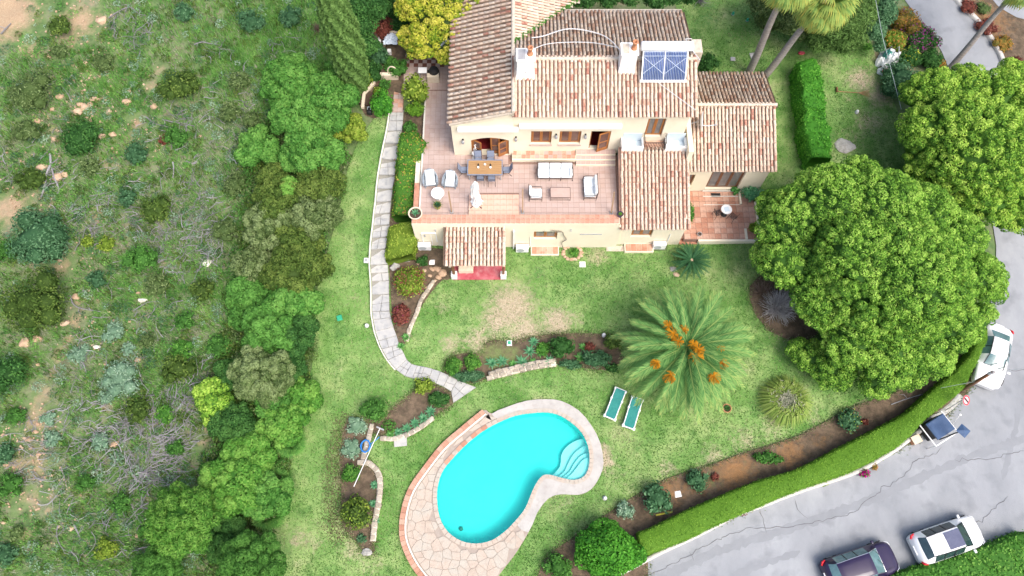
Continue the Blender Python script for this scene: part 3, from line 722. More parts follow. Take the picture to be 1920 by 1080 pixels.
kerb = stripwall('kerb', [(1150,1082),(1208,1052),(1238,1036),(1309,1003),(1377,967),(1424,950),(1500,921),(1593,890),(1646,863),(1690,834),(1735,798)], .24, .28, M['kerb'], kind='structure')
kerb2 = stripwall('kerb', [(1765,-45),(1790,-2),(1835,45),(1868,92),(1885,135)], .3, .22, M['kerb'], kind='structure')
stripwall('pavement', [(1700,820),(1740,790),(1780,762),(1800,740)], .5, .05, M['path'], kind='structure')
verge = patch('verge', TP([(1800,-60),(1795,0),(1838,46),(1872,95),(1895,150),(1980,220),(2100,100),(2050,-80)], k=2), M['soil'], dz=.03, res=.6)
tag(verge, kind='structure'); setattr_v(verge, 'green', field(coords(verge), [(1850,40,30,.3)])); setattr_v(verge, 'orange', field(coords(verge), [(1850,40,90,.5)]))
side_road = patch('side_road', TP([(1850,-40),(1860,0),(1885,22),(1930,40),(2000,30),(2000,-60)], k=2), M['asphalt'], dz=.06, res=.7); tag(side_road, kind='structure')

# ------------------------------------------------------------------ stone path with steps
PATH = [((733,207),(757,207)),((730,228),(756,228)),((727,247),(754,247)),((722,270),(751,272)),((716,300),(745,303)),((711,330),(741,332)),((708,355),(737,357)),((706,380),(734,380)),
        ((703,403),(732,402)),((701,424),(731,424)),((698,447),(727,447)),((696,469),(724,469)),((695,498),(728,498)),((696,513),(729,513)),((697,528),(730,528)),((698,553),(730,553)),((698,585),(731,585)),((700,600),(734,597)),
        ((704,622),(738,614)),((710,640),(744,630)),((716,655),(749,647)),((728,676),(757,662)),((743,694),(763,675)),((760,706),(772,683)),((774,710),(783,686)),((788,713),(796,688)),((803,716),(811,692)),((818,720),(826,697)),((832,726),(842,704)),((846,735),(858,713)),((850,756),(893,727))]
P0 = T(740, 210)
path = thing('garden_path', None, None, (P0.x, P0.y, P0.z)); path['kind'] = 'structure'
base_poly = [tuple(T(*a)[:2]) for a, b in PATH] + [tuple(T(*b)[:2]) for a, b in PATH][::-1]
o = patch('path_base', base_poly, M['path_joint'], dz=.045, res=.5); o.parent = path; o.location = -path.location
def slab(pts, zt, parent, name, m, th=.12, inset=.02, tilt=0):
    c = np.mean(pts, 0); q = [(c + (p - c) * (1 - inset / max(.05, np.linalg.norm(p - c)))) for p in np.array(pts)]
    b = MB(); q = [tuple(p) for p in q]; b.prism(q, zt - th, zt)
    if tilt: b.v = [(x, y, z + (x - c[0]) * RND.uniform(-tilt, tilt)) for x, y, z in b.v]
    return b.build(name, m, parent, world=True)
PW = [(np.array(T(*a)[:2]), np.array(T(*b)[:2])) for a, b in PATH]
for i in range(len(PW) - 1):
    (a0, b0), (a1, b1) = PW[i], PW[i + 1]; c = (a0 + b0 + a1 + b1) / 4; zt = TH(*c) + .12
    def qp(s, t): return (a0 * (1 - s) + b0 * s) * (1 - t) + (a1 * (1 - s) + b1 * s) * t
    if i in (0, 4, 8, 9, 10, 15, 20, 22, 24, 29) :
        s0, s1, t0, t1 = RND.uniform(.35, .65), RND.uniform(.35, .65), RND.uniform(.4, .6), RND.uniform(.4, .6)
        mid = qp((s0 + s1) / 2, (t0 + t1) / 2)
        for pts in ([qp(0,0), qp(s0,0), mid, qp(0,t0)], [qp(s0,0), qp(1,0), qp(1,t1), mid], [mid, qp(1,t1), qp(1,1), qp(s1,1)], [qp(0,t0), mid, qp(s1,1), qp(0,1)]):
            slab(pts, zt + RND.uniform(-.01, .01), path, 'path_slab', M['path'])
    elif i % 3 == 1:
        s0, s1 = RND.uniform(.4, .6), RND.uniform(.3, .7)
        for pts in ([qp(0,0), qp(s0,0), qp(s1,1), qp(0,1)], [qp(s0,0), qp(1,0), qp(1,1), qp(s1,1)]):
            slab(pts, zt + RND.uniform(-.01, .01), path, 'path_slab', M['path'])
    else:
        slab([qp(0,0), qp(.5,-.02), qp(1,0), qp(1,1), qp(.5,1.03), qp(0,1)], zt, path, 'path_slab', M['path'])
o = stripwall('path_edging', [(a[0] - 2, a[1]) for a, b in PATH[:23]], .07, .2, M['whiteedge'], k=2); o.parent = path; o.location = -path.location

# ------------------------------------------------------------------ Voronoi paving
def cells(poly_bounds, pitch, jitter=.42, sx=1.0):
    (x0, y0), (x1, y1) = np.min(poly_bounds, 0) - pitch, np.max(poly_bounds, 0) + pitch
    xs = np.arange(x0, x1, pitch * sx); ys = np.arange(y0, y1, pitch); seeds = {}
    for i in range(len(xs)):
        for j in range(len(ys)):
            seeds[i, j] = (xs[i] + RND.uniform(-jitter, jitter) * pitch * sx, ys[j] + RND.uniform(-jitter, jitter) * pitch)
    out = []
    for (i, j), s in seeds.items():
        poly = [(s[0] - pitch*2, s[1] - pitch*2), (s[0] + pitch*2, s[1] - pitch*2), (s[0] + pitch*2, s[1] + pitch*2), (s[0] - pitch*2, s[1] + pitch*2)]
        for di in range(-2, 3):
            for dj in range(-2, 3):
                q = seeds.get((i + di, j + dj))
                if q is None or (di == 0 and dj == 0): continue
                mx_, my_ = (s[0] + q[0]) / 2, (s[1] + q[1]) / 2; nx_, ny_ = q[0] - s[0], q[1] - s[1]; new = []
                for k in range(len(poly)):
                    a, b = poly[k], poly[(k + 1) % len(poly)]
                    da = (a[0]-mx_)*nx_ + (a[1]-my_)*ny_; db = (b[0]-mx_)*nx_ + (b[1]-my_)*ny_
                    if da <= 0: new.append(a)
                    if da * db < 0:
                        t = da / (da - db); new.append((a[0] + (b[0]-a[0]) * t, a[1] + (b[1]-a[1]) * t))
                poly = new
                if len(poly) < 3: break
            if len(poly) < 3: break
        if len(poly) >= 3: out.append((s, poly))
    return out

deck = patch('pool_deck', DECK, M['joint'], dz=0, res=.4, holes=[POOL], height=ZD); tag(deck, kind='structure')
b = MB(); 
for i in range(len(DECK)):
    a, c = DECK[i], DECK[(i + 1) % len(DECK)]; b.add([(*a, ZD), (*c, ZD), (*c, ZD - .35), (*a, ZD - .35)], [(0,1,2,3)])
b.build('deck_edge', M['deck_pale'], deck)
# pale concrete apron on the house side, a hair above the joint bed
STONES = TP([(918,776),(950,790),(935,800),(900,818),(860,852),(836,885),(822,925),(825,970),(843,1002),(868,1020),(895,1026),(925,1018),(950,1000),(968,985),(990,1000),(966,1039),(938,1075),(910,1115),(860,1140),(800,1140),(740,1050),(740,950),(800,840),(880,770)], k=2)
D_ = np.array(DECK)
INB = [tuple(T(*p)[:2]) for p in BRICKLINE_PX]
INB = smooth_line(INB, k=4)
cent = np.array(T(940, 940)[:2])
cl = []
for s, poly in cells(np.array(DECK), .54):
    sp = np.array([s])
    if not inside(sp, DECK)[0] or inside(sp, POOL)[0]: continue
    dpool, dout = dist_poly(sp, POOL)[0][0], dist_poly(sp, DECK)[0][0]
    if dpool < .3 or dout < .12: continue
    if not inside(sp, STONES)[0]: continue
    P = np.array(poly)
    e, bp_, _ = dist_poly(P, POOL); w_ = inside(P, POOL) | (e < .27)
    for k in range(len(P)):
        if w_[k]:
            d = P[k] - bp_[k]; d = d / max(1e-6, np.linalg.norm(d)) * (-1 if inside(P[k:k+1], POOL)[0] else 1); P[k] = bp_[k] + d * .27
    eb, bb, _ = dist_poly(P, INB, closed=False); o_ = inside(P, DECK)
    for k in range(len(P)):
        if eb[k] < .42 or (not o_[k] and eb[k] < 1.2):
            d = (P[k] - bb[k]) / max(1e-6, eb[k]) * (1 if o_[k] else -1); P[k] = bb[k] + d * .42
    eo, bo, _ = dist_poly(P, DECK); o_ = inside(P, DECK)
    for k in range(len(P)):
        if not o_[k]: P[k] = bo[k]
    a = P; ar = abs(np.sum(a[:, 0] * np.roll(a[:, 1], -1) - a[:, 1] * np.roll(a[:, 0], -1))) / 2
    if ar > .04: cl.append((ar, P))
cl.sort(key=lambda q: -q[0])
for ar, P in cl[:298]:
    slab(P, ZD + .035 + RND.uniform(-.004, .004), deck, 'deck_stone', M['deck'], th=.05, inset=.014)
if len(cl) > 298:
    b = MB()
    for ar, P in cl[298:]:
        c = P.mean(0); b.prism([tuple(c + (p - c) * .93) for p in P], ZD - .01, ZD + .035)
    b.build('deck_stones', M['deck'], deck, kind='stuff')
APRON = TP([(922,777),(950,764),(987,752),(1023,749),(1052,752),(1085,770),(1109,799),(1125,831),(1131,868),(1125,892),(1109,917),(1085,928),(1052,927),(1028,935),(1007,962),(991,998),(970,985),(987,962),(1000,928),(1011,907),(1022,896),(1034,896),(1052,901),(1076,905),(1098,897),(1108,877),(1109,852),(1103,826),(1088,802),(1062,781),(1036,771),(1007,770),(966,776),(940,788)], k=2)
b_ = patch('deck_apron', APRON, M['deck_pale'], dz=.03, res=.5, height=ZD, parent=None); b_.parent = deck
# coping stones round the water
PL = densify(POOL, .22); n = len(PL); P = np.array(PL)
t = np.roll(P, -1, 0) - np.roll(P, 1, 0); t /= np.hypot(*t.T)[:, None]; nn = np.c_[t[:, 1], -t[:, 0]]
if inside(P[:1] + nn[:1] * .1, POOL)[0]: nn = -nn
cop = [tuple(P[i]) for i in range(n)]
cl = []
for i in range(n):
    j = (i + 1) % n; a, c_, d, e = P[i] - nn[i] * .03, P[j] - nn[j] * .03, P[j] + nn[j] * .24, P[i] + nn[i] * .24
    cl.append(np.array([a, c_, d, e]))
for q in cl[:240]:
    slab(q, ZD + .05, deck, 'coping_stone', M['brick'] if (q[0][0] < T(905, 870).x and q[0][1] > T(860, 880).y) and RND.random() < .5 else M['deck'], th=.06, inset=.014)
# brick edge with a white line on the outer left side
EL = densify(INB, .3, closed=False); P = np.array(EL); t = np.gradient(P, axis=0); t /= np.hypot(*t.T)[:, None]; nn = np.c_[-t[:, 1], t[:, 0]]
if not inside(P[5:6] + nn[5:6] * .3, DECK)[0]: nn = -nn
for i in range(len(P) - 1):
    slab(np.array([P[i] - nn[i]*.04, P[i+1] - nn[i+1]*.04, P[i+1] + nn[i+1]*.27, P[i] + nn[i]*.27]), ZD + .17, deck, 'edge_brick', M['brick'], th=.22, inset=.01)
b = MB()
for i in range(len(P) - 1):
    q = [P[i] + nn[i]*.28, P[i+1] + nn[i+1]*.28, P[i+1] + nn[i+1]*.37, P[i] + nn[i]*.37]; q = [tuple(x) for x in q]
    if RND.random() < 1: b.prism(q if nn[i][0] else q, ZD, ZD + .12)
b.build('white_edge', M['whiteedge'], deck)
# basin
ZW = ZD - .09
pool = thing('swimming_pool', None, None, (*cent, ZW)); pool['kind'] = 'structure'
b = MB(); nP = len(POOL)
for i in range(nP):
    a, c_ = POOL[i], POOL[(i + 1) % nP]; b.add([(*a, ZD + .03), (*c_, ZD + .03), (*c_, ZD - 1.3), (*a, ZD - 1.3)], [(0,3,2,1)])
b.build('basin_wall', M['basin'], pool, world=True)
o = patch('basin_floor', POOL, M['basin'], dz=-1.2, res=1.0, height=ZD); o.parent = pool; o.location = -pool.location
o = patch('water', POOL, M['water'], dz=0, res=1.0, height=ZW); o.parent = pool; o.location = -pool.location
# curved steps in the corner
corner = np.array(T(1104, 885)[:2])
LOBE = [(1105,852),(1104,876),(1095,894),(1076,901),(1052,897),(1034,892)]
for k, (r, z) in enumerate(((1, ZD - .85), (.78, ZD - .62), (.62, ZD - .42), (.44, ZD - .22))):
    arc = {0: [(1034,892),(1048,878),(1052,865),(1053,852),(1062,838),(1076,828),(1094,822),(1103,835)],
           1: [(1044,895),(1058,884),(1066,868),(1075,852),(1086,842),(1100,834),(1105,848)],
           2: [(1052,897),(1068,884),(1076,870),(1086,857),(1097,850),(1106,848),(1105,852)],
           3: [(1060,899),(1074,886),(1084,873),(1092,863),(1105,856)]}[k]
    tail = [(1108,876),(1099,898),(1076,905),(1052,901)]
    poly = smooth_line([tuple(G(x, y, z + .12)[:2]) for x, y in arc], k=4) + [tuple(G(x, y, ZD)[:2]) for x, y in tail]
    b = MB(); b.prism(poly, ZD - 1.25, z); b.build('pool_step', M['poolstep'], pool, world=True)
b = MB(); c_ = G(865, 992, ZD - 1.4); b.lathe([(0, .2), (.06, .19), (.12, .12), (.13, 0)], 12, (c_.x, c_.y, ZD - 1.19)); b.build('drain', M['greencover'] if 'greencover' in M else M['cover_green'], pool, world=True)

# ------------------------------------------------------------------ retaining walls of stones round the beds
def stonewall(name, label, px, wd, h, m, pitch=.36, rows=1):
    c = T(*px[0]); th = thing(name, label, 'stone wall', tuple(c))
    P = smooth_line([tuple(T(*p)[:2]) for p in px], k=6); P = densify(P, pitch, closed=False); P = np.array(P)
    # resample evenly
    d = np.r_[0, np.cumsum(np.hypot(*np.diff(P, axis=0).T))]; s = np.arange(0, d[-1], pitch)
    P = np.c_[np.interp(s, d, P[:, 0]), np.interp(s, d, P[:, 1])]
    t = np.gradient(P, axis=0); t /= np.hypot(*t.T)[:, None]; nn = np.c_[-t[:, 1], t[:, 0]]
    stripwall('mortar_bed', px, wd * .92, h * .8, M['mortar'], k=3).parent = th; th.children[-1].location = -th.location
    for i in range(len(P)):
        for r in range(rows):
            z = TH(*P[i]); ln = pitch * RND.uniform(.8, 1.0); ww = wd / rows
            cc = P[i] + nn[i] * ((r - (rows - 1) / 2) * ww) + nn[i] * RND.uniform(-.03, .03) + t[i] * (pitch * .5 if r % 2 else 0)
            b = MB(); hh = h * RND.uniform(.85, 1.1)
            b.rbox((0, 0, hh / 2 - .08), (ln * .95, ww * RND.uniform(.85, .98), hh + .16), r=.04, seg=1, rz=math.atan2(t[i][1], t[i][0]) + RND.uniform(-.08, .08), mx=Matrix.Translation((cc[0], cc[1], z)))
            b.v = [(x + RND.uniform(-.02, .02), y + RND.uniform(-.02, .02), zz + RND.uniform(-.02, .02)) for x, y, zz in b.v]
            b.build('stone', m, th, world=True)
    return th
stonewall('retaining_wall', 'curved white stone retaining wall below the agaves in the middle bed', [(917,706),(947,699),(988,689),(1015,684),(1042,681)], .5, .38, M['wallstone'], pitch=.42, rows=2)
stonewall('retaining_wall', 'stone edge in front of the agave row beside the square stone slab', [(718,822),(740,823),(765,815),(790,801),(812,784)], .3, .22, M['wallstone'])
stonewall('retaining_wall', 'winding low stone wall on the right side of the bed with the pool pole', [(676,868),(690,868),(705,880),(713,898),(712,930),(707,960),(703,985),(700,1015)], .34, .26, M['wallstone'])
stonewall('retaining_wall', 'short stone edge under the coiled blue hose', [(697,800),(692,820),(686,842),(681,862)], .3, .2, M['wallstone'])
stonewall('retaining_wall', 'low stone edge between red leaved bush and upper lawn', [(812,530),(800,548),(789,565),(784,582),(776,600),(768,620),(763,640)], .25, .2, M['wallstone'])
# ================================================================== THE HOUSE
house = thing('house', 'cream walled house with weathered clay tile roofs and two white chimneys', 'house', (2, 27, 0))
def hb(name, m, parts, parent=None, label=None, kind=None):
    b = MB()
    for p in parts: b.box(*p)
    return b.build(name, m, parent or house, world=True, label=label, kind=kind)
def wall_open(b, x0, x1, y0, y1, z0, z1, ops):
    xs = sorted({x0, x1, *[o[0] for o in ops], *[o[1] for o in ops]}); zs = sorted({z0, z1, *[o[2] for o in ops], *[o[3] for o in ops]})
    for i in range(len(xs) - 1):
        for j in range(len(zs) - 1):
            cx, cz = (xs[i] + xs[i+1]) / 2, (zs[j] + zs[j+1]) / 2
            if any(o[0] < cx < o[1] and o[2] < cz < o[3] for o in ops): continue
            b.box(xs[i], xs[i+1], y0, y1, zs[j], zs[j+1])
def window(x0, x1, Yf, z0, z1, n=2, glass='glass', parent=None, name='window', arch=False, sill=True, depth=.16, fm='wood'):
    """frame set back in an opening of a wall whose face is at Yf"""
    p = parent or house; y0, y1 = Yf + depth, Yf + depth + .07; t = .065
    b = MB(); b.box(x0, x0 + t, y0, y1, z0, z1); b.box(x1 - t, x1, y0, y1, z0, z1); b.box(x0 + t, x1 - t, y0, y1, z1 - t, z1); b.box(x0 + t, x1 - t, y0, y1, z0, z0 + t)
    f = b.build(name, M[fm], p, world=True)
    w_ = (x1 - x0 - 2 * t) / n
    for k in range(n):
        a = x0 + t + k * w_ + .004; c = a + w_ - .008; s = .085; b = MB()
        b.box(a, a + s, y0 - .03, y1 - .01, z0 + t, z1 - t); b.box(c - s, c, y0 - .03, y1 - .01, z0 + t, z1 - t)
        b.box(a + s, c - s, y0 - .03, y1 - .01, z1 - t - s, z1 - t); b.box(a + s, c - s, y0 - .03, y1 - .01, z0 + t, z0 + t + s)
        b.build('sash', M[fm], f, world=True)
        b = MB(); b.box(a + s, c - s, y0 - .005, y0 + .01, z0 + t + s, z1 - t - s); b.build('pane', M[glass], f, world=True)
    if sill:
        b = MB(); b.box(x0 - .06, x1 + .06, Yf - .1, Yf + depth - .005, z0 - .07, z0 - .002); b.build('sill', M['terra'], f, world=True)
    return f
def leaf(x, y, z0, z1, wd, ang, parent, glass='glass'):
    mx = Matrix.Translation((x, y, 0)) @ Matrix.Rotation(ang, 4, 'Z'); s = .1
    b = MB()
    for q in ((0, s, z0, z1), (wd - s, wd, z0, z1), (s, wd - s, z1 - s, z1), (s, wd - s, z0, z0 + .3), (s, wd - s, (z0+z1)/2 - .04, (z0+z1)/2 + .04)): b.box(q[0], q[1], -.025, .025, q[2], q[3], mx)
    f = b.build('door', M['wood'], parent, world=True)
    b = MB(); b.box(s, wd - s, -.008, .008, z0 + .3, z1 - s, mx); b.build('pane', M[glass], f, world=True)
    return f

YF = 26.5
xA0, xA1 = XW(963, 26.2, 7.5), XW(1309, 26.2, 7.5)
xH0 = -3.75
C_e = XW(841, 26.2, 6.8)
# upper storey
b = MB()
wall_open(b, xA0 + .0, xA1 - .35, YF, YF + .3, 3.0, 7.42, [(1.2, 2.5, 4.05, 5.5), (3.0, 4.35, 4.05, 5.5), (4.95, 6.2, 3.45, 5.5), (8.3, 9.4, 4.9, 6.85)])
b.build('front_wall', M['wall'], house, world=True)
b = MB(); wall_open(b, xH0, xA0 - .003, YF - .15, YF + .3, 2.9, 6.75, [(-2.6, -.2, 3.0, 5.0)])
b.add([(xH0, YF-.15, 6.75), (xA0 - .003, YF-.15, 6.75), (xA0 - .003, YF-.15, 7.95), (xH0, YF+.3, 6.75), (xA0 - .003, YF+.3, 6.75), (xA0 - .003, YF+.3, 7.95)], [(0,1,2),(3,5,4),(0,2,5,3),(1,4,5,2),(0,3,4,1)])
b.build('gable_wall', M['wall'], house, world=True)
for q_ in [(xH0, xH0 + .3, YF + .3, 46, 2.5, 6.75), (xA1 - .65, xA1 - .35, YF + .3, 34, 0, 7.3), (xA0 - .3, xA0 - .006, YF + .3, 31, 6.7, 7.9), (xH0 + .3, xA1 - .65, 45.5, 46, 2, 6.7)]: hb('side_wall', M['wall'], [q_])
hb('interior_floor', M['darkred'], [(xH0 + .3, xA1 - .66, YF + .31, 33, 2.95, 3.02)])
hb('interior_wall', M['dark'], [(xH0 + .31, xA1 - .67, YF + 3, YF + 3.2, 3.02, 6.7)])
# arched garden door: lintel pieces make the arch
b = MB(); n_ = 14; x0, x1, zt, zb = -2.6, -.2, 5.0, 4.7
for i in range(n_):
    a, c = x0 + (x1 - x0) * i / n_, x0 + (x1 - x0) * (i + 1) / n_
    h_ = lambda x: zb + (zt - zb) * (1 - ((x - (x0 + x1) / 2) / ((x1 - x0) / 2)) ** 2)
    b.add([(a, YF-.149, h_(a)), (c, YF-.149, h_(c)), (c, YF-.149, zt), (a, YF-.149, zt), (a, YF+.25, h_(a)), (c, YF+.25, h_(c)), (c, YF+.25, zt), (a, YF+.25, zt)], [(0,1,2,3),(4,7,6,5),(0,4,5,1)])
b.build('arch', M['wall'], house, world=True)
df = thing('arched_doorway', None, None, (-1.4 - 2, YF - 27, 3)); df.parent = house
b = MB()
for i in range(n_):
    a, c = x0 + (x1 - x0) * i / n_, x0 + (x1 - x0) * (i + 1) / n_
    b.add([(a, YF-.05, h_(a)-.09), (c, YF-.05, h_(c)-.09), (c, YF-.05, h_(c)-.002), (a, YF-.05, h_(a)-.002), (a, YF+.05, h_(a)-.09), (c, YF+.05, h_(c)-.09)], [(0,1,2,3),(0,4,5,1)])
b.box(x0, x0 + .08, YF - .05, YF + .05, 3, 4.68); b.box(x1 - .08, x1, YF - .05, YF + .05, 3, 4.68); b.build('door_frame', M['wood'], df, world=True)
leaf(-2.5, YF - .02, 3.03, 4.66, .62, -.5, df); leaf(-1.38, YF - .02, 3.03, 4.82, .62, 0.02, df); leaf(-.28, YF - .02, 3.03, 4.62, .66, PI + .45, df)
window(1.2, 2.5, YF, 4.05, 5.5); window(3.0, 4.35, YF, 4.05, 5.5)
leaf(6.16, YF + .05, 3.47, 5.45, .75, PI + .35, house)
b = MB(); b.box(4.95, 5.02, YF + .1, YF + .2, 3.45, 5.5); b.box(6.13, 6.2, YF + .1, YF + .2, 3.45, 5.5); b.box(5.02, 6.13, YF + .1, YF + .2, 5.43, 5.5); b.build('door_frame', M['wood'], house, world=True)
window(8.3, 9.4, YF, 4.9, 6.85, sill=False, fm='wood', glass='glassgrey')
# mouldings, awnings, lanterns, gutter line
hb('awning_box', M['white'], [(.45, 6.75, YF - .28, YF - .01, 6.12, 6.36)])
hb('awning_box', M['white'], [(-3.35, .4, YF - .42, YF - .16, 6.0, 6.22)])
for x, z in ((-3.1, 4.7), (.25, 4.75), (2.78, 5.05), (4.62, 5.05)):
    yy = YF - (.15 if x < 0 else 0); b = MB(); b.box(x - .05, x + .05, yy - .04, yy - .004, z - .15, z + .2); b.build('lantern', M['iron'], house, world=True); lt = [o_ for o_ in bpy.data.objects if o_.parent is house][-1]
    b = MB(); b.lathe([(.02, -.18), (.08, -.1), (.1, .12), (.03, .2), (0, .22)], 6, (x, yy - .16, z)); b.build('lantern_glass', M['grey'], lt, world=True)
# balcony between the two white tubs
for a, c in ((6.9, 8.28), (9.66, 11.0)):
    b = MB(); b.box(a, c, 25.72, 25.84, 4.3, 4.86); b.box(a, a + .1, 25.84, YF - .004, 4.3, 4.86); b.box(c - .1, c, 25.84, YF - .004, 4.3, 4.86); b.build('balcony_parapet', M['white'], house, world=True)
for a, c in ((7.0, 8.18), (9.76, 10.9)): hb('balcony_floor', M['bluefloor'], [(a, c, 25.84, YF - .004, 4.35, 4.5)]); hb('wall_panel', M['bluefloor'], [(a, c, YF-.03, YF-.004, 4.5, 5.3)])
hb('balcony_floor', M['terra_dark'], [(8.28, 9.66, 25.84, YF - .004, 4.3, 4.46)])
b = MB()
for x in np.linspace(8.32, 9.62, 14): b.box(x - .012, x + .012, 25.76, 25.78, 4.46, 5.3)
b.box(8.28, 9.66, 25.75, 25.79, 5.3, 5.34); b.box(8.28, 9.66, 25.75, 25.79, 4.46, 4.5)
for x in (8.3, 9.64):
    for y in np.linspace(25.85, 26.4, 5): b.box(x - .01, x + .01, y, y + .02, 4.46, 5.3)
    b.box(x - .015, x + .015, 25.79, 26.5, 5.3, 5.34)
b.build('balcony_railing', M['iron'], house, world=True)

# ---- lower storey: front wall under the terrace, and the projecting room
b = MB(); wall_open(b, -6.25, 6.9, 21.1, 21.4, -.4, 3.0, [(1.4, 2.9, 1.25, 2.35)]); b.box(-6.25, -5.95, 21.4, 26, -.4, 3.0)
b.build('lower_wall', M['wall'], house, world=True)
hb('terrace_parapet', M['wall'], [(-6.25, 6.72, 21.1, 21.75, 3.0, 3.42)])
b = MB(); wall_open(b, 6.903, 11.05, 21.3, 21.6, -.4, 2.95, [(7.7, 9.05, 1.15, 2.5)]); b.box(6.903, 7.1, 21.6, 25.8, -.4, 3.0); b.box(10.85, 11.05, 21.6, 26.5, -.4, 3.2)
b.add([(6.905, 21.6, 2.95), (6.905, 25.8, 2.95), (6.905, 25.8, 4.25), (7.09, 21.6, 2.95), (7.09, 25.8, 2.95), (7.09, 25.8, 4.25)], [(0,2,1),(3,4,5),(0,3,5,2),(1,2,5,4)])
b.add([(11.05, 21.6, 2.95), (11.05, 25.8, 2.95), (11.05, 25.8, 4.25), (10.9, 21.6, 2.95), (10.9, 25.8, 2.95), (10.9, 25.8, 4.25)], [(0,1,2),(3,5,4),(0,2,5,3),(1,4,5,2)])
b.box(6.905, 11.05, 25.8, 26.49, 2.9, 4.3)
b.build('lower_wall', M['wall'], house, world=True)
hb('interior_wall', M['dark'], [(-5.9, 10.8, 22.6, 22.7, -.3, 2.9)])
window(1.4, 2.9, 21.1, 1.25, 2.35, glass='glassgrey', sill=False); window(7.7, 9.05, 21.3, 1.15, 2.5, glass='glassgrey', sill=False)
hb('vent_slot', M['grey'], [(4.35, 5.75, 21.06, 21.098, 1.95, 2.03)])
for x0, x1, y in ((1.25, 3.1, 21.09), (7.45, 9.35, 21.29)):
    o = hb('doorstep', M['wall'], [(x0, x1, y - .62, y, -.3, .2)])
    k = 5; wd = (x1 - x0 - .1) / k
    for i in range(k): 
        b = MB(); b.box(x0 + .05 + i*wd + .01, x0 + .05 + (i+1)*wd - .01, y - .57, y - .05, .2, .22); b.build('step_tile', M['terra_dark'], o, world=True)
for x in (-4.85, -1.35, 3.7): hb('gutter_spout', M['grey'], [(x, x + .06, 20.95, 21.1, 2.62, 2.7)])

# ---- right wing
b = MB(); wall_open(b, 11.3, 16.7, 25.1, 25.4, -.1, 3.6, [(13.0, 15.2, .75, 2.95), (11.4, 12.0, 1.2, 2.6)]); b.box(16.4, 16.7, 25.4, 32.2, 0, 3.7); b.box(11.0, 16.4, 31.9, 32.2, 0, 3.6)
b.add([(16.4, 25.1, 3.6), (16.4, 28.9, 4.7), (16.4, 32.2, 3.7), (16.7, 25.1, 3.6), (16.7, 28.9, 4.7), (16.7, 32.2, 3.7)], [(0,1,2),(3,5,4),(0,3,4,1),(1,4,5,2)])
b.build('wing_wall', M['wall'], house, world=True)
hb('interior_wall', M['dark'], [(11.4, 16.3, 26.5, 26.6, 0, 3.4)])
window(13.0, 15.2, 25.1, .75, 2.95, n=3, glass='glassgrey', fm='wooddark', sill=False); window(11.4, 12.0, 25.1, 1.2, 2.6, n=1, glass='glassgrey', fm='wooddark', sill=False)

# ---- tiled roofs
def tile_mesh():
    V, Fc = [], []; n = 5
    for j, (y, r, z) in enumerate(((0, .072, .05), (.43, .094, .075))):
        for i in range(n + 1):
            a = PI * i / n; V.append((-r * math.cos(a), y, z + r * .95 * math.sin(a)))
    for i in range(n): Fc.append((i, i + 1, n + 2 + i, n + 1 + i))
    # rim showing the tile's thickness at the lower end
    for i in range(n + 1):
        a = PI * i / n; r = .078; V.append((-r * math.cos(a), .43, .075 + r * .95 * math.sin(a) - .004))
    for i in range(n): Fc.append((n + 1 + i, n + 2 + i, 2 * n + 3 + i, 2 * n + 2 + i))
    return np.array(V), np.array(Fc)
TV, TF = tile_mesh()
def chan_mesh():
    V, Fc = [], []; n = 4
    for y, z in ((0, 0), (.4, .015)):
        for i in range(n + 1):
            a = PI * (.12 + .76 * i / n); V.append((-.1 * math.cos(a), y, z + .1 - .1 * math.sin(a)))
    for i in range(n): Fc.append((i, n + 1 + i, n + 2 + i, i + 1))
    return np.array(V), np.array(Fc)
KV, KF = chan_mesh()
tile_me = {}
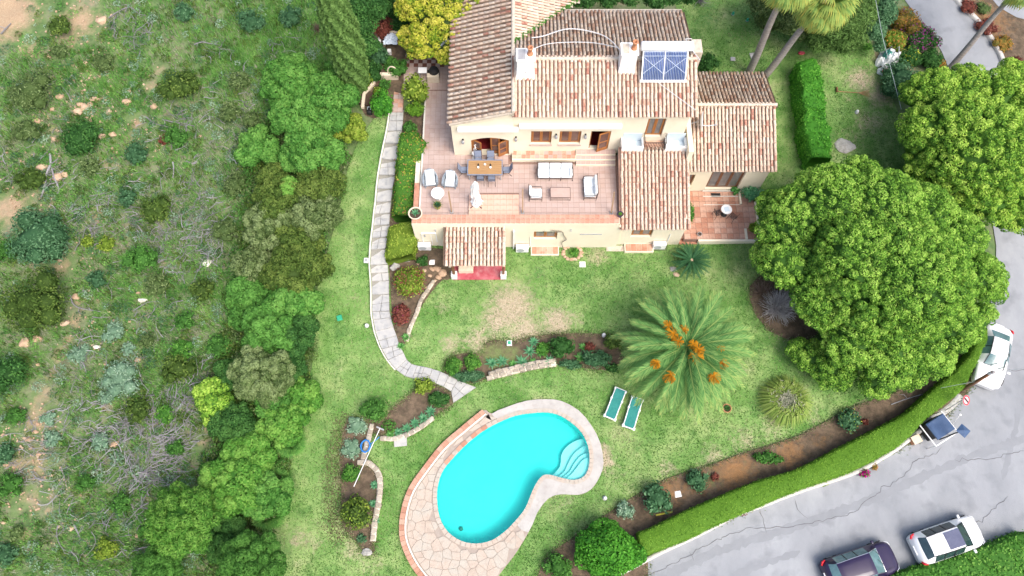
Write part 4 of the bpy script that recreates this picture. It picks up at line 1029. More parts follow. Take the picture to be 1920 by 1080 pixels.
def roof(name, O, U, D, W, Lg, m='tile', cm='channel', clip=None, singles=0, parent=None, pitch=.238, course=.375, slab_m='mortar', jit=.012, mesh_scale=1):
    """O: ridge corner; U along the ridge, D down the slope (unit vectors)."""
    par = parent or house
    O, U, D = Vector(O), Vector(U).normalized(), Vector(D).normalized(); Nn = U.cross(D)
    if Nn.z < 0: Nn = -Nn
    nc, nr_ = int(round(W / pitch)), int(math.ceil(Lg / course)); pc = W / nc
    b = MB()
    if clip is None:
        q = [O, O + U * W, O + U * W + D * (Lg - .06), O + D * (Lg - .06)]; b.add([*q, *[p - Nn * .12 for p in q]], [(0,1,2,3),(4,7,6,5),(0,4,5,1),(1,5,6,2),(2,6,7,3),(3,7,4,0)])
    else:
        g = .5
        for i in range(int(W / g) + 1):
            for j in range(int(Lg / g) + 1):
                c = O + U * (i + .5) * g + D * (j + .5) * g
                if clip(c): q = [O + U * i*g + D*j*g, O + U*(i+1)*g + D*j*g, O + U*(i+1)*g + D*(j+1)*g, O + U*i*g + D*(j+1)*g]; b.add(q, [(0,1,2,3)])
    rf = b.build(name, M[slab_m], par, world=True)
    if m + str(id(par)) not in tile_me:
        me = bpy.data.meshes.new('roof_tile'); me.from_pydata([tuple(v) for v in TV], [], [tuple(map(int, f)) for f in TF]); me.polygons.foreach_set('use_smooth', [True] * 5 + [False] * 5); me.materials.append(M[m]); tile_me[m + str(id(par))] = me
    me = tile_me[m + str(id(par))]
    ro = org(rf); VV, FF, KVV, KFF = [], [], [], []; cnt = 0; base = Matrix((U, D, Nn)).transposed()
    kb = Matrix.Identity(3)
    for j in range(nr_ - 1, -1, -1):
        for i in range(nc):
            y = Lg - (nr_ - j) * course; 
            for kind_, off in ((0, .5), (1, 0)):
                p = O + U * (pc * (i + off)) + D * (y + (RND.gauss(0, jit) if kind_ == 0 else -.02)) 
                if clip and not clip(p + D * .2): continue
                if y < -.3: continue
                if kind_ == 0:
                    r = RND.gauss(0, .025); mr = base @ Matrix.Rotation(r, 3, 'Z') @ Matrix.Rotation(RND.gauss(.0, .012), 3, 'X'); p = p + Nn * (RND.uniform(0, .012)) + U * RND.gauss(0, .006)
                    if cnt < singles:
                        o = bpy.data.objects.new('roof_tile', me); COL.objects.link(o); o.parent = rf
                        mm = mr.to_4x4(); mm.translation = p - ro; o.matrix_local = mm; cnt += 1
                    else:
                        VV.append(TV @ np.array(mr).T + np.array(p)); FF.append(TF + len(TV) * (len(VV) - 1))
                else:
                    KVV.append(KV @ np.array(base).T + np.array(p)); KFF.append(KF + len(KV) * (len(KVV) - 1))
    if VV:
        o = npmesh('roof_tiles', np.concatenate(VV), np.concatenate(FF), M[m], rf, world=True); o['kind'] = 'stuff'
        sm = np.tile(np.r_[np.ones(5, bool), np.zeros(5, bool)], len(VV)); o.data.polygons.foreach_set('use_smooth', sm)
    if KVV:
        o = npmesh('channel_tiles', np.concatenate(KVV), np.concatenate(KFF), M[cm], rf, smooth=True, world=True); o['kind'] = 'stuff'
    return rf
def ridge(parent, a, b_, r=.12, m='mortar'):
    a, b_ = Vector(a), Vector(b_); n = max(1, int((b_ - a).length / .4)); mb = MB(); d = (b_ - a) / n
    for i in range(n): mb.tube([a + d * i + Vector((0,0,RND.uniform(0,.015))), a + d * (i + 1.08)], [r * .88, r], n=8)
    return mb.build('ridge_tiles', M[m], parent, smooth=False, world=True, kind='stuff')

sA = (8.57 - 7.5) / 3.3
mA = Vector((0, -3.3, -(8.57 - 7.5))).normalized(); lA = math.hypot(3.3, 1.07)
rA = roof('main_roof', (xA0, 29.5, 8.57), (1,0,0), mA, xA1 - xA0, lA + .05)
zB = lambda Y_: 8.57 - .29 * (Y_ - 29.5)
zC = lambda x_: 8.1 - .32 * (x_ - xA0)
xB1 = xA1 - .15
rB = roof('north_roof', (xB1, 29.5, 8.55), (-1,0,0), (0, 1, -.29), xB1 - xA0 - .1, 5.1, m='tile_old', cm='channel_old', clip=lambda p: p.z > zC(p.x) - .02)
rC = roof('west_roof', (xA0 - .02, 46, 8.05), (0,-1,0), (-(xA0 - C_e), 0, -1.25), 46 - 26.05, math.hypot(xA0 - C_e, 1.25), m='tile', cm='channel_old', pitch=.34)
rE = roof('east_slope_roof', (xA0 + .05, 31.0, 8.1), (0,1,0), (1, 0, -.32), 14, 6.0, cm='channel', clip=lambda p: p.z > zB(p.y) + .02 and p.y > 31.2)
ridge(rA, (xA0, 29.5, 8.66), (xA1, 29.5, 8.66)); ridge(rC, (xA0 - .02, 26.05, 8.13), (xA0 - .02, 46, 8.13), r=.13)
# mortar strip of the verge along the main roof
hb('verge', M['mortar'], [(xA0 - .1, xA0 + .02, 26.2, 28.2, 7.4, 8.06)], rC)
yR = lambda z: 0
rD = roof('low_roof', (6.82, 25.72, 4.37), (1,0,0), Vector((0, -4.75, -1.47)), 11.22 - 6.82, math.hypot(4.75, 1.47), singles=246, clip=None)
rW = roof('wing_roof', (11.1, 28.9, 4.83), (1,0,0), Vector((0, -4.1, -1.33)), 16.97 - 11.1, math.hypot(4.1, 1.33), m='tile', cm='channel_old', singles=48)
rW2 = roof('wing_back_roof', (16.97, 28.9, 4.81), (-1,0,0), Vector((0, 3.36, -1.09)), 16.97 - 11.1, math.hypot(3.36, 1.09), m='tile_old', cm='channel_old')
ridge(rW, (11.1, 28.9, 4.92), (17.0, 28.9, 4.92))
b = MB(); b.box(11.0, 11.3, 25.2, 28, 3.0, 5.2); b.build('flashing', M['wall'], house, world=True)
# moss in the valley
vp = []
for i in range(900):
    e = RND.uniform(0, 4.2); y_ = 29.5 + (8.57 - zC(xA0 + e)) / .29; vp.append((xA0 + e + RND.gauss(0, .06), y_ + RND.gauss(0, .09), zC(xA0 + e) + .1 + RND.uniform(0, .06)))
vp = np.array(vp); o = leaves(vp, np.tile((0, 0, 1), (len(vp), 1)), .13, M['green'], 'valley_moss', rC); o['kind'] = 'stuff'
# chimneys
for x0, x1, y0, y1, zt in ((.25, 1.36, 28.45, 29.32, 9.75), (6.35, 7.35, 28.75, 29.6, 9.9)):
    b = MB(); zb = 8.1
    b.box(x0 + .04, x1 - .04, y0, y1, 7.9, zt); b.add([(x0-.03, y0-.18, 8.0), (x1+.03, y0-.18, 8.0), (x1-.04, y0, 8.9), (x0+.04, y0, 8.9), (x0-.03, y1, 8.0), (x1+.03, y1, 8.0), (x1-.04, y1, 8.9), (x0+.04, y1, 8.9)], [(0,1,2,3),(1,5,6,2),(5,4,7,6),(4,0,3,7)])
    b.rbox(((x0+x1)/2, (y0+y1)/2, zt), (x1 - x0 + .05, y1 - y0 + .06, .12), r=.03)
    ch = b.build('chimney', M['white'], house, world=True)
    b = MB(); b.lathe([(.18, 0), (.17, .12), (.13, .16), (.13, .5), (.17, .52), (.17, .62), (.1, .62), (.1, .3)], 14, ((x0+x1)/2 + .25, (y0+y1)/2, zt + .05)); b.build('chimney_pot', M['terracotta'], ch, world=True, smooth=True)
    b = MB(); b.box(x0 + .1, (x0+x1)/2 - .02, y0 + .06, y1 - .06, zt + .06, zt + .075); b.build('chimney_cap', M['grey'] if x0 < 1 else M['yellowcap'] if 'yellowcap' in M else M['mortar'], ch, world=True)
    b = MB(); b.tube([((x0+x1)/2, y0 - .03, 8.75), ((x0+x1)/2, y0 + .1, 8.75)], .05, n=8); b.build('vent_hole', M['dark'], ch, world=True)
b = MB(); c0 = [(1.0, 29.3, 9.55), (2.0, 30.2, 9.1), (3.5, 30.7, 8.7), (5, 30.6, 8.75), (6.3, 29.7, 9.4)]; b.tube(smooth_line([(x, y, z) for x, y, z in c0]), .022, n=5)
b.tube(smooth_line([(1.2, 31.3, 8.4), (1.9, 31.5, 8.3), (3.6, 32.2, 8.15), (5.6, 31.6, 8.25), (6.5, 30, 8.8)]), .03, n=5)
b.build('roof_cable', M['cable'], house, world=True)
b = MB(); b.tube([XYZ for XYZ in [(8.7, 28.0, 8.35), (10.9, 26.4, 7.85)]], .02, n=4); b.tube([(11.2, 29.3, 8.8), (10.7, 30.5, 8.6), (10.6, 31.2, 8.4), (11, 31.3, 8.3)], .03, n=5); b.build('roof_cable', M['cable'], house, world=True)
# white masonry block beside the solar heater
hb('flue_block', M['mortar'], [(10.9, 11.5, 30.0, 31.0, 6.5, 8.6)])

# ---- solar water heater
sh = thing('solar_water_heater', 'blue tube solar collector with white tank on the main roof', 'solar heater', (9, 28.6, 8.6))
a0, a1 = Vector((0, 28.1, 8.42)), Vector((0, 29.25, 9.62)); dd = (a1 - a0)
def SP(x, t, o=0): 
    nrm = Vector((0, -dd.z, dd.y)).normalized(); return Vector((x, a0.y + dd.y * t, a0.z + dd.z * t)) + nrm * o
b = MB(); b.add([SP(7.7, 0), SP(10.3, 0), SP(10.3, 1), SP(7.7, 1)], [(0,1,2,3)]); b.build('collector_panel', M['solarback'], sh, world=True)
b = MB()
for x in (7.7, 8.98, 10.3): b.tube([SP(x, 0, .03), SP(x, 1, .03)], .045, n=4)
b.tube([SP(7.6, -.02, .03), SP(10.4, -.02, .03)], .09, n=6); b.build('collector_frame', M['white'], sh, world=True)
b = MB()
for s_ in ((7.75, 8.93), (9.03, 10.25)):
    b.tube([SP(s_[0], .25, .1), SP(s_[1], .8, .1)], .02, n=4); b.tube([SP(s_[0], .8, .1), SP(s_[1], .25, .1)], .02, n=4)
b.tube([SP(7.7, .85, .1), SP(10.3, .85, .1)], .02, n=4); b.build('brace', M['solarback'], sh, world=True)
for k in range(26):
    x = 7.8 + k * (2.4 / 25)
    b = MB(); b.tube([SP(x, .02, .04), SP(x, .98, .04)], .03, n=6); b.build('glass_tube', M['solar'], sh, world=True, smooth=True)
b = MB(); mx = Matrix.Translation((7.55, 29.5, 9.78)) @ Matrix.Rotation(PI / 2, 4, 'Y')
b.lathe([(0, 0), (.22, .0), (.29, .06), (.29, 3.0), (.22, 3.06), (0, 3.06)], 18, mx=mx); b.build('tank', M['whiteplain'], sh, world=True, smooth=True)
b = MB()
for x in (7.8, 9, 10.2): b.box(x - .03, x + .03, 29.45, 29.52, 8.4, 9.6)
b.build('stand_leg', M['grey'], sh, world=True)
# ---- satellite dish on the wing roof
c = G(1312, 228, 5.2); ds = thing('satellite_dish', 'white satellite dish seen edge on above the wing roof', 'satellite dish', tuple(c))
b = MB(); mx = Matrix.Translation((0, 0, .1)) @ Matrix.Rotation(math.radians(78), 4, 'Y') @ Matrix.Rotation(.15, 4, 'X')
b.lathe([(0, 0), (.25, .02), (.45, .07), (.6, .14), (.6, .16), (.45, .09), (0, .02)], 24, mx=mx); b.build('dish', M['whiteplain'], ds, smooth=True)
b = MB(); b.tube([(.05, -.05, -.3), (.5, -.25, -.1), (.95, -.25, .0)], .025, n=5); b.build('arm', M['white'], ds)
b = MB(); b.tube([(-.1, 0, 0), (-.5, -.0, -.2), (-.7, 0, -.2)], .03, n=6); b.build('bracket', M['grey'], ds)
b = MB(); b.rbox((.98, -.25, .0), (.14, .1, .1), r=.02); b.build('receiver', M['grey'], ds)

# ---- terrace
terr = thing('terrace_floor', None, None, (0, 24, 3)); terr['kind'] = 'structure'
hb('slab', M['grout'], [(-5.85, 6.9, 21.4, 26.36, 2.75, 2.985), (-5.85, xH0 - .003, 26.36, 31.5, 2.7, 2.985)], terr)
def tilegrid(parent, x0, x1, y0, y1, z, s, mats, singles, name='floor_tile', gap=.012, th=.03, checker=None, skip=None, stuff_name='floor_tiles', level_jit=.003, order=1):
    me = {}; cnt = 0; rest = {}
    nx_, ny_ = int(round((x1 - x0) / s)), int(round((y1 - y0) / s)); sx, sy = (x1 - x0) / nx_, (y1 - y0) / ny_; ro = org(parent)
    for j in range(ny_):
        for i in range(nx_):
            cx, cy = x0 + (i + .5) * sx, y0 + (j + .5) * sy
            if skip and skip(cx, cy): continue
            m = mats[(i + j) % 2] if checker else RND.choice(mats)
            zz = z + RND.uniform(-1, 1) * level_jit
            if cnt < singles:
                if m not in me:
                    b = MB(); b.cbox((0, 0, -th / 2), (sx - gap, sy - gap, th)); q = bpy.data.meshes.new(name); q.from_pydata(b.v, [], b.f); q.materials.append(M[m]); me[m] = q
                o = bpy.data.objects.new(name, me[m]); COL.objects.link(o); o.parent = parent; o.location = Vector((cx, cy, zz)) - ro; cnt += 1
            else: rest.setdefault(m, MB()).cbox((cx, cy, zz - th / 2), (sx - gap, sy - gap, th))
    for m, b in rest.items(): b.build(stuff_name, M[m], parent, world=True, kind='stuff')
    return cnt
c1 = tilegrid(terr, -5.8, 6.7, 21.76, 26.34, 3.01, .345, ['terra'], 298, skip=lambda x, y: (y > 25.5 and x > -.1) or (-2.75 < x < .45 and y < 23.35))
tilegrid(terr, -5.8, xH0 - .01, 26.35, 31.4, 3.01, .345, ['terra'], 0)
hb('terrace_edge', M['whiteedge'], [(-5.9, -5.8, 21.76, 31, 2.8, 3.06)], terr)
plat = thing('raised_platform', None, None, (-1.2, 22.6, 3.1)); plat['kind'] = 'structure'
hb('platform_base', M['grout'], [(-2.75, .45, 21.76, 23.35, 2.9, 3.12)], plat)
tilegrid(plat, -2.74, .44, 21.77, 23.34, 3.145, .4, ['terra_light'], 60)
ppt = thing('parapet_coping', None, None, (0, 21.4, 3.4)); ppt['kind'] = 'structure'
tilegrid(ppt, -6.24, 6.7, 21.12, 21.74, 3.445, .31, ['parapet'], 100, name='coping_tile')
hb('landing', M['wall'], [(.0, 6.7, 25.82, YF - .004, 3.0, 3.27)]); hb('landing', M['wall'], [(4.15, 6.7, 25.5, 25.817, 3.0, 3.14)]); hb('landing', M['wall'], [(4.15, 6.7, 26.12, YF-.003, 3.27, 3.43)])
land = thing('landing_paving', None, None, (3, 26, 3.3)); land['kind'] = 'structure'
tilegrid(land, .02, 4.12, 25.9, YF - .02, 3.292, .3, ['platform', 'terra_light', 'brick'] if 'platform' in M else ['terra_light', 'terra', 'parapet'], 30, name='landing_tile')
tilegrid(land, 4.15, 6.68, 25.87, 26.11, 3.292, .3, ['terra'], 20, name='landing_tile'); tilegrid(land, 4.15, 6.68, 25.55, 25.81, 3.16, .3, ['terra'], 20, name='landing_tile'); tilegrid(land, 4.17, 6.68, 26.14, 26.49, 3.45, .33, ['terra'], 20, name='landing_tile')
# brick strip next to the left hedge
hb('side_coping', M['terra_dark'], [(-6.25, -5.93, 21.76, 24.2, 3.0, 3.1)], terr)

# right patio
pat = thing('side_patio', None, None, (14, 23, .5)); pat['kind'] = 'structure'
hb('patio_base', M['grout'], [(11.35, 16.3, 21.45, 25.09, -.2, .485)], pat)
hb('patio_wall', M['wall'], [(12.3, 16.35, 21.3, 21.448, -.3, .5), (16.303, 16.42, 21.45, 24.2, -.3, .62), (15.4, 15.55, 21.45, 22.2, .5, .6), (15.3, 15.42, 24.0, 25.0, .5, .7)], pat)
tilegrid(pat, 11.4, 16.28, 21.47, 25.05, .51, .41, ['terra_dark'], 120, gap=.02)
hb('step', M['whiteedge'], [(12.9, 15.3, 24.62, 24.67, .5, .56), (12.9, 15.3, 24.0, 24.04, .5, .53), (12.9, 15.3, 25.0, 25.05, .5, .7)], pat)
b = MB(); 
for k in range(2): b.add([(11.1, 21.3 + k*.33, .1 + k*.2), (12.3, 21.3 + k*.33, .1 + k*.2), (12.3, 21.62 + k*.33, .1 + k*.2), (11.1, 21.62+k*.33, .1+k*.2), (11.1, 21.3 + k*.33, -.3), (12.3, 21.3 + k*.33, -.3)], [(0,1,2,3),(0,4,5,1)])
b.build('step', M['terra_dark'], pat, world=True)
# upper left patio with chequered tiles
cp_ = thing('back_patio', None, None, (-6, 34, 2.97)); cp_['kind'] = 'structure'
xq = XW(753, 34, 3); 
hb('patio_base', M['grout'], [(XW(755,32,3), xH0 - .01, 31.5, 40, 2.7, 2.975), (-9.6, XW(755,32,3), 33.6, 40, 2.7, 2.95)], cp_)
tilegrid(cp_, XW(757,32,3), xH0 - .02, 31.5, 33.4, 3.0, .34, ['terra'], 70)
tilegrid(cp_, XW(757,32,3), xH0 - .02, 33.42, 35.2, 3.0, .3, ['check_dark', 'terra'], 110, checker=True, name='chequer_tile', stuff_name='chequer_tiles')
tilegrid(cp_, -8.2, xH0 - .02, 35.22, 39, 3.0, .34, ['terra'], 0)
hb('entry_strip', M['grout'], [(XW(737,31,3), XW(757,31,3), 29.7, 33.59, 2.6, 2.97)], cp_)
tilegrid(cp_, XW(738,31,3), XW(756.5,31,3), 29.72, 33.55, 3.0, .36, ['terra_dark', 'terra'], 30)

# ---- porch
pc = thing('porch', 'small tiled porch roof on white pillars over a red floor', 'porch', (-2.3, 20, 0))
b = MB(); b.box(-3.85, -.45, 18.75, 21.09, -.3, .08); b.build('floor', M['red'], pc, world=True)
for x in (-3.75, -.55):
    b = MB(); b.box(x - .19, x + .19, 18.75, 19.12, .08, .62); b.build('pillar_base', M['white'], pc, world=True)
    b = MB(); b.box(x - .08, x + .08, 18.86, 19.02, .62, 2.25); b.build('post', M['wooddark'], pc, world=True)
b = MB(); b.box(-4.1, -.42, 18.82, 18.98, 2.25, 2.38); b.build('beam', M['wooddark'], pc, world=True)
roof('porch_roof', (-4.2, 21.05, 2.92), (1,0,0), Vector((0, -2.35, -.5)), 3.8, math.hypot(2.35, .5), parent=pc, singles=120, cm='channel_old', slab_m='mortar')
b = MB(); b.box(-4.15, -4.0, 19.6, 21.09, 0, 2.4); b.build('side_wall', M['wall'], pc, world=True)
bn = thing('bench', 'cream rendered bench on the red porch floor', 'bench', (-3.0, 19.3, .08))
b = MB(); b.rbox((0, .1, .22), (.95, .45, .44), r=.03); b.build('bench_seat', M['creampot'], bn)
b = MB(); b.rbox((0, .38, .5), (.95, .14, .6), r=.03); b.build('bench_back', M['creampot'], bn)
# ================================================================== VEGETATION
def bl(px, py, r, z, ry=None, rz=None, ground=None):
    """one lump of a crown: its centre seen at (px, py), z metres above the ground there"""
    g = ground if ground is not None else T(px, py).z
    c = G(px, py, g + z); rr = PX(c, r); return (c.x, c.y, c.z, rr, PX(c, ry) if ry else rr, rz or rr * .8)
def trunk_mb(b, base, top, r0, r1, wob=.08, n=6, seg=6):
    pts = [base.lerp(top, i / seg) + Vector((RND.gauss(0, wob), RND.gauss(0, wob), 0)) * (0 < i < seg) for i in range(seg + 1)]
    b.tube(pts, [r0 + (r1 - r0) * i / seg for i in range(seg + 1)], n=n)
def tree(name, label, cat, blobs, m, base=None, n=4000, leafs=.16, puffs=0, puff_r=.35, r0=.16, group=None, width=.6, lo=-.1, core_k=.8, spread=.9, jr=.12, core_m=None, vr=.25, lumpy=True, bark='bark', pv=.22):
    B = np.array(blobs, float)
    if base is None:
        c = B[:, :2].mean(0); base = Vector((c[0], c[1], TH(*c)))
    t = thing(name, label, cat, tuple(base), group=group)
    b = MB(); top = Vector((B[0][0], B[0][1], B[0][2] - B[0][5] * .2)); hub = base.lerp(top, .45)
    trunk_mb(b, base - Vector((0, 0, .2)), hub, r0, r0 * .8)
    for q in B[:10]: trunk_mb(b, hub, Vector((q[0], q[1], q[2])), r0 * .55, r0 * .15, wob=.1, n=5)
    b.build('trunk', M[bark], t, world=True, smooth=True)
    if lumpy and not puffs:                       # break every lump into smaller ones
        nl = max(6, int(len(B) * 7)); P, N_, v = blob_samples(B, nl, lo=lo, jr=.08, cull=.8)
        mr = B[:, 3].mean() * (.36 if len(B) > 2 else .42); rr = mr * NR.uniform(.6, 1.15, len(P))
        B2 = np.c_[P - N_ * rr[:, None] * .4, rr, rr, rr * .85]; B2 = np.concatenate([B, B2])
        P, N_, v = blob_samples(B2, n, lo=lo, jr=jr, cull=None, vr=vr)
        d = ((P[:, None, :] - B[None, :, :3]) / B[None, :, 3:]); keep = (np.sqrt((d ** 2).sum(2)).min(1) > .82); P, N_, v = P[keep], N_[keep], v[keep]
    elif puffs:
        P, N_, v = blob_samples(B, puffs * 5, lo=lo, jr=.05, cull=.9); kp = poisson(P, puff_r * 1.42, 99999); P, N_ = P[kp], N_[kp]; P = P - N_ * puff_r * .5
        rr = puff_r * NR.uniform(.75, 1.3, len(P)); B2 = np.c_[P, rr, rr, rr * .9]
        P, N_, v = blob_samples(B2, n, lo=-.2, jr=.14, cull=None, vr=pv)
        v = v - .02 + (N_[:, 2] - .2) * .42  # painted light: leaf tone lighter on puff tops, darker on their undersides
    else: P, N_, v = blob_samples(B, n, lo=lo, jr=jr, vr=vr)
    leaves(P, N_, leafs, m, 'crown', t, width=width, v=v, spread=spread)
    core('inner_foliage', B, core_m or m, t, k=core_k, v=.02)  # core takes the darkest leaf tone, painting shade into the crown gaps
    return t
nb = [0]
def bush(px, py, r, label, m, h=None, ry=None, n=None, leafs=.12, name='bush', cat='bush', group=None, k=4, width=.6, spread=1.0, flowers=None, core_k=.72, gz=None, rag=.16, lo=-.15):
    """low plant whose outline is centred on (px, py) in the photograph"""
    p = T(px, py) if gz is None else G(px, py, gz); rr = PX(p, r); h = h or rr * 1.25
    c = G(px, py, p.z + h * .5); cx, cy = c.x, c.y; base = Vector((cx, cy, p.z if gz is not None else TH(cx, cy)))
    t = thing(name, label, cat, tuple(base), group=group)
    fy = (PX(p, ry) / rr) if ry else 1
    B = [(cx, cy, base.z + h * .42, rr * .74, rr * .74 * fy, h * .52)]
    kk = k + 2
    for i in range(kk):
        a = 2 * PI * (i + RND.random() * .8) / kk; q = rr * RND.uniform(.42, .66); s = rr * RND.uniform(.3, .46)
        B.append((cx + q * math.cos(a), cy + q * fy * math.sin(a), base.z + h * RND.uniform(.3, .66), s, s * max(fy, .6), min(h * .42, s)))
    area = rr * rr * fy * 3 + rr * h * 3; n = n or int(min(9000, area / (leafs * leafs * width) * 1.15))
    P, N_, v = blob_samples(np.array(B), n, lo=lo, jr=rag, cull=.8, vr=.2)
    pn = np.array([mnoise.noise(Vector(q * (2.2 / max(.5, rr)))) for q in P]); v = v + pn * .35
    P = P + N_ * (pn[:, None] * rr * .12)
    leaves(P, N_, leafs, M[m], 'foliage', t, width=width, v=v, spread=spread)
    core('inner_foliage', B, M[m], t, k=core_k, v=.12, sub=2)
    b = MB(); trunk_mb(b, base - Vector((0, 0, .1)), base + Vector((0, 0, h * .5)), .05, .03, n=5, seg=3); b.build('stem', M['bark'], t, world=True)
    if flowers:
        fm, fn, fs = flowers; P, N_, v = blob_samples(np.array(B), fn, lo=.0, jr=.05, cull=.8); leaves(P + N_ * .04, N_, fs, M[fm], 'flowers', t, width=.8, v=v)['kind'] = 'stuff'
    return t

# ---- scrub hill: single bushes
for a in [
 (110,48,25,'olive green bush below the sandy track at the top left','olive_dark'),(55,168,46,'large loose olive green bush at the left edge under the sandy clearing','olive'),
 (148,256,42,'dark round evergreen bush below the pile of pale boulders','darkg'),(335,160,41,'olive green dome bush right of the narrow dirt trail','olive_dark'),
 (193,115,24,'brownish green bush between the branch heap and the boulders','olive'),(110,95,18,'small faint green bush below the sandy track','olive'),(55,335,30,'green bush beside the forked dead stump','olive_dark'),(48,245,28,'greyish green bush left of the dark round bush','olive'),
 (68,445,64,'big grey green bush at the left edge above the largest olive bush','bluegreen'),(62,572,70,'largest olive brown dome bush at the left edge','olive_dark'),(8,700,48,'very dark green bush cut by the left edge of the photo','darkg'),
 (164,452,14,'small yellow green shrub in the bare grey patch','yellowg'),(199,457,19,'yellowish olive shrub just right of the smaller yellow one','yellowg'),(180,524,21,'small dark blue green bush beside the pale trail','bluegreen'),
 (265,485,34,'mid green bush below two yellowish shrubs','green'),(292,390,34,'rounded olive green bush above the grey twig field','olive_dark'),(252,287,25,'teal green bush left of the rust coloured shrub','bluegreen'),
 (168,315,22,'low olive shrub beneath the dark round bush','olive'),(8,470,24,'bright green bush cut by the left edge beside the grey green one','green'),(212,622,24,'silvery green plant nearest the pale boulder with a flat white stone above','silver'),
 (148,664,23,'silvery green plant beside the dirt trail','silver'),(240,655,16,'small silvery plant between two larger silver plants','silver'),(225,712,42,'widest patch of silvery green leaves on the slope','silver'),(200,745,18,'low silvery plant at the foot of the widest silver patch','silver'),
 (332,690,34,'olive bush with brown tinge beside a forked grey branch','olive_dark'),(340,655,26,'vivid lime green weeds above the brown tinged olive bush','bright'),(378,545,27,'narrow dark olive bush right of the white flat stone','olive_dark'),
 (292,535,26,'low olive bush above the flat white stone','olive'),(275,640,16,'small brown olive bush below the white flat stone','olive'),(345,22,24,'teal bush at the top edge of the slope','bluegreen'),(20,910,28,'green bush at the lower left edge','green'),(10,850,24,'teal green bush above the lower left edge one','bluegreen'),
 (10,1040,26,'deep green bush in the lower left corner','bluegreen'),(258,765,29,'olive bush above the heap of cut branches','olive_dark'),(308,775,22,'lime green weed clump beside the heap of cut branches','bright'),(308,262,13,'small rust coloured dry shrub','redl'),
 (90,785,18,'small silvery plant above the stony patch','silver'),(98,822,20,'silvery plant on the stony patch','silver'),(188,828,22,'silvery plant left of the cut branches','silver'),(30,780,22,'green shrub left of the stony patch','green'),
 (330,255,24,'dark green ragged shrub between thin grey sticks','green'),(240,372,20,'teal spiky shrub in the grey twigs','bluegreen'),(430,210,24,'grey green scrub left of the lush trees','olive'),(450,150,24,'grey green scrub bush near the top of the lush trees','olive'),
 (470,40,28,'teal grass bush near the upper edge','bluegreen'),(545,30,26,'grey teal bush at the upper edge by the cypress','bluegreen'),(440,345,26,'mid green shrub left of the tree belt','olive'),(420,430,28,'green shrub beside the white rock','olive'),(200,1030,24,'yellow green weeds near the bottom of the slope','yellowg'),
 (225,945,22,'green leafy shrub below the heap of branches','green'),(160,905,20,'low green shrub beside the trail at the bottom','green'),(280,995,24,'bright green weeds left of the feathery tree','bright'),(345,600,22,'green shrub by the long pale stick','green'),(410,650,28,'green shrub under the tree belt edge','green'),
 (260,300,14,'small leafy tuft beside the teal bush','green'),(470,225,20,'thorny dull shrub beside the lush trees','olive'),(30,1000,16,'small shrub near the lower left corner','olive'),(390,880,20,'green bush touching the branch heap','green'),(330,840,20,'green sapling inside the branch heap','green')]:
    px, py, r, lab, m = a; fine = m in ('silver', 'bright'); bush(px, py, r, lab, m, leafs=.17 if m in ('olive_dark','darkg','bluegreen') else .13, spread=1.1, width=.5, rag=.2, h=PX(T(px,py), r) * (.7 if m in ('silver','bright') else 1.1), core_k=.66)

# ---- belt of trees between the slope and the lawn
belt = [
 (545,160,52,2.6,'lush','tree','lush green tree at the top of the tree belt'),(565,225,56,2.8,'lush','tree','broad lush green tree in the upper tree belt'),(484,276,36,1.8,'lush','tree','small lush green tree standing out to the left of the belt'),
 (622,190,50,2.6,'lush','tree','leafy green tree under the foot of the cypress'),(590,290,52,2.6,'lush','tree','lush green tree just above the dull grey green ones'),(655,240,28,1.2,'yellowg','bush','yellowish bush at the lawn edge under the cypress'),
 (600,345,44,2.4,'olive_dark','tree','dull olive tree leaning over the lawn edge'),(528,365,50,2.6,'olive_dark','tree','dull olive tree left of the dark gap in the belt'),(588,405,46,2.4,'olive','tree','pale dull tree beside the lawn in the belt middle'),(541,348,11,3.4,'bright','sapling','tiny bright green sapling poking out of the dull trees'),
 (560,455,48,2.2,'olive_dark','tree','mid green tree beside the lawn in the belt middle'),(505,425,46,2.4,'olive','tree','grey green loose tree in the belt middle'),(545,510,52,2.6,'olive_dark','tree','dark olive tree above the blue green one'),(475,500,36,1.8,'olive','tree','yellow flecked tree at the left of the belt middle'),
 (550,570,48,2.4,'lush','tree','leafy tree above the row of dwarf palms'),(470,555,34,1.6,'green','tree','blue green bushy tree at the left of the belt'),(502,620,50,2.4,'green','tree','wide green tree left of the lawn bulge'),(556,625,36,2.2,'darkg','tree','dark green tree touching the lawn bulge'),
 (490,705,58,2.8,'olive','tree','large pale olive tree with soft foliage'),(405,755,36,2.0,'pine2','tree','yellow green tree left of the dark conifer'),(440,795,42,2.0,'darkg','tree','dark conifer under the yellow green tree'),(540,685,32,2.0,'darkg','tree','dark tree right of the large pale olive tree'),
 (562,745,34,1.6,'bright','bush','bright green bush reaching onto the lawn'),(530,795,42,2.0,'bright','tree','yellow green leafy tree beside the lawn'),(475,840,42,2.2,'bright','tree','bright leafy tree above the broadest bright one'),(445,895,60,2.6,'bright','tree','broadest bright green leafy tree in the lower belt'),
 (500,925,44,2.2,'lush','tree','green tree beside the lower dwarf palms'),(420,1010,40,1.6,'darkg','bush','dark shrub in the shade below the feathery tree'),(452,590,24,1.2,'green','bush','small green bush at the belt left edge'),(645,130,30,1.6,'green','bush','green bush at the cypress foot'),
 (590,500,34,1.6,'olive_dark','bush','olive bush at the lawn edge above the dwarf palms'),(515,745,40,2.0,'green','tree','green tree between the pale olive tree and the lawn'),(440,700,30,1.4,'darkg','bush','dark bush left of the large pale olive tree')]
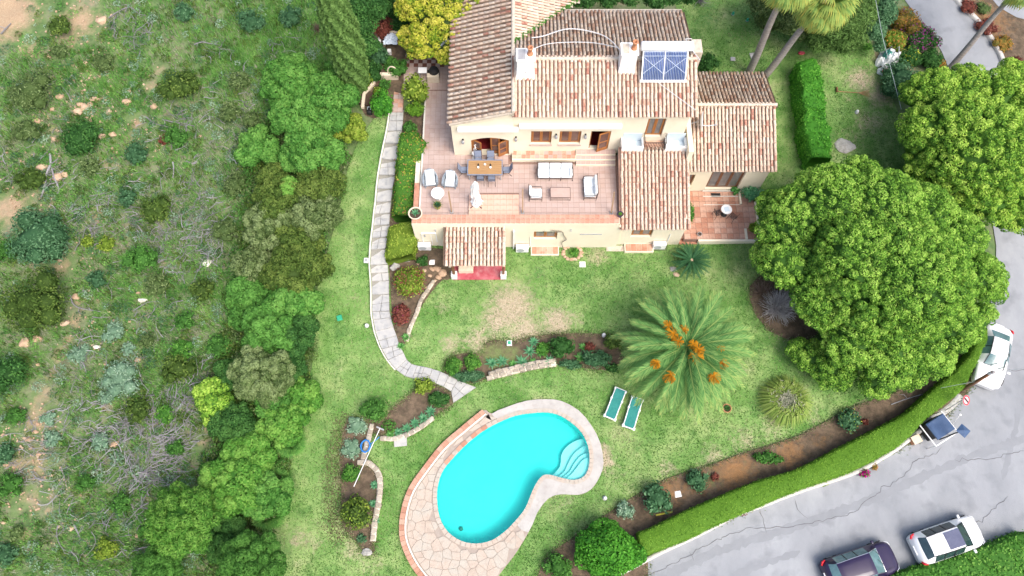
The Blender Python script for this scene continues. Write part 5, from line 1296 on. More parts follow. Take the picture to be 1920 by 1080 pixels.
for px, py, r, h, m, kind, lab in belt:
    r *= 1.12; z = h * .6; bb = [bl(px, py, r * .7, z)]
    for i in range(6):
        a = i * PI / 3 + RND.random(); q = r * RND.uniform(.45, .62); bb.append(bl(px + q * math.cos(a), py + q * math.sin(a), r * RND.uniform(.34, .5), z * RND.uniform(.75, 1.15)))
    soft = m in ('olive', 'olive_dark', 'darkg')
    if r < 15: bb = bb[:3]
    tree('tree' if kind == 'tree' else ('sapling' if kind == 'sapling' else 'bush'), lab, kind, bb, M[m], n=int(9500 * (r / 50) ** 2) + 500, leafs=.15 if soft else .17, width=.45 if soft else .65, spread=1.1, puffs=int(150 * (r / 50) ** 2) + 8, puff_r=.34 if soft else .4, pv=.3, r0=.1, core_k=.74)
for px, py, r, z, lab in ((340,975,68,3.2,'feathery light green acacia tree standing alone at the lower left'),(470,1062,66,2.8,'feathery bright tree on the bottom edge beside the lawn'),(295,1072,46,2.2,'feathery green bush on the bottom edge')):
    bb = [bl(px, py, r * .7, z)] + [bl(px + r * .5 * math.cos(a), py + r * .5 * math.sin(a), r * .45, z * RND.uniform(.8, 1.05)) for a in np.arange(0, 6.2, .9)]
    tree('tree', lab, 'tree', bb, M['bright'] if py < 1000 else M['green'], n=16000, leafs=.2, width=.22, puffs=260, puff_r=.34, spread=1.4, r0=.14, core_k=.7)

# mixed thicket closing the gaps of the belt
TK = TP([(640,215),(655,280),(640,370),(625,430),(598,520),(592,590),(588,660),(572,740),(553,830),(532,920),(505,1010),(480,1100),(400,1100),(390,1000),(400,880),(395,780),(400,700),(440,600),(440,480),(470,400),(460,300),(500,220),(560,260)], smooth=False)
P = scatter_poly(TK, 1500); nz = np.array([mnoise.noise(Vector((x * .5, y * .5, 9))) for x, y in P]); zz = THA(P[:, 0], P[:, 1]); B_ = np.c_[P, zz + .35 + nz * .35, NR.uniform(.3, .55, (len(P), 1)), NR.uniform(.3, .55, (len(P), 1)), NR.uniform(.3, .6, (len(P), 1))]
for i, mm in enumerate(('olive_dark', 'green', 'olive')):
    Bq = B_[i::3]; P_, N_, v = blob_samples(Bq, 26000, lo=-.1, jr=.2, cull=None, vr=.35); o = leaves(P_, N_, .15, M[mm], 'thicket', None, width=.5, v=v, spread=1.2); tag(o, 'tangled mixed scrub filling the ground between the belt trees', 'scrub', kind='stuff')

# ---- cypress
c0 = T(672, 166); t = thing('cypress', 'tall dense cypress rising beyond the top edge left of the house', 'tree', tuple(c0))
b = MB(); trunk_mb(b, c0, c0 + Vector((0, 0, 9)), .22, .08, wob=0); b.build('trunk', M['bark'], t, world=True)
n = 26000; hz = NR.uniform(0, 1, n) ** .9; H_ = 13.0; prof = lambda s: 1.16 * np.sin(np.clip(s * 1.05 + .12, 0, 1) * PI) ** .55 * (1 - s * .25)
th_ = NR.uniform(0, 2 * PI, n); rr = prof(hz) * (1 + .09 * np.sin(th_ * 9 + hz * 40) + .07 * np.sin(th_ * 17 - hz * 90)) * NR.uniform(.86, 1.03, n)
P = np.c_[c0.x + rr * np.cos(th_), c0.y + rr * np.sin(th_), c0.z + .3 + hz * H_]; N_ = np.c_[np.cos(th_), np.sin(th_), np.full(n, .35)]
v = .45 + .3 * np.sin(th_ * 9 + hz * 40) * .7 + NR.normal(0, .2, n)
o = leaves(P, N_, .22, M['cypress'], 'crown', t, width=.42, v=v, spread=.8, up=.6)
b = MB(); b.lathe([(float(prof(s)) * .84, .3 + s * H_) for s in np.linspace(0, 1, 16)], 20, tuple(c0)); o = b.build('inner_foliage', M['cypress'], t, world=True)

# ---- the two umbrella pines
bigp = [bl(*q) for q in ((1655,520,150,3.6),(1560,385,82,4),(1500,410,66,3.6),(1460,440,42,3.2),(1650,400,85,4.6),(1728,400,60,4.4),(1790,446,54,4.2),(1828,520,50,4.0),(1832,590,30,3.6),(1772,602,60,4.2),(1722,645,66,3.4),(1660,665,62,3.2),(1752,668,36,2.8),(1600,640,58,3.0),(1550,560,64,3.4),(1480,490,58,3.2),(1700,540,90,5.6),(1610,330,40,3.6),(1450,390,34,2.8),(1440,480,32,2.6),(1610,480,80,5.2),(1560,690,44,1.2),(1520,670,30,1.0),(1500,660,24,.9),(1640,715,34,1.8),(1705,706,28,2.0),(1866,548,18,3.4))]
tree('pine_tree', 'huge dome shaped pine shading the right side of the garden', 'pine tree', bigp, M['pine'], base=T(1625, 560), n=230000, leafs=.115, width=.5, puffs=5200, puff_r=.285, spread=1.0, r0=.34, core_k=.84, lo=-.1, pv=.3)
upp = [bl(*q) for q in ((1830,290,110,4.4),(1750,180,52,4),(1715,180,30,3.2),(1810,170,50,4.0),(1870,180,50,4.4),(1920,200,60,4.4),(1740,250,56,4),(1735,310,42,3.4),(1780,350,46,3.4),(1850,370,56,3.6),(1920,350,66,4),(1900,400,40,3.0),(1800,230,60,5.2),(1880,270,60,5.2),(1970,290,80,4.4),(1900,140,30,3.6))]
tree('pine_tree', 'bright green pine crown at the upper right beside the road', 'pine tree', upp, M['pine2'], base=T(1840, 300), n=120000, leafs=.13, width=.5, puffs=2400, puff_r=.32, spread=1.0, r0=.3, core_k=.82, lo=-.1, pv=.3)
# ---- trees round the top of the garden
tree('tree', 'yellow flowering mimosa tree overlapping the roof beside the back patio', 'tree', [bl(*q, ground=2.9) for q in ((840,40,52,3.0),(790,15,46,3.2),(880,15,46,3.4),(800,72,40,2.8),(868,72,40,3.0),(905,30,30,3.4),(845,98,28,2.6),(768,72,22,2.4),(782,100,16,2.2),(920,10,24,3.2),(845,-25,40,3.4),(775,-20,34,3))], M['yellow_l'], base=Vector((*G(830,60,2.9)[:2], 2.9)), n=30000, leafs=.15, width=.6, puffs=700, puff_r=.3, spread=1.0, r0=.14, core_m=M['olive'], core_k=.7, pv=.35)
tree('tree', 'green feathery conifer behind the leftmost tall palm trunk', 'tree', [bl(*q) for q in ((1450,15,42,2.6),(1430,0,30,2.4),(1480,40,30,2.4),(1475,-10,40,2.6),(1500,60,22,1.8),(1440,40,24,2))], M['olive'], n=9000, leafs=.24, width=.3, spread=1.3, r0=.14)
tree('tree', 'dense green conifer under the yellow green fan palm', 'tree', [bl(*q) for q in ((1560,40,52,2.8),(1600,30,40,2.8),(1540,70,34,2.0),(1580,75,34,2.0),(1520,30,34,2.4),(1610,0,34,3),(1550,-10,44,3))], M['cypress'], n=15000, leafs=.22, width=.3, spread=1.3, r0=.16)
tree('tree', 'dark evergreen tree at the top left behind the cypress', 'tree', [bl(*q) for q in ((700,15,30,2.2),(680,50,26,2.2),(690,85,22,1.8),(720,0,24,2),(675,10,30,2.6))], M['darkg'], n=6500, leafs=.14, r0=.1)
tree('tree', 'dark green climber crown behind the roof at the top edge', 'tree', [bl(*q, ground=5) for q in ((1095,-4,24,1.2),(1140,-6,24,1.2),(1180,-8,22,1.2),(1230,-4,26,1.3),(1260,-6,20,1.2),(1290,-12,24,1.0))], M['darkg'], base=Vector((*G(1180,-10,2)[:2], 2)), n=6000, leafs=.16, r0=.1)
tree('tree', 'dark tree left of the flowering hedge at the top', 'tree', [bl(*q) for q in ((1655,25,26,2.2),(1640,60,20,1.8),(1660,-5,24,2.2),(1648,88,12,1.4))], M['bluegreen'], n=4500, leafs=.14, r0=.1)
bush(1690,150,40,'dark blue green bush below the crumpled white cover','bluegreen',h=2.2,leafs=.16,ry=46)
bush(1700,40,34,'orange and brown bougainvillea at the top of the flowering hedge','orange',h=1.6,flowers=('purple',140,.1)); bush(1675,75,26,'yellow green bougainvillea on the garden side of the flowering hedge','yellowg',h=1.5,flowers=('orange',300,.12))
bush(1728,75,32,'purple flecked bougainvillea beside the upper road','darkg',h=1.6,flowers=('purple',420,.12)); bush(1745,110,26,'dark green part of the flowering hedge beside the upper road','darkg',h=1.5); bush(1705,108,26,'dark bush between the yellow bougainvillea and the pine','darkg',h=1.5,flowers=('yellow_l',120,.1))
bush(1762,122,14,'small rusty orange bush at the lower end of the flowering hedge','orange',h=1.0)
for x, y, r, m, lab in ((1815,12,18,'redl','red brown dry bush beyond the upper road kerb'),(1850,50,22,'redl','dry red leaved plant in the verge of the upper road'),(1880,80,22,'orange','orange dry plant beyond the upper kerb'),(1905,120,18,'redl','dry plant above the pine near the right edge'),(1845,15,16,'olive','grey green plant beside the upper road kerb')):
    bush(x, y, r, lab, m, h=.6, rag=.3)
bush(1330,117,22,'dark round shrub right of the solar heater','darkg',h=1.2,leafs=.15)
# ---- shrubs round the back patio
bush(715,195,25,'clipped bright green column shrub left of the path top','hedge_b',h=1.7,ry=34,leafs=.12,rag=.06,gz=2.85); bush(778,165,31,'tall yellow green shrub right of the path top','yellowg',h=2.3,ry=34,leafs=.2,rag=.08,gz=2.9)
bush(778,205,22,'clipped low green block under the tall yellow green shrub','hedge',h=1.0,ry=16,leafs=.1,rag=.05,gz=2.85); bush(768,238,17,'small dark shrub at the top end of the long side hedge','green',h=.9)
bush(715,50,28,'dark red leaved shrub on the back patio','redl',h=1.5,rag=.3); bush(712,102,22,'blue green spiky succulent at the patio edge','bluegreen',h=1.0,leafs=.24,width=.25); bush(693,88,18,'yellow green fern beside the cypress','yellowg',h=.8,leafs=.3,width=.2)
bush(742,128,26,'leafy green pot plant group left of the chequered tiles','green',h=.9); bush(700,135,22,'deep green plant mass beside the orange pot','darkg',h=1.0); bush(685,150,17,'spiky yellow green yucca beside the cypress foot','yellowg',h=.9,leafs=.34,width=.14)
bush(775,95,16,'dark green plant in the black planter','darkg',h=.9,leafs=.16); bush(752,42,26,'purple black bare shrub on the back patio','purpled' if 'purpled' in M else 'darkg',h=1.2,rag=.35); bush(731,60,10,'bright green tuft beside the dark bare shrub','bright',h=.5)
bush(722,160,14,'leafy green plant beside the cream planter','green',h=.6,rag=.25); bush(700,108,14,'dark leafy plant between succulent and cypress','darkg',h=.8,rag=.3); bush(728,115,14,'small bushy plant by the white lantern','lush',h=.6,rag=.25); bush(737,20,20,'dark green shrub at the top of the back patio','darkg',h=1.2,rag=.3)
bush(708,170,12,'small plant in the brick bed under the cypress','yellowg',h=.4)
# ---- side hedges of the terrace
def hedge(name, label, A_, B_, h, m, leafs=.09, n=None, lump=.06, group=None, nl=1.0, gz=None, taper=.06):
    """clipped hedge whose top runs between the two traced lines A_ and B_"""
    def top(p):
        g = T(*p).z if gz is None else gz; q = G(*p, g + h); return np.array((q.x, q.y, (TH(q.x, q.y) if gz is None else gz) + h))
    a = np.array(smooth_line([tuple(top(p)) for p in A_], k=8)); c = np.array(smooth_line([tuple(top(p)) for p in B_], k=8))
    def res(P, n):
        d = np.r_[0, np.cumsum(np.linalg.norm(np.diff(P, axis=0), axis=1))]; s = np.linspace(0, d[-1], n); return np.stack([np.interp(s, d, P[:, k]) for k in range(3)], 1), d[-1]
    L0 = np.linalg.norm(np.diff(a, axis=0), axis=1).sum(); nn_ = max(6, int(L0 / .25)); a, L0 = res(a, nn_); c, _ = res(c, nn_)
    base = Vector(tuple((a[0] + c[0]) / 2)) - Vector((0, 0, h)); t = thing(name, label, 'hedge', tuple(base), group=group)
    rows = []; zb = lambda P: np.c_[P[:, :2], P[:, 2] - h - .1]
    wv = (c - a); 
    prof = [(-taper, h + .1), (-taper * .6, h * .5), (0.0, .08), (.1, .0), (.5, -.03), (.9, .0), (1.0, .08), (1 + taper * .6, h * .5), (1 + taper, h + .1)]
    for s, d in prof: rows.append(a + wv * s - np.array([0, 0, 1]) * d)
    R_ = np.stack(rows, 1); k = R_.shape[1]
    NZ = np.array([[mnoise.noise(Vector(p) * 1.3) * lump + mnoise.noise(Vector(p) * 3.7) * lump * .8 for p in r] for r in R_])
    R_[:, :, 2] += NZ; R_[:, :, 0] += NZ * .6
    I_ = np.arange(nn_ * k).reshape(nn_, k); Fc = np.stack([I_[:-1, :-1], I_[1:, :-1], I_[1:, 1:], I_[:-1, 1:]], -1).reshape(-1, 4)
    Fe = [[I_[e, 0], I_[e, j], I_[e, j + 1], I_[e, j + 1]] for e in (0, nn_ - 1) for j in range(1, k - 1)]
    allF = [tuple(map(int, f)) for f in Fc] + [tuple(map(int, f[:3])) for f in Fe]
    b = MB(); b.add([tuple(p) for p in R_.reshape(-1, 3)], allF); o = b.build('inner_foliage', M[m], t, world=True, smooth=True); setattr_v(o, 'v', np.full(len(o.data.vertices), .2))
    wid = np.linalg.norm(wv, axis=1).mean(); n = n or int(L0 * (wid + 2 * h) / (leafs ** 2 * .6) * 1.3 * nl)
    i = NR.uniform(0, nn_ - 1.001, n); j = NR.uniform(0, k - 1.001, n)
    lens = np.linalg.norm(np.diff(R_[nn_ // 2], axis=0), axis=1); j = NR.choice(k - 1, n, p=lens / lens.sum()) + NR.uniform(0, 1, n)
    i0, j0 = i.astype(int), np.minimum(j.astype(int), k - 2); u, w_ = (i - i0)[:, None], (j - j0)[:, None]
    P = R_[i0, j0] * (1-u) * (1-w_) + R_[i0+1, j0] * u * (1-w_) + R_[i0, j0+1] * (1-u) * w_ + R_[i0+1, j0+1] * u * w_
    N_ = unit(np.cross(R_[i0+1, j0] - R_[i0, j0], R_[i0, j0+1] - R_[i0, j0])); cen = (a + c) / 2; cc = cen[i0] - np.array([0, 0, h / 2]); sg = np.sign(((P - cc) * N_).sum(1))[:, None]; N_ = N_ * sg
    pn = np.array([mnoise.noise(Vector(q) * .9) for q in P])
    leaves(P + N_ * np.abs(NR.normal(0, leafs * .45, (n, 1))), N_, leafs, M[m], 'foliage', t, width=.6, v=.45 + pn * .5 + NR.normal(0, .33, n), spread=1.0)
    return t
hedge('hedge', 'long leafy hedge beside the terrace left wall', [(752,243),(744,290),(741,340),(738,400)], [(778,240),(796,275),(793,335),(776,400)], 1.1, 'mixed', leafs=.13, lump=.4)
hedge('hedge', 'yellow green rounded hedge below the terrace corner', [(731,420),(727,450),(726,485)], [(768,415),(780,440),(770,478)], .9, 'yellowg', leafs=.13, lump=.4)
hedge('hedge', 'tall bright green clipped hedge on the upper right lawn', [(1500,112),(1506,170),(1514,230),(1524,292)], [(1538,108),(1548,170),(1556,230),(1563,295)], 1.7, 'hedge_b', leafs=.14, lump=.34)
hedge('hedge', 'long curved clipped hedge between the soil bed and the road', [(1198,1000),(1226,989),(1276,964),(1335,938),(1424,902),(1500,879),(1584,836),(1658,798),(1702,774),(1747,735),(1794,694),(1824,658),(1850,600)], [(1205,1044),(1211,1041),(1291,1010),(1335,988),(1410,955),(1500,917),(1593,884),(1658,852),(1693,830),(1726,795),(1757,768),(1800,735),(1818,706),(1850,640)], 1.25, 'hedge', leafs=.075, lump=.07, nl=.55, taper=.03)
# ---- beds
bush(768,525,37,'yellow and red flecked round shrub in the side bed','yellowg',h=1.2,flowers=('redl',500,.1)); bush(752,590,24,'red leaved shrub between path and stone edge','redl',h=.8,ry=28,flowers=('magenta',40,.06)); bush(792,488,13,'small dark shrub beside the air conditioner','darkg',h=.6)
bush(850,686,21,'round lime green shrub left of its twin above the path end','bright',h=.9,leafs=.09,rag=.08); bush(886,678,20,'round lime green shrub right of its twin above the path end','bright',h=.9,leafs=.09,rag=.08)
bush(878,704,36,'low dark rosemary beneath the twin round shrubs','bluegreen',h=.7,ry=14,leafs=.13,width=.35); bush(1053,650,31,'dark green round shrub in the middle bed','darkg',h=1.2,ry=24,leafs=.15); bush(1118,672,33,'dark blue green shrub beside the palm fronds','bluegreen',h=1.0,ry=20,leafs=.13)
bush(1070,683,24,'trailing blue green plant on the retaining wall','bluegreen',h=.5,ry=9); bush(1148,640,19,'olive shrub touching the left palm fronds','olive_dark',h=.9,leafs=.15); bush(1106,652,13,'small reddish shrub in the middle bed','redl',h=.4)
bush(1148,690,18,'dark trailing plant under the palm fronds','darkg',h=.5,ry=9); bush(1018,655,16,'light green leafy plant in the middle bed','bright',h=.5)
bush(795,723,20,'lime yellow shrub at the inner corner of the path','yellowg',h=.8,leafs=.16); bush(824,748,24,'dark rounded shrub with a small white lamp','darkg',h=.6,ry=18,leafs=.1); bush(700,768,32,'loose green shrub above the pool pole','green',h=1.1,ry=26,leafs=.12)
bush(668,798,24,'grey green ground plant at the left bed edge','silver',h=.35,ry=22,rag=.3); bush(660,842,22,'grey green low plant above the round lime shrub','silver',h=.35,ry=24,rag=.3); bush(658,888,22,'round lime shrub beside the pool pole end','bright',h=.9,ry=20,leafs=.1)
bush(668,962,33,'tall olive shrub at the lower end of the left bed','olive_dark',h=1.8,ry=38,leafs=.14,flowers=('yellowg',400,.12)); bush(678,1010,11,'small blue green plant by the last white stones','bluegreen',h=.3)
bush(730,800,16,'low weeds in the soil above the agave row','green',h=.25,rag=.4,n=260,core_k=.3)
bush(1232,934,33,'large round blue green shrub in the road bed','bluegreen',h=1.3,leafs=.19,rag=.08); bush(1173,957,20,'small grey green bush left of the big blue green shrub','silver',h=.8,leafs=.12); bush(1308,900,25,'blue green shrub with a red plant at its side','bluegreen',h=.8,leafs=.14); bush(1341,894,9,'small red leaved plant in the road bed','redl',h=.4)
bush(1438,858,30,'flat wide green shrub in the orange soil','green',h=.6,ry=15,leafs=.14); bush(1592,785,25,'green bush with red and yellow tips at the bed end','bluegreen',h=.9,leafs=.16,flowers=('yellow_l',60,.08)); bush(1623,791,8,'tiny red plant beside the green bush at the bed end','redl',h=.3)
bush(1140,1032,70,'big round bright green bush on the bottom edge','hedge_b',h=3.0,ry=58,leafs=.17,rag=.06,n=9000); bush(1048,1063,30,'smaller green bush left of the big round one','green',h=1.3,leafs=.16); bush(1152,986,13,'bright tuft on top of the big round bush','bright',h=1.0)
bush(1410,362,24,'blue green succulent clump on the side patio','agave',h=.8,ry=18,leafs=.24,width=.3,gz=.5); bush(1414,428,13,'yellow green bush at the side patio corner','yellowg',h=.6,gz=.3); bush(1425,400,10,'small green plant outside the patio wall','green',h=.5)
bush(1380,355,12,'low succulent beside the french windows','agaveg',h=.4,leafs=.2,width=.3,gz=.5); bush(1295,395,8,'thin climbing plant on the patio wall','green',h=.8,gz=.5,n=200,ry=26)
bush(1076,474,10,'green plant in the small stone ring','bright',h=.35); bush(1620,887,12,'magenta bougainvillea spilling over the kerb','magenta',h=.5,ry=9,flowers=('green',60,.1)); bush(1640,875,8,'brown green trailing twigs beside the magenta flowers','orange',h=.4); bush(1545,906,10,'thin yellow green weeds over the kerb','yellowg',h=.3,ry=5,n=120,core_k=.2)
bush(1395,960,8,'small pink flowered weed on the kerb','pinkw' if 'pinkw' in M else 'redl',h=.3,n=90,core_k=.2); bush(1625,88,11,'bright green grass clump beside the dry patch','bright',h=.15,ry=8,n=400,core_k=.3)
hb_ = [(1700,1085),(1750,1060),(1800,1045),(1850,1030),(1900,1012),(1950,990)]
hedge('hedge', 'leafy hedge along the lower right corner of the road', [(1668,1082),(1760,1054),(1800,1042),(1862,1022),(1925,998)], [(1700,1140),(1790,1120),(1850,1100),(1900,1090),(1980,1060)], .9, 'bright', leafs=.15, lump=.35)

# ---- rosettes, palms, grasses
def blade_rosette(name, label, cat, p, n, ln, wd, m, el=(.2, 1.2), droop=.4, group=None, part='leaf', z=0):
    t = thing(name, label, cat, (p.x, p.y, p.z + z), rz=RND.uniform(0, 6), group=group); me = None; V, Fc, v = [], [], []
    for i in range(n):
        a = i * 2.4; e = el[0] + (el[1] - el[0]) * i / n; L_ = ln * (1 - .35 * i / n) * RND.uniform(.9, 1.1); seg = 4; b0 = len(V); d = Vector((math.cos(a), math.sin(a), 0)); s = Vector((-d.y, d.x, 0)); q = Vector((0, 0, .03)); ee = e
        for k in range(seg + 1):
            w_ = wd * (math.sin(PI * min(1, (k / seg) * .8 + .25)) if k < seg else 0.02)
            V += [tuple(q - s * w_ / 2 + Vector((0,0,w_*.2))), tuple(q), tuple(q + s * w_ / 2 + Vector((0,0,w_*.2)))]; v += [.2 + .6 * (i % 3) / 2] * 3
            q = q + (d * math.cos(ee) + Vector((0, 0, math.sin(ee)))) * L_ / seg; ee -= droop / seg
        for k in range(seg):
            r = b0 + k * 3; Fc += [(r, r+1, r+4, r+3), (r+1, r+2, r+5, r+4)]
    npmesh('leaves', V, Fc, M[m], t, v=v); return t
for i, (x, y, r, m, lab) in enumerate([(922,682,15,'agave','agave at the left end of the middle bed wall'),(942,679,14,'agave','second agave from the left on the middle bed wall'),(962,684,11,'agaveg','small yellow green agave in the middle bed'),(979,680,17,'agave','blue tinged agave in the middle of the wall'),(1000,682,13,'agaveg','green agave between two blue tinged agaves'),
    (1031,680,16,'agave','blue tinged agave at the right end of the wall'),(993,660,14,'agave','agave left of the light green leafy plant'),(1000,643,13,'agave','uppermost agave of the middle bed'),(1012,662,12,'agaveg','yellow green agave beside the dark round shrub'),(1088,672,15,'agaveg','green agave right of the dark round shrub'),(1093,652,11,'agaveg','smaller agave right of the dark round shrub'),
    (732,816,9,'agaveg','leftmost agave of the row above the stone slab'),(748,811,11,'agave','second agave of the row above the stone slab'),(764,804,12,'agave','third agave of the row above the stone slab'),(779,795,13,'agave','fourth agave of the row above the stone slab'),(794,785,13,'agave','fifth agave of the row, near the pool side'),(808,773,14,'agave','largest agave at the top end of the row'),
    (703,910,10,'agave','top agave on the winding stone wall'),(700,945,9,'agave','middle agave on the winding stone wall'),(706,977,9,'agave','lowest agave on the winding stone wall'),(762,634,11,'agaveg','agave at the tip of the side bed'),(752,650,9,'agaveg','lower agave at the tip of the side bed'),(741,605,8,'agaveg','bright agave beside the red leaved shrub')]):
    p = T(x, y); blade_rosette('agave', lab, 'agave', p, 22, PX(p, r) * 1.05, .11, m, group='agaves in the garden beds', z=.08)

def frond_mesh(name, L_, nl, ll, arch, m, wid=.035, vee=.35, seg=14, vj=0):
    V, Fc, v = [], [], []; pts = []; q = Vector((0, 0, 0)); e = arch[0]
    for k in range(seg + 1):
        pts.append(q.copy()); q = q + Vector((math.cos(e), 0, math.sin(e))) * L_ / seg; e += (arch[1] - arch[0]) / seg
    def at(s):
        k = min(seg - 1, int(s * seg)); f = s * seg - k; return pts[k].lerp(pts[k + 1], f), (pts[k + 1] - pts[k]).normalized()
    for k in range(seg + 1):
        w_ = wid * (1.0 * (1 - k / seg) + .2); V += [tuple(pts[k] + Vector((0, -w_, 0))), tuple(pts[k] + Vector((0, w_, 0)))]; v += [.8, .8]
    for k in range(seg): Fc.append((2*k, 2*k+1, 2*k+3, 2*k+2))
    for i in range(nl):
        s = .1 + .9 * i / nl; p, d = at(s); l = ll * math.sin(PI * min(1, .2 + s * .72)) ** .7 * (1.0 if s < .9 else .8); up = Vector((-d.z, 0, d.x))
        for sd_ in (-1, 1):
            dr = (d * RND.uniform(.95, 1.25) + Vector((0, sd_, 0)) * (1.0 - .35 * s) + up * vee * RND.uniform(.5, 1.3)).normalized(); tip = p + dr * l - Vector((0, 0, l * .22)); w2 = d * wid; b0 = len(V)
            midp = p + dr * l * .5
            V += [tuple(p - w2 * .6), tuple(midp - w2), tuple(tip), tuple(midp + w2)]; Fc.append((b0, b0+1, b0+2, b0+3)); vv = RND.uniform(.1, .6) + .3 * s ** 3 + vj; v += [vv] * 4
    o = npmesh(name, V, Fc, M[m], None, v=np.clip(v, 0, 1)); me = o.data; bpy.data.objects.remove(o); return me
def palm_crown(t, me_list, n, el0, el1, tilt=0, part='frond', sc=(1, 1), z=0):
    for i in range(n):
        f = i / n; me = me_list[min(len(me_list) - 1, int(f * len(me_list)))] if not callable(me_list) else me_list(f)
        o = bpy.data.objects.new(part, me); COL.objects.link(o); o.parent = t
        o.rotation_euler = (RND.gauss(0, .12), -(el0 + (el1 - el0) * f + RND.gauss(0, .06)), i * 2.39996 + RND.gauss(0, .06)); o.location = (0, 0, z - .25 * f + .2); s = (sc[0] + (sc[1] - sc[0]) * f) * RND.uniform(.92, 1.06); o.scale = (s, s, s)
# big date palm: centre of the crown seen at (1287, 640)
pb = T(1287, 655); pc_ = G(1287, 652, pb.z + 3.4)
t = thing('palm_tree', 'large date palm with orange fruit stalks in the middle of the lawn', 'palm tree', (pc_.x, pc_.y, TH(pc_.x, pc_.y)))
b = MB(); b.lathe([(.5, -.2), (.42, .4), (.36, 2.2), (.46, 2.9), (.5, 3.2), (.3, 3.5), (0, 3.6)], 14); b.build('trunk', M['palmbark'], t, smooth=True)
fm_up = [frond_mesh('frond', 2.9, 46, .5, (0, -.9), 'palm') for _ in range(2)]; fm_mid = [frond_mesh('frond', 4.0, 60, .62, (0, -1.0), 'palm', wid=.042) for _ in range(3)]; fm_low = [frond_mesh('frond', 4.35, 64, .64, (0, -.9), 'palm', wid=.042, vj=.12) for _ in range(3)]
z0 = 3.45
palm_crown(t, fm_up, 15, 1.25, .8, z=z0 + .1, sc=(.7, 1)); palm_crown(t, fm_mid, 30, .75, .3, z=z0, sc=(.95, 1.05)); palm_crown(t, fm_low, 42, .28, -.3, z=z0 - .1, sc=(1, 1.06))
for i, (x, y, r) in enumerate(((1262,625,.55),(1272,640,.5),(1305,668,.6),(1310,655,.5),(1257,703,.5),(1232,680,.4),(1338,705,.5),(1355,680,.42),(1253,610,.4),(1300,645,.4),(1350,650,.35),(1283,618,.4))):
    c = G(x, y, pc_.z + 1.15); r *= .85; b = MB()
    for k in range(46):
        a = RND.uniform(0, 6.28); e = RND.uniform(-.3, .8); d = Vector((math.cos(a) * math.cos(e), math.sin(a) * math.cos(e), math.sin(e))); out = Vector((c.x - pc_.x, c.y - pc_.y, 0)) * .6
        q = c + d * r * .35; b.tube([c, q, q + (d + out * .4) * r * .55 - Vector((0, 0, .1))], [.012, .012, .02], n=3)
    o = b.build('fruit_stalk', M['fruit'], t, world=True); setattr_v(o, 'v', np.full(len(o.data.vertices), RND.uniform(.2, .9)))
# cycad
pb = T(1292, 500); cyc = thing('cycad', 'dark green cycad with pale crown centre beside the house patio', 'cycad', (pb.x, pb.y + .1, pb.z))
b = MB(); b.lathe([(.2, -.1), (.22, .5), (.2, .62), (.12, .72), (0, .74)], 12); b.build('trunk', M['palmbark'], cyc)
b = MB(); b.lathe([(.2, 0), (.17, .1), (.1, .16), (0, .18)], 12, (0, 0, .72)); b.build('crown_centre', M['rock'], cyc)
cf = [frond_mesh('frond', 1.35, 40, .17, (0, -.7), 'cycad', wid=.018, seg=8) for _ in range(2)]
palm_crown(cyc, cf, 52, .75, .05, z=.65, sc=(.9, 1.05))
# tall palms
def fan_mesh(name, R_, n, m, droop=.5, stem=1.0, vj=0):
    V, Fc, v = [], [], []
    for k in range(4): q = Vector((stem * k / 3, 0, -.06 * k)); V += [tuple(q + Vector((0, -.03, 0))), tuple(q + Vector((0, .03, 0)))]; v += [.7, .7]
    for k in range(3): Fc.append((2*k, 2*k+1, 2*k+3, 2*k+2))
    o0 = Vector((stem, 0, -.18))
    for i in range(n):
        a = -2.0 + 4.0 * i / (n - 1); d = Vector((math.cos(a), math.sin(a), 0)); s = Vector((-d.y, d.x, 0)); l = R_ * RND.uniform(.85, 1.05) * (.75 + .25 * math.cos(a)); w_ = R_ * .075; b0 = len(V)
        m1 = o0 + d * l * .55 + Vector((0, 0, -.04)); m2 = o0 + d * l * .85 + Vector((0, 0, -droop * .45 * l)); m3 = o0 + d * l * .97 + Vector((0, 0, -droop * l))
        V += [tuple(o0), tuple(m1 - s * w_), tuple(m1 + s * w_), tuple(m2 - s * w_ * .5), tuple(m2 + s * w_ * .5), tuple(m3)]; vv = RND.uniform(.2, .6) + vj; v += [vv, vv, vv, vv + .15, vv + .15, vv + .35]
        Fc += [(b0, b0+1, b0+2, b0+2), (b0+1, b0+3, b0+4, b0+2), (b0+3, b0+5, b0+4, b0+4)]
    F3 = [f if f[2] != f[3] else f[:3] for f in Fc]
    me = bpy.data.meshes.new(name); me.from_pydata(V, [], F3); a_ = me.attributes.new('v', 'FLOAT', 'POINT'); a_.data.foreach_set('value', np.clip(v, 0, 1).astype(np.float32)); me.materials.append(M[m]); me.update(); return me
fanm = [fan_mesh('frond', 1.05, 26, 'fan', vj=.0), fan_mesh('frond', 1.05, 26, 'fan', vj=.15, droop=.7)]
def tall_palm(label, pxb, pxt, H_, r0, r1, n=44, fans=fanm, dead=0):
    base = T(*pxb); top = G(*pxt, base.z + H_); t = thing('palm_tree', label, 'palm tree', tuple(base)); b = MB(); k = 16
    lp = [base.lerp(top, i / k) + Vector((math.sin(i * .5) * .04, 0, 0)) for i in range(k + 1)]; b.tube(lp, [r0 + (r1 - r0) * min(1, i / k * 1.2) + (.006 if i % 2 else 0) for i in range(k + 1)], n=10); b.build('trunk', M['palmbark'], t, world=True, smooth=True)
    cr = Vector(top - base)
    for i in range(n):
        f = i / n; o = bpy.data.objects.new('frond', fans[i % 2]); COL.objects.link(o); o.parent = t; o.location = cr + Vector((0, 0, .2 - .4 * f)); o.rotation_euler = (RND.gauss(0, .2), -(1.2 - 1.9 * f), i * 2.4)
    return t
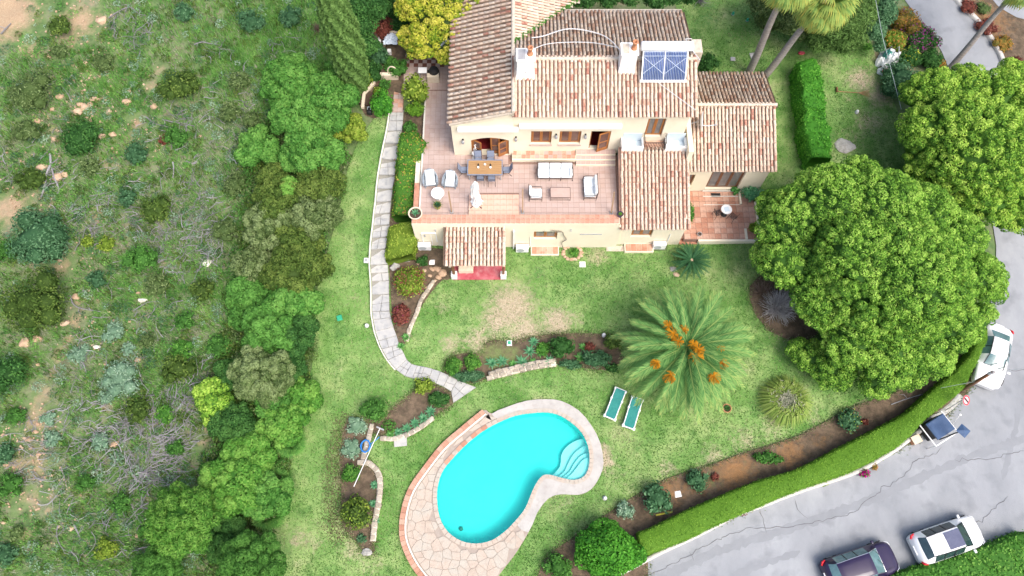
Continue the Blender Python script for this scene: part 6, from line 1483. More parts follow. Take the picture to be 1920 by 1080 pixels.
tall_palm('tall leaning palm trunk left of its neighbour, crown out of the photo', (1403,138), (1486,-48), 10.5, .27, .17)
tall_palm('tall palm with yellow green fan fronds visible at the top', (1432,145), (1548,-2), 7.6, .26, .17, n=50)
tall_palm('tall dark palm trunk crossing the upper road', (1768,142), (1932,-48), 8.0, .23, .14)
# dwarf fan palms along the belt
fand = [fan_mesh('frond', .62, 18, 'greengrass', droop=.25, stem=.5), fan_mesh('frond', .62, 18, 'greengrass', droop=.35, stem=.5)]
for x, y, lab in ((578,575,'dwarf fan palm at the lawn edge halfway down the belt'),(515,860,'dwarf fan palm beside the broadest bright tree'),(523,905,'dwarf fan palm in the middle of the lower palm group'),(508,965,'dwarf fan palm near the bottom of the belt'),(520,935,'dwarf fan palm between two others at the lawn edge'),(548,830,'dwarf fan palm above the lower palm group')):
    p = T(x, y); t = thing('fan_palm', lab, 'fan palm', tuple(p), group='dwarf fan palms at the lawn edge')
    for i in range(20):
        o = bpy.data.objects.new('frond', fand[i % 2]); COL.objects.link(o); o.parent = t; o.location = (0, 0, .35); o.rotation_euler = (RND.gauss(0, .3), -(1.3 - 1.2 * i / 20), i * 2.4)
# pampas clump
p = T(1468, 755); t = thing('pampas_grass', 'fountain shaped pampas clump with dead brown centre beside the pine', 'grass clump', tuple(p))
n = 2600; a = NR.uniform(0, 2 * PI, n); q = NR.uniform(.1, 1, n) ** .5
seg = 3; V, Fc, vv = [], [], []
d = np.c_[np.cos(a), np.sin(a), np.zeros(n)]; s = np.c_[-d[:, 1], d[:, 0], np.zeros(n)] * .022; st = np.c_[np.cos(a) * q * .45, np.sin(a) * q * .45, np.zeros(n)]; L_ = NR.uniform(.9, 1.7, n)[:, None]
p1 = st + d * L_ * .45 * q[:, None] + np.array([0, 0, 1]) * L_ * .55; p2 = st + d * L_ * .95 * q[:, None] + np.array([0, 0, 1]) * L_ * .5 * (1.3 - q[:, None])
VV = np.stack([st - s, st + s, p1 + s, p1 - s, p2], 1).reshape(-1, 3); i0 = np.arange(n) * 5
Fq = np.stack([i0, i0 + 1, i0 + 2, i0 + 3], 1); Ft = np.stack([i0 + 3, i0 + 2, i0 + 4, i0 + 4], 1)
vv = np.repeat(NR.uniform(.2, .9, n), 5); me_f = [tuple(map(int, f)) for f in Fq] + [tuple(map(int, f[:3])) for f in Ft]
b = MB(); b.add([tuple(x) for x in VV], me_f); o = b.build('blades', M['pampas'], t); setattr_v(o, 'v', vv)
P = np.c_[NR.normal(0, .35, (900, 2)), NR.uniform(.5, .95, 900)]; leaves(P + np.array(org(t)), np.tile((0, 0, 1), (900, 1)), .3, M['drygrass'], 'dead_centre', t, width=.12, spread=1.5)
# bare shrubs
def bare(label, px, py, r, n, m, h, name='bare_shrub'):
    p = T(px, py); R_ = PX(p, r); t = thing(name, label, 'bare shrub', tuple(p)); b = MB()
    for i in range(n):
        a = RND.uniform(0, 6.28); e = RND.uniform(.1, 1.4); d = Vector((math.cos(a) * math.cos(e), math.sin(a) * math.cos(e), math.sin(e) * h / R_)); q = Vector((0, 0, .1)); pts = [q]
        for k in range(4): q = q + (d + Vector((RND.gauss(0, .3), RND.gauss(0, .3), RND.gauss(0, .15)))).normalized() * R_ * RND.uniform(.2, .32); pts.append(q)
        b.tube(pts, [.022, .018, .014, .01, .006], n=3)
    b.build('twigs', M[m], t); return t
bare('grey bare shrub beside the big pine', 1456, 580, 38, 520, 'palewood', 1.5); bare('brown dry shrub left of the grey bare one', 1428, 552, 24, 160, 'twig', .9)
bare('purplish bare twigs above the back patio', 757, 38, 26, 120, 'twig', 1.3); bare('pale bare branches at the top edge beside the roof', 1310, 2, 30, 90, 'deadwood', 1.5); bare('bare brown twigs inside the tree belt', 597, 60, 16, 60, 'twig', 1)

# ---- the slope's litter: dead branches, wild grass (uncountable), rocks and logs (single)
def sample_spots(spots, n):
    w_ = np.array([s[2] ** 2 * (s[3] if len(s) > 3 else 1) for s in spots], float); idx = NR.choice(len(spots), n, p=w_ / w_.sum()); a = NR.uniform(0, 2 * PI, n); r = np.sqrt(NR.uniform(0, 1, n)) * 1.15
    S_ = np.array([s[:3] for s in spots], float)[idx]; return S_[:, 0] + S_[:, 2] * r * np.cos(a), S_[:, 1] + S_[:, 2] * r * np.sin(a)
def fastT(x, y):
    z = np.zeros(len(x))
    for _ in range(3):
        u, v_ = (x - 960) / F, (y - 540) / F; dy = math.sin(TILT) - v_ * math.cos(TILT); dz = -math.cos(TILT) - v_ * math.sin(TILT); t_ = (z - CAMH) / dz; X_, Y_ = u * t_, dy * t_; z = THA(X_, Y_)
    return np.c_[X_, Y_, z]
br = [(255,845,75,2.6),(320,800,55,2.6),(350,745,36,2.4),(290,900,50,1.6),(250,60,36,1.2),(262,80,26,1.6),(110,320,30,1),(95,335,22,1.2),(390,290,60,.35),(310,240,50,.4),(170,430,45,.8),(180,410,40,.8),(330,430,80,1.0),(350,470,60,.9),(400,400,60,.7),(300,440,50,.8),(120,820,60,.9),(50,850,50,.9),(70,900,50,.5),(160,800,40,.8),(150,690,50,.5),(170,650,30,.5),(310,620,60,.5),(380,720,40,.6),(250,980,50,.7),(170,1000,60,.4),(150,930,40,.3),
      (430,470,50,.6),(240,350,60,.5),(410,180,80,.3),(450,250,60,.4),(100,210,60,.2),(30,300,50,.5),(120,420,40,.6),(220,560,60,.3),(560,140,30,.6),(540,90,30,.4),(220,740,60,.4),(420,880,30,.5),(260,1040,50,.4),(480,230,30,.4)]
nbz = 2000; xs, ys = sample_spots(br, nbz); BP = fastT(xs, ys); okb = inside(BP[:, :2], TP([(-20,-60),(600,-60),(600,100),(470,250),(430,420),(440,600),(420,700),(400,830),(380,1000),(330,1100),(-20,1100)], smooth=False)); BP = BP[okb]
b = MB()
hd = {}
for p in BP:
    key = (int(p[0] // 2.2), int(p[1] // 2.2)); ang = hd.setdefault(key, RND.uniform(0, PI)); a = ang + RND.gauss(0, .55); L_ = RND.uniform(.3, 1.5) ** 1.3; q = Vector((p[0], p[1], p[2] + RND.uniform(.02, .4))); pts = [q]; k_ = 5; c = RND.gauss(0, .16); r = RND.uniform(.01, .036)
    for k in range(k_): a += c + RND.gauss(0, .22); q = q + Vector((math.cos(a), math.sin(a), RND.gauss(-.03, .12))) * L_ / k_; q.z = max(q.z, p[2] + .01); pts.append(q)
    b.tube(pts, [r * (1 - .15 * i) for i in range(k_ + 1)], n=3, cap=False)
    if RND.random() < .4:
        a2 = a + RND.choice((-1, 1)) * .8; q = pts[2]; pp = [q]
        for k in range(3): q = q + Vector((math.cos(a2), math.sin(a2), .05)) * L_ * .13; pp.append(q)
        b.tube(pp, [r * .7, r * .5, r * .3, r * .2], n=3, cap=False)
o = b.build('dead_branches', M['deadwood'], None); tag(o, 'grey dead branches and twigs lying over the slope', 'dead branches', kind='stuff')
HILLP = TP([(-60,-60),(640,-60),(640,100),(655,260),(625,400),(590,560),(585,700),(545,860),(510,1000),(480,1120),(-60,1120)], smooth=False)
def wild(name, label, n, m, h, wd, fld, base=.25, lean=.8, clump=1):
    P = scatter_poly(HILLP, n // clump); f = base + fld(P); keep = NR.uniform(0, 1, len(P)) < f; P = P[keep]; P = np.repeat(P, clump, 0) + NR.normal(0, .09, (len(P) * clump, 2)); P3 = np.c_[P, THA(P[:, 0], P[:, 1]) - .03]
    pn = np.array([mnoise.noise(Vector((x * .7, y * .7, 2))) for x, y in P]); o = blades(name, P3, M[m], h, wd, v=.5 + pn * .5 + NR.normal(0, .22, len(P)), lean=lean); tag(o, label, 'grass', kind='stuff'); return o
dirtf = [(10,30,110,.9),(60,10,60,.9),(150,40,60,.7),(60,95,45,.5),(300,130,22,.6),(282,160,18,.7),(255,230,24,.7),(20,390,55,.8),(115,500,35,.6),(145,590,30,.8),(110,670,25,.7),(80,740,35,.6),(70,790,60,.6),(385,825,25,.8),(95,930,18,.7),(90,960,16,.8),(55,940,50,.7),(60,870,60,.7)]
gf = [(520,60,110,.8),(450,120,90,.6),(560,160,110,.7),(600,40,80,.7),(590,250,90,.6),(340,700,60,.6),(230,1000,90,.6),(330,930,70,.4),(180,1050,60,.5),(480,420,80,.3),(230,160,60,.5),(45,120,50,.5),(150,130,50,.5),(420,560,60,.5),(190,230,60,.3),(200,560,60,.3),(300,560,50,.4),(250,730,50,.5)]
dff = [(430,220,80,.7),(460,180,70,.6),(330,420,90,.7),(130,700,70,.7),(100,640,50,.4),(40,130,60,.6),(100,220,60,.5),(170,430,60,.6),(60,880,70,.7),(150,950,70,.5),(400,330,70,.5),(20,300,50,.6),(350,620,60,.5),(420,480,60,.5),(250,980,60,.5)]
wild('wild_grass', 'green wild grass growing over the slope', 420000, 'greengrass', .30, .024, lambda P: field(P, gf) - field(P, dirtf) * .9, base=.26, clump=6)
wild('dry_grass', 'dry greyish grass and weeds on the slope', 170000, 'drygrass', .30, .016, lambda P: field(P, dff) - field(P, dirtf) * .7, base=.2, clump=7)
wild('undergrowth', 'dark low undergrowth between the bushes of the slope', 150000, 'olive_dark', .22, .04, lambda P: field(P, gf) * .3 + field(P, [(560,350,150,.6),(500,600,120,.6),(470,850,110,.6)]) - field(P, dirtf) * .95, base=.2, clump=9)
P = scatter_poly(HILLP, 1500); P = P[NR.uniform(0, 1, len(P)) > field(P, dirtf) * 1.1]; zz = THA(P[:, 0], P[:, 1]); r_ = NR.uniform(.12, .42, (len(P), 1)); B_ = np.c_[P, zz + .08, r_, r_, r_ * .7]
for i, (mm, lab) in enumerate((('greengrass', 'bright green weed tufts among the branches'), ('silver', 'grey green herb tufts on the slope'), ('olive_dark', 'small olive tufts on the slope'), ('bluegreen', 'teal weed tufts on the slope'))):
    P_, N_, v = blob_samples(B_[i::4], 17000, lo=-.1, jr=.25, cull=None, vr=.3); tag(leaves(P_, N_, .14, M[mm], 'weed_tufts', None, width=.35, v=v, spread=1.3), lab, 'weeds', kind='stuff')
def rock(px, py, r, label, m='rock', fl=.6, group='pale boulders on the slope', ry=None, name='rock', h=None, gz=None):
    p = T(px, py) if gz is None else G(px, py, gz); R_ = PX(p, r); bm = bmesh.new(); bmesh.ops.create_icosphere(bm, subdivisions=2, radius=1); sx, sy = 1, (ry / r if ry else RND.uniform(.6, .9)); o_ = Vector((RND.random() * 50, RND.random() * 50, 0))
    for q in bm.verts:
        d = 1 + mnoise.noise(q.co * 1.1 + o_) * .45; q.co = Vector((q.co.x * sx * R_ * d, q.co.y * sy * R_ * d, q.co.z * (h or R_ * fl) * d))
    me = bpy.data.meshes.new(name); bm.to_mesh(me); bm.free(); o = link(name, me, M[m]); o.location = (p.x, p.y, p.z + .02); o.rotation_euler = (0, 0, RND.uniform(-.6, .6) if not ry else 0); return tag(o, label, 'rock', group)
for a in [(178,187,9,'upright oval boulder, tallest of the pale boulder pile'),(147,210,10,'flat orange boulder at the left of the pale pile'),(159,202,9,'whitish boulder in the middle of the pale pile'),(169,197,6,'small boulder touching the tall oval one'),(190,186,5,'small white boulder right of the tall oval one'),(150,196,6,'small pale boulder above the flat orange one'),(165,222,5,'upright small boulder under the pale pile'),(171,226,4,'pebble under the pale pile'),
          (205,211,7,'orange boulder between pile and trail'),(238,191,9,'long flat pale stone across the trail'),(288,200,7,'long pale stone right of the trail'),(211,253,7,'pale boulder right of the dark round bush'),(191,256,7,'orange boulder touching the dark round bush'),(191,228,5,'brown boulder above the dark round bush'),(112,182,7,'flat pale stone left of the pile'),(100,205,6,'small stone above the dark round bush'),(70,227,7,'flat stone left of the dark round bush'),
          (191,38,11,'flat tan rock near the branch heap top'),(210,29,4,'small tan rock above the flat tan one'),(91,108,5,'stone below the sandy track'),(160,118,5,'stone pair left of the brownish bush'),(80,315,11,'orange rock beside the forked dead stump'),(108,332,11,'long tan rock lying in the forked dead stump'),(122,327,7,'pale rock right of the forked dead stump'),(102,261,6,'orange stone left of the dark round bush base'),(182,417,5,'pale stone under the grey twigs at the left'),(113,487,5,'stone on the bare soil above the largest bush'),
          (143,557,8,'tall pale boulder right of the largest olive bush'),(122,606,9,'tan boulder at the lower right of the largest olive bush'),(47,643,10,'orange boulder below the largest olive bush'),(70,636,9,'grey white boulder below the largest olive bush'),(71,684,4,'small tan stone on the lower trail'),(217,614,7,'tan boulder on the silvery plant'),(213,602,4,'pebble above the tan boulder'),(259,549,4,'tan pebble above the white flat stone'),(259,675,6,'tan stone between the silver plants'),(215,833,9,'tan boulder at the edge of the branch heap'),(66,810,5,'round tan stone in the stony patch'),(57,824,5,'lower round stone in the stony patch'),
          (47,822,5,'tan stone at the left of the stony patch'),(73,852,5,'pale stone below the stony patch'),(13,870,6,'tan stone at the left edge'),(96,891,5,'flat pale stone near the trail bottom'),(133,992,6,'orange rock near the bottom of the slope'),(7,980,5,'orange stone in the lower left'),(335,881,5,'tan stone under the branch heap'),(258,1005,5,'brown stone left of the feathery tree'),(375,256,4,'white stone in the dry grass'),(243,171,4,'pebble by the trail top')]:
    rock(*a)
# tiny stones scattered in number
b = MB(); xs, ys = sample_spots([(140,200,70,1),(60,810,50,1.5),(200,130,60,.5),(60,900,60,.6),(120,60,80,.5),(250,280,60,.5),(60,330,60,.6),(120,500,60,.5),(140,620,40,.6),(300,150,50,.3),(230,640,60,.4),(100,950,60,.4),(340,1010,50,.3),(700,60,30,.2)], 900)
for p in fastT(xs, ys):
    s = RND.uniform(.02, .075); b.cbox((p[0], p[1], p[2] + s * .3), (s * 2, s * RND.uniform(1, 2), s), rz=RND.uniform(0, 3))
o = b.build('stones', M['rock'], None); tag(o, 'small loose stones strewn over the slope', 'stones', kind='stuff')
rock(389,493,9,'white crumpled looking rock at the left of the tree belt',m='whiteedge',group=None,fl=.5); rock(268,563,9,'rectangular white stone in the green scrub',m='whiteedge',group=None,ry=4); rock(182,651,7,'flat white stone between the silvery plants',m='whiteedge',group=None,ry=4)
rock(689,1035,11,'big white stone ending the left bed wall',m='greyrock',group=None,ry=7); 
for i, a in enumerate([(821,505,8,'ochre rock left of the porch, upper one'),(830,512,9,'largest ochre rock left of the porch'),(822,520,7,'ochre rock left of the porch, lower one'),(810,505,6,'small rock above the side bed'),(806,517,5,'pebble beside the porch rocks'),(796,508,5,'left small rock above the side bed'),(815,527,5,'rock on the stone edge below the porch rocks'),(784,492,6,'rock behind the small dark shrub'),(800,540,4,'round stone on the stone edge')]): rock(*a, group='ochre rocks beside the porch')
rock(752,486,22,'long grey rock outcrop below the yellow green hedge',m='greyrock',group=None,ry=6,h=.35); rock(740,500,10,'dark grey rock left of the long outcrop',m='greyrock',group=None,h=.3)
for k in range(15):
    a = k * 2 * PI / 15; c = (1073 + 17 * math.cos(a), 474 + 13 * math.sin(a)); rock(c[0], c[1], RND.uniform(3.5, 5), 'rounded ochre stone of the small planting ring at the house wall', group='stone ring at the house wall')
rock(1262,505,7,'pale rock left of the cycad',m='greyrock',group=None); rock(1268,515,6,'reddish rock under the cycad',group=None)
rock(1583,273,19,'grey stone slab block at the hedge end',m='greyrock',group=None,ry=16,h=.2,name='stone_block')
def logs(label, pts, r, m='deadwood', cat='branch', name='branch'):
    P = [T(*p[:2]) for p in pts]; P = [Vector((q.x, q.y, q.z + (p[2] if len(p) > 2 else .08))) for p, q in zip(pts, P)]; t = thing(name, label, cat, tuple(P[0])); b = MB(); n = len(P); b.tube(smooth_line([tuple(q) for q in P], k=3), [r * (1 - .5 * i / (3 * (n - 1) + 1)) for i in range(3 * (n - 1) + 1)], n=6)
    for i in range(1, n - 1):
        a = RND.uniform(0, 6.28); q = P[i]; b.tube([q, q + Vector((math.cos(a) * .3, math.sin(a) * .3, .12)), q + Vector((math.cos(a + .4) * .6, math.sin(a + .4) * .6, .1))], [r * .5, r * .35, r * .15], n=4)
    b.build('wood', M[m], t, world=True); return t
for lab, pts, r in (('forked grey dead stump lying beside a tan rock',[(95,290),(98,310,.2),(92,330,.3),(85,352,.1),(78,372)],.09),('second leg of the forked dead stump',[(98,315),(105,335,.25),(112,355),(108,365)],.07),('grey log across the slope below the trail',[(275,220),(290,232),(310,238),(330,243)],.05),('pale straight log right of the trail',[(305,225),(325,230),(345,233),(366,238)],.055),('upright weathered log in the middle of the slope',[(325,305),(327,318),(325,335)],.06),
     ('bleached forked branch right of the largest bush',[(133,555),(138,570),(150,578),(170,582),(190,585)],.05),('curved dead branch above the branch heap',[(375,680),(395,672),(410,660),(418,650)],.055),('twisted dead branch at the top of the slope',[(205,35),(225,22),(245,15),(262,28),(275,30)],.05),('long curved branch on the cut heap',[(262,895),(290,870),(330,850),(350,830),(375,828)],.06),('forked branch on the lower heap',[(250,890),(265,905),(290,900),(305,905)],.07),('grey branch right of the trail top',[(365,85),(380,80),(400,84),(412,78)],.05),
     ('pale log on the sandy track at the top left',[(3,65),(12,55),(22,45)],.06),('short weathered log in green scrub',[(350,303),(362,308),(372,305)],.06),('branch beside the silvery plants',[(240,640),(250,660),(262,672),(280,668)],.04),('bare branch near the bottom of the slope',[(110,985),(108,1005),(120,1030),(150,1040)],.04),('stick above the feathery tree',[(248,945),(255,965),(268,985),(275,1000)],.045),('twisted stump near the bottom left',[(140,985),(148,1000),(152,1012)],.06)):
    logs(lab, pts, r)
logs('thin fallen pole along the soil bed under the pine', [(1670,759),(1700,748),(1742,736)], .035, m='grey', cat='pole', name='pole')
# ================================================================== VEHICLES
def car(label, px, py, heading_px, L_, W_, H_, body_m, glass='carglass', roofglass=None, kind='suv', z=0, rear_glass=None):
    p = T(px, py); q = T(*heading_px); ang = math.atan2(q.y - p.y, q.x - p.x)
    t = thing('parked_car', label, 'car', (p.x, p.y, p.z + .01), rz=ang)
    if kind == 'suv':
        st = [(-.5,.60,.60,.55,.72),(-.492,.72,.66,.62,.82),(-.475,.9,.70,.74,.90),(-.455,1.02,.70,.86,.95),(-.435,1.1,.69,.93,.97),(-.355,1.48,.60,.97,.99),(-.30,1.545,.60,.97,1),(-.2,1.58,.62,.96,1),(-.05,1.6,.63,.95,1),(.06,1.585,.63,.945,1),(.105,1.54,.63,.94,1),(.25,1.12,.72,.93,.985),(.27,1.06,.76,.92,.98),(.33,1.0,.78,.88,.97),(.42,.93,.74,.80,.93),(.46,.85,.68,.72,.87),(.485,.74,.60,.64,.78),(.5,.58,.50,.54,.66)]
        cab = (5, 10); ws = (10, 11); rw = (4, 5)
    else:
        st = [(-.5,.62,.52,.56,.66),(-.492,.74,.62,.64,.78),(-.475,.88,.68,.74,.88),(-.43,.98,.72,.84,.94),(-.37,1.02,.70,.88,.97),(-.345,1.06,.66,.9,.975),(-.22,1.36,.55,.93,.99),(-.17,1.41,.56,.93,1),(-.05,1.45,.58,.92,1),(.03,1.44,.58,.92,1),(.07,1.40,.58,.91,1),(.215,1.03,.68,.9,.985),(.235,.97,.72,.89,.98),(.3,.93,.76,.85,.97),(.41,.86,.74,.77,.93),(.46,.79,.66,.7,.86),(.485,.7,.56,.62,.76),(.5,.56,.46,.52,.62)]
        cab = (6, 10); ws = (10, 11); rw = (5, 6)
    st = [(a * L_, b * H_ / 1.6 if kind == 'suv' else b * H_ / 1.45, c * W_ / 2, d * H_ / (1.6 if kind == 'suv' else 1.45), e * W_ / 2) for a, b, c, d, e in st]
    def ring(s):
        x, zt, wt, zb, wb = s; zr = zt - .055 * min(1, max(.15, (zt - zb) / .4)); bow = 0.0
        half = [(0, zt + .012), (wt * .5, zt + .004), (wt * .86, zt - .012), (wt, zr), (wb - .035, zb + .015), (wb, zb - .07), (wb + .005, .52), (wb - .03, .22)]
        return [(x + (-.05 if abs(x) > L_ * .4 and x > 0 else (.05 if x < -L_ * .4 else 0)) * (y / (W_ / 2)) ** 2 * 2, y, z) for y, z in half]
    sub = 3; R_ = []; seg_of = []
    for i in range(len(st) - 1):
        for k in range(sub):
            f = k / sub
            p4 = [st[max(0, i-1)], st[i], st[i+1], st[min(len(st)-1, i+2)]]; lin = tuple(a * (1-f) + b * f for a, b in zip(st[i], st[i+1]))
            R_.append(ring(lin)); seg_of.append(i)
    R_.append(ring(st[-1])); nr = len(R_); k = 8
    parts = {'body': [], 'windshield': [], 'rear_window': [], 'side_window': [], 'side_window.r': []}
    Vt = []
    for r in R_: Vt += [(x, y, z) for x, y, z in r]
    off = len(Vt)
    for r in R_: Vt += [(x, -y, z) for x, y, z in r]
    for i in range(nr - 1):
        s = seg_of[i]
        for j in range(k - 1):
            for side in (0, 1):
                o_ = off * side; f = (o_ + i*k + j, o_ + (i+1)*k + j, o_ + (i+1)*k + j+1, o_ + i*k + j+1); f = f if side else f[::-1]
                tgt = 'body'
                if s == ws[0] and j <= 2: tgt = 'windshield'
                elif s == rw[0] and j <= 2: tgt = 'rear_window'
                elif j == 3 and cab[0] <= s < cab[1] and not (s == cab[0] and i % sub == 0 and kind == 'suv'): tgt = 'side_window' if not side else 'side_window.r'
                parts[tgt].append(f)
    body = None
    for nm, fs in parts.items():
        used = sorted({i for f in fs for i in f}); mp_ = {u: n for n, u in enumerate(used)}
        b = MB(); b.add([Vt[u] for u in used], [tuple(mp_[i] for i in f) for f in fs])
        if nm == 'body':
            ends = []
            for ei in (0, nr - 1):
                loop = [ei * k + j for j in range(k)] + [off + ei * k + j for j in range(k - 1, -1, -1)]; b.add([Vt[u] for u in loop], [tuple(range(len(loop)))])
        m = body_m if nm == 'body' else (rear_glass if nm == 'rear_window' and rear_glass else glass)
        o = b.build(nm.split('.')[0], M[m], t, smooth=True)
        if nm == 'body': body = o
        else:
            bm = bmesh.new(); bm.from_mesh(o.data); bmesh.ops.remove_doubles(bm, verts=bm.verts, dist=1e-4); bm.to_mesh(o.data); bm.free()
            for f in o.data.polygons: f.use_smooth = True
    bm = bmesh.new(); bm.from_mesh(body.data); bmesh.ops.remove_doubles(bm, verts=bm.verts, dist=1e-4); bmesh.ops.recalc_face_normals(bm, faces=bm.faces); bm.to_mesh(body.data); bm.free()
    # pillars, seams, trims
    S_ = lambda idx, j, sd_=1: Vector((R_[idx * sub][j][0], R_[idx * sub][j][1] * sd_, R_[idx * sub][j][2]))
    b = MB()
    for sd_ in (-1, 1):
        for idx in ((cab[0] + cab[1]) // 2, cab[1] - 2): 
            a, c = S_(idx, 3, sd_), S_(idx, 4, sd_); b.tube([a, c], .028, n=4)
    b.build('pillar', M['iron'], t)
    b = MB()
    for sd_ in (-1, 1):
        b.tube([S_(i, 3, sd_) + Vector((0, 0, .008)) for i in range(cab[0], ws[1] + 1)], .022, n=5)
        for idx in (ws[1], rw[0]): pass
    b.tube([S_(ws[1], j, 1) + Vector((0, 0, .006)) for j in (3, 2, 1, 0)] + [S_(ws[1], j, -1) + Vector((0, 0, .006)) for j in (1, 2, 3)], .014, n=4)
    b.build('trim', M['iron'] if body_m != 'carpurple' else M['chrome'], t)
    b = MB()
    for sd_ in (-1, 1):
        a = S_(ws[1] + 1, 2, sd_); e = S_(len(st) - 4, 2, sd_); b.tube([a + Vector((0,0,.004)), (a + e) / 2 + Vector((0, -.03 * sd_, .012)), e + Vector((0, 0, .004))], .007, n=4)
        for xx in (-.02, .14, -.19):
            b.tube([Vector((xx * L_, sd_ * (W_/2 + .004), .45)), Vector((xx * L_, sd_ * (W_/2 - .005), .85 * H_ / 1.6))], .005, n=4)
    b.build('seam', M['iron'], t)
    for sd_ in (-1, 1): 
        b = MB(); a = S_(ws[1], 3, sd_); b.rbox((a.x - .02, sd_ * (W_ / 2 + .09), a.z - .06), (.13, .2, .12), r=.035); b.build('mirror', M[body_m], t, smooth=True)
    for sx, sy in ((-.31, 1), (-.31, -1), (.32, 1), (.32, -1)):
        mx = Matrix.Translation((sx * L_, sy * (W_ / 2 - .1), .32)) @ Matrix.Rotation(PI / 2, 4, 'X'); b = MB(); b.lathe([(0, -.11), (.3, -.11), (.33, -.08), (.33, .08), (.3, .11), (0, .11)], 20, mx=mx); wh = b.build('wheel', M['rubber'], t, smooth=False)
        b = MB(); b.lathe([(0, -.118), (.19, -.118), (.2, -.1)], 12, mx=mx); b.lathe([(0, .118), (.19, .118), (.2, .1)], 12, mx=mx); b.build('rim', M['grey'], wh)
        b = MB(); mx2 = Matrix.Translation((sx * L_, sy * (W_ / 2 + .002), .34)); b.tube([mx2 @ Vector((.38 * math.cos(a), 0, .38 * math.sin(a))) for a in np.linspace(0, PI, 10)], .03, n=4); b.build('wheel_arch', M['iron'], t)
    for sy in (-1, 1):
        b = MB(); a = Vector(R_[2 * sub][5]); 
        pr = [(-.474, .60), (-.462, .84), (-.44, .9)]
        b.tube([Vector((-.487 * L_, sy * W_ * .36, .78 * H_ / 1.6)), Vector((-.468 * L_, sy * W_ * .445, .86 * H_ / 1.6)), Vector((-.43 * L_, sy * W_ * .485, .92 * H_ / 1.6))], [.05, .065, .03], n=6); b.build('tail_light', M['taillight'], t, smooth=True)
        b = MB(); b.tube([Vector((.488 * L_, sy * W_ * .30, .66 * H_ / 1.6)), Vector((.468 * L_, sy * W_ * .40, .72 * H_ / 1.6)), Vector((.42 * L_, sy * W_ * .455, .80 * H_ / 1.6))], [.02, .03, .015], n=6); b.build('headlight', M['headlight'], t, smooth=True)
    if roofglass:
        x0, x1, ww = roofglass; b = MB(); zz = H_; b.rbox(((x0 + x1) / 2, 0, zz + .006), (x1 - x0, ww, .03), r=.012); b.build('sunroof', M['carroofglass'], t)
    b = MB(); a = S_(ws[1], 0); e = S_(ws[0], 0)
    for yy in (-.25, .3): b.tube([Vector((a.x + .02, yy, a.z + .03)), Vector((a.x - .25, yy + .35, a.z + .17))], .012, n=4)
    b.build('wiper', M['iron'], t)
    b = MB(); b.box(-.503 * L_, -.495 * L_, -.26, .26, .62, .74); b.build('number_plate', M['whiteplain'], t)
    return t
car('white hatchback with dark sunroof parked ahead of the purple car', 1765, 1013, (1850, 984), 4.25, 1.82, 1.5, 'carwhite', roofglass=(-.55, .42, .95), rear_glass='carglass')
car('dark purple car cut by the bottom edge beside the road', 1604, 1062, (1700, 1030), 4.4, 1.85, 1.5, 'carpurple', glass='carglassblue', rear_glass='carglassblue')
car('white saloon parked half under the big pine by the hedge', 1850, 672, (1836, 728), 4.35, 1.76, 1.42, 'carwhite', kind='sedan', glass='carglassblue')

# ================================================================== STREET FURNITURE
p = T(1742, 806); q = T(1790, 775); ang = math.atan2(q.y - p.y, q.x - p.x)
t = thing('waste_container', 'blue lidded waste container inside a white rail beside the hedge', 'waste container', tuple(p), rz=ang)
b = MB(); b.rbox((0, 0, .62), (1.25, 1.0, 1.1), r=.05, seg=1); b.build('bin_body', M['iron'], t)
b = MB(); b.rbox((0, -.05, 1.22), (1.35, 1.1, .12), r=.04); b.add([(-.6,-.5,1.285),(.6,-.5,1.285),(.6,.45,1.32),(-.6,.45,1.32)], [(0,1,2,3)]); b.build('lid', M['binblue'], t)
b = MB()
for y in (-.85,): b.tube([(-.85, y, .0), (-.85, y, .95), (.85, y, .95), (.85, y, 0)], .04, n=6)
for x in (-.85, .85): b.tube([(x, -.85, .95), (x, .6, .95), (x, .6, 0)], .04, n=6)
b.build('guard_rail', M['white'], t)
t = thing('box', 'small terracotta coloured box beside the waste container', 'box', tuple(T(1712, 826)), rz=.4)
b = MB(); b.rbox((0, 0, .22), (.55, .45, .4), r=.03); b.build('box_body', M['terracotta'], t); b = MB(); b.rbox((0, 0, .44), (.58, .48, .05), r=.015); b.build('lid', M['creampot'], t)
def pole_thing(name, label, cat, pb_, pt_, H_, r, m):
    p = T(*pb_); q = G(*pt_, p.z + H_); t = thing(name, label, cat, tuple(p)); d = Vector(q - p); b = MB(); b.tube([Vector((0, 0, -.1)), d], [r, r * .75], n=8); b.build('pole', m, t, smooth=True); return t, d
t, d = pole_thing('street_lamp', 'short street lamp with square dark panel beside the waste container', 'street lamp', (1762, 824), (1800, 809), 2.6, .045, M['iron'])
mx = Matrix.Translation(d + Vector((.2, .04, 0))) @ Matrix.Rotation(.75, 4, 'Z'); b = MB(); b.add([(-.3,-.3,0),(.3,-.3,0),(.3,.3,0),(-.3,.3,0),(0,0,.13)], [(0,1,4),(1,2,4),(2,3,4),(3,0,4),(0,3,2,1)], mx); b.build('lamp_head', M['binblue'], t)
b = MB(); b.lathe([(.1, -.25), (.16, -.02)], 8, tuple(d + Vector((.2, .04, 0)))); b.build('lamp_glass', M['grey'], t)
t, d = pole_thing('traffic_sign', 'round red and white road sign on a thin pole by the hedge', 'road sign', (1772, 770), (1806, 749), 2.3, .03, M['grey'])
mx = Matrix.Translation(d + Vector((.12, -.06, .05))) @ Matrix.Rotation(.9, 4, 'Z') @ Matrix.Rotation(math.radians(30), 4, 'X'); b = MB(); b.lathe([(0, .02), (.3, .02), (.3, -.02), (0, -.02)], 24, mx=mx); b.build('sign_plate', M['white'], t)
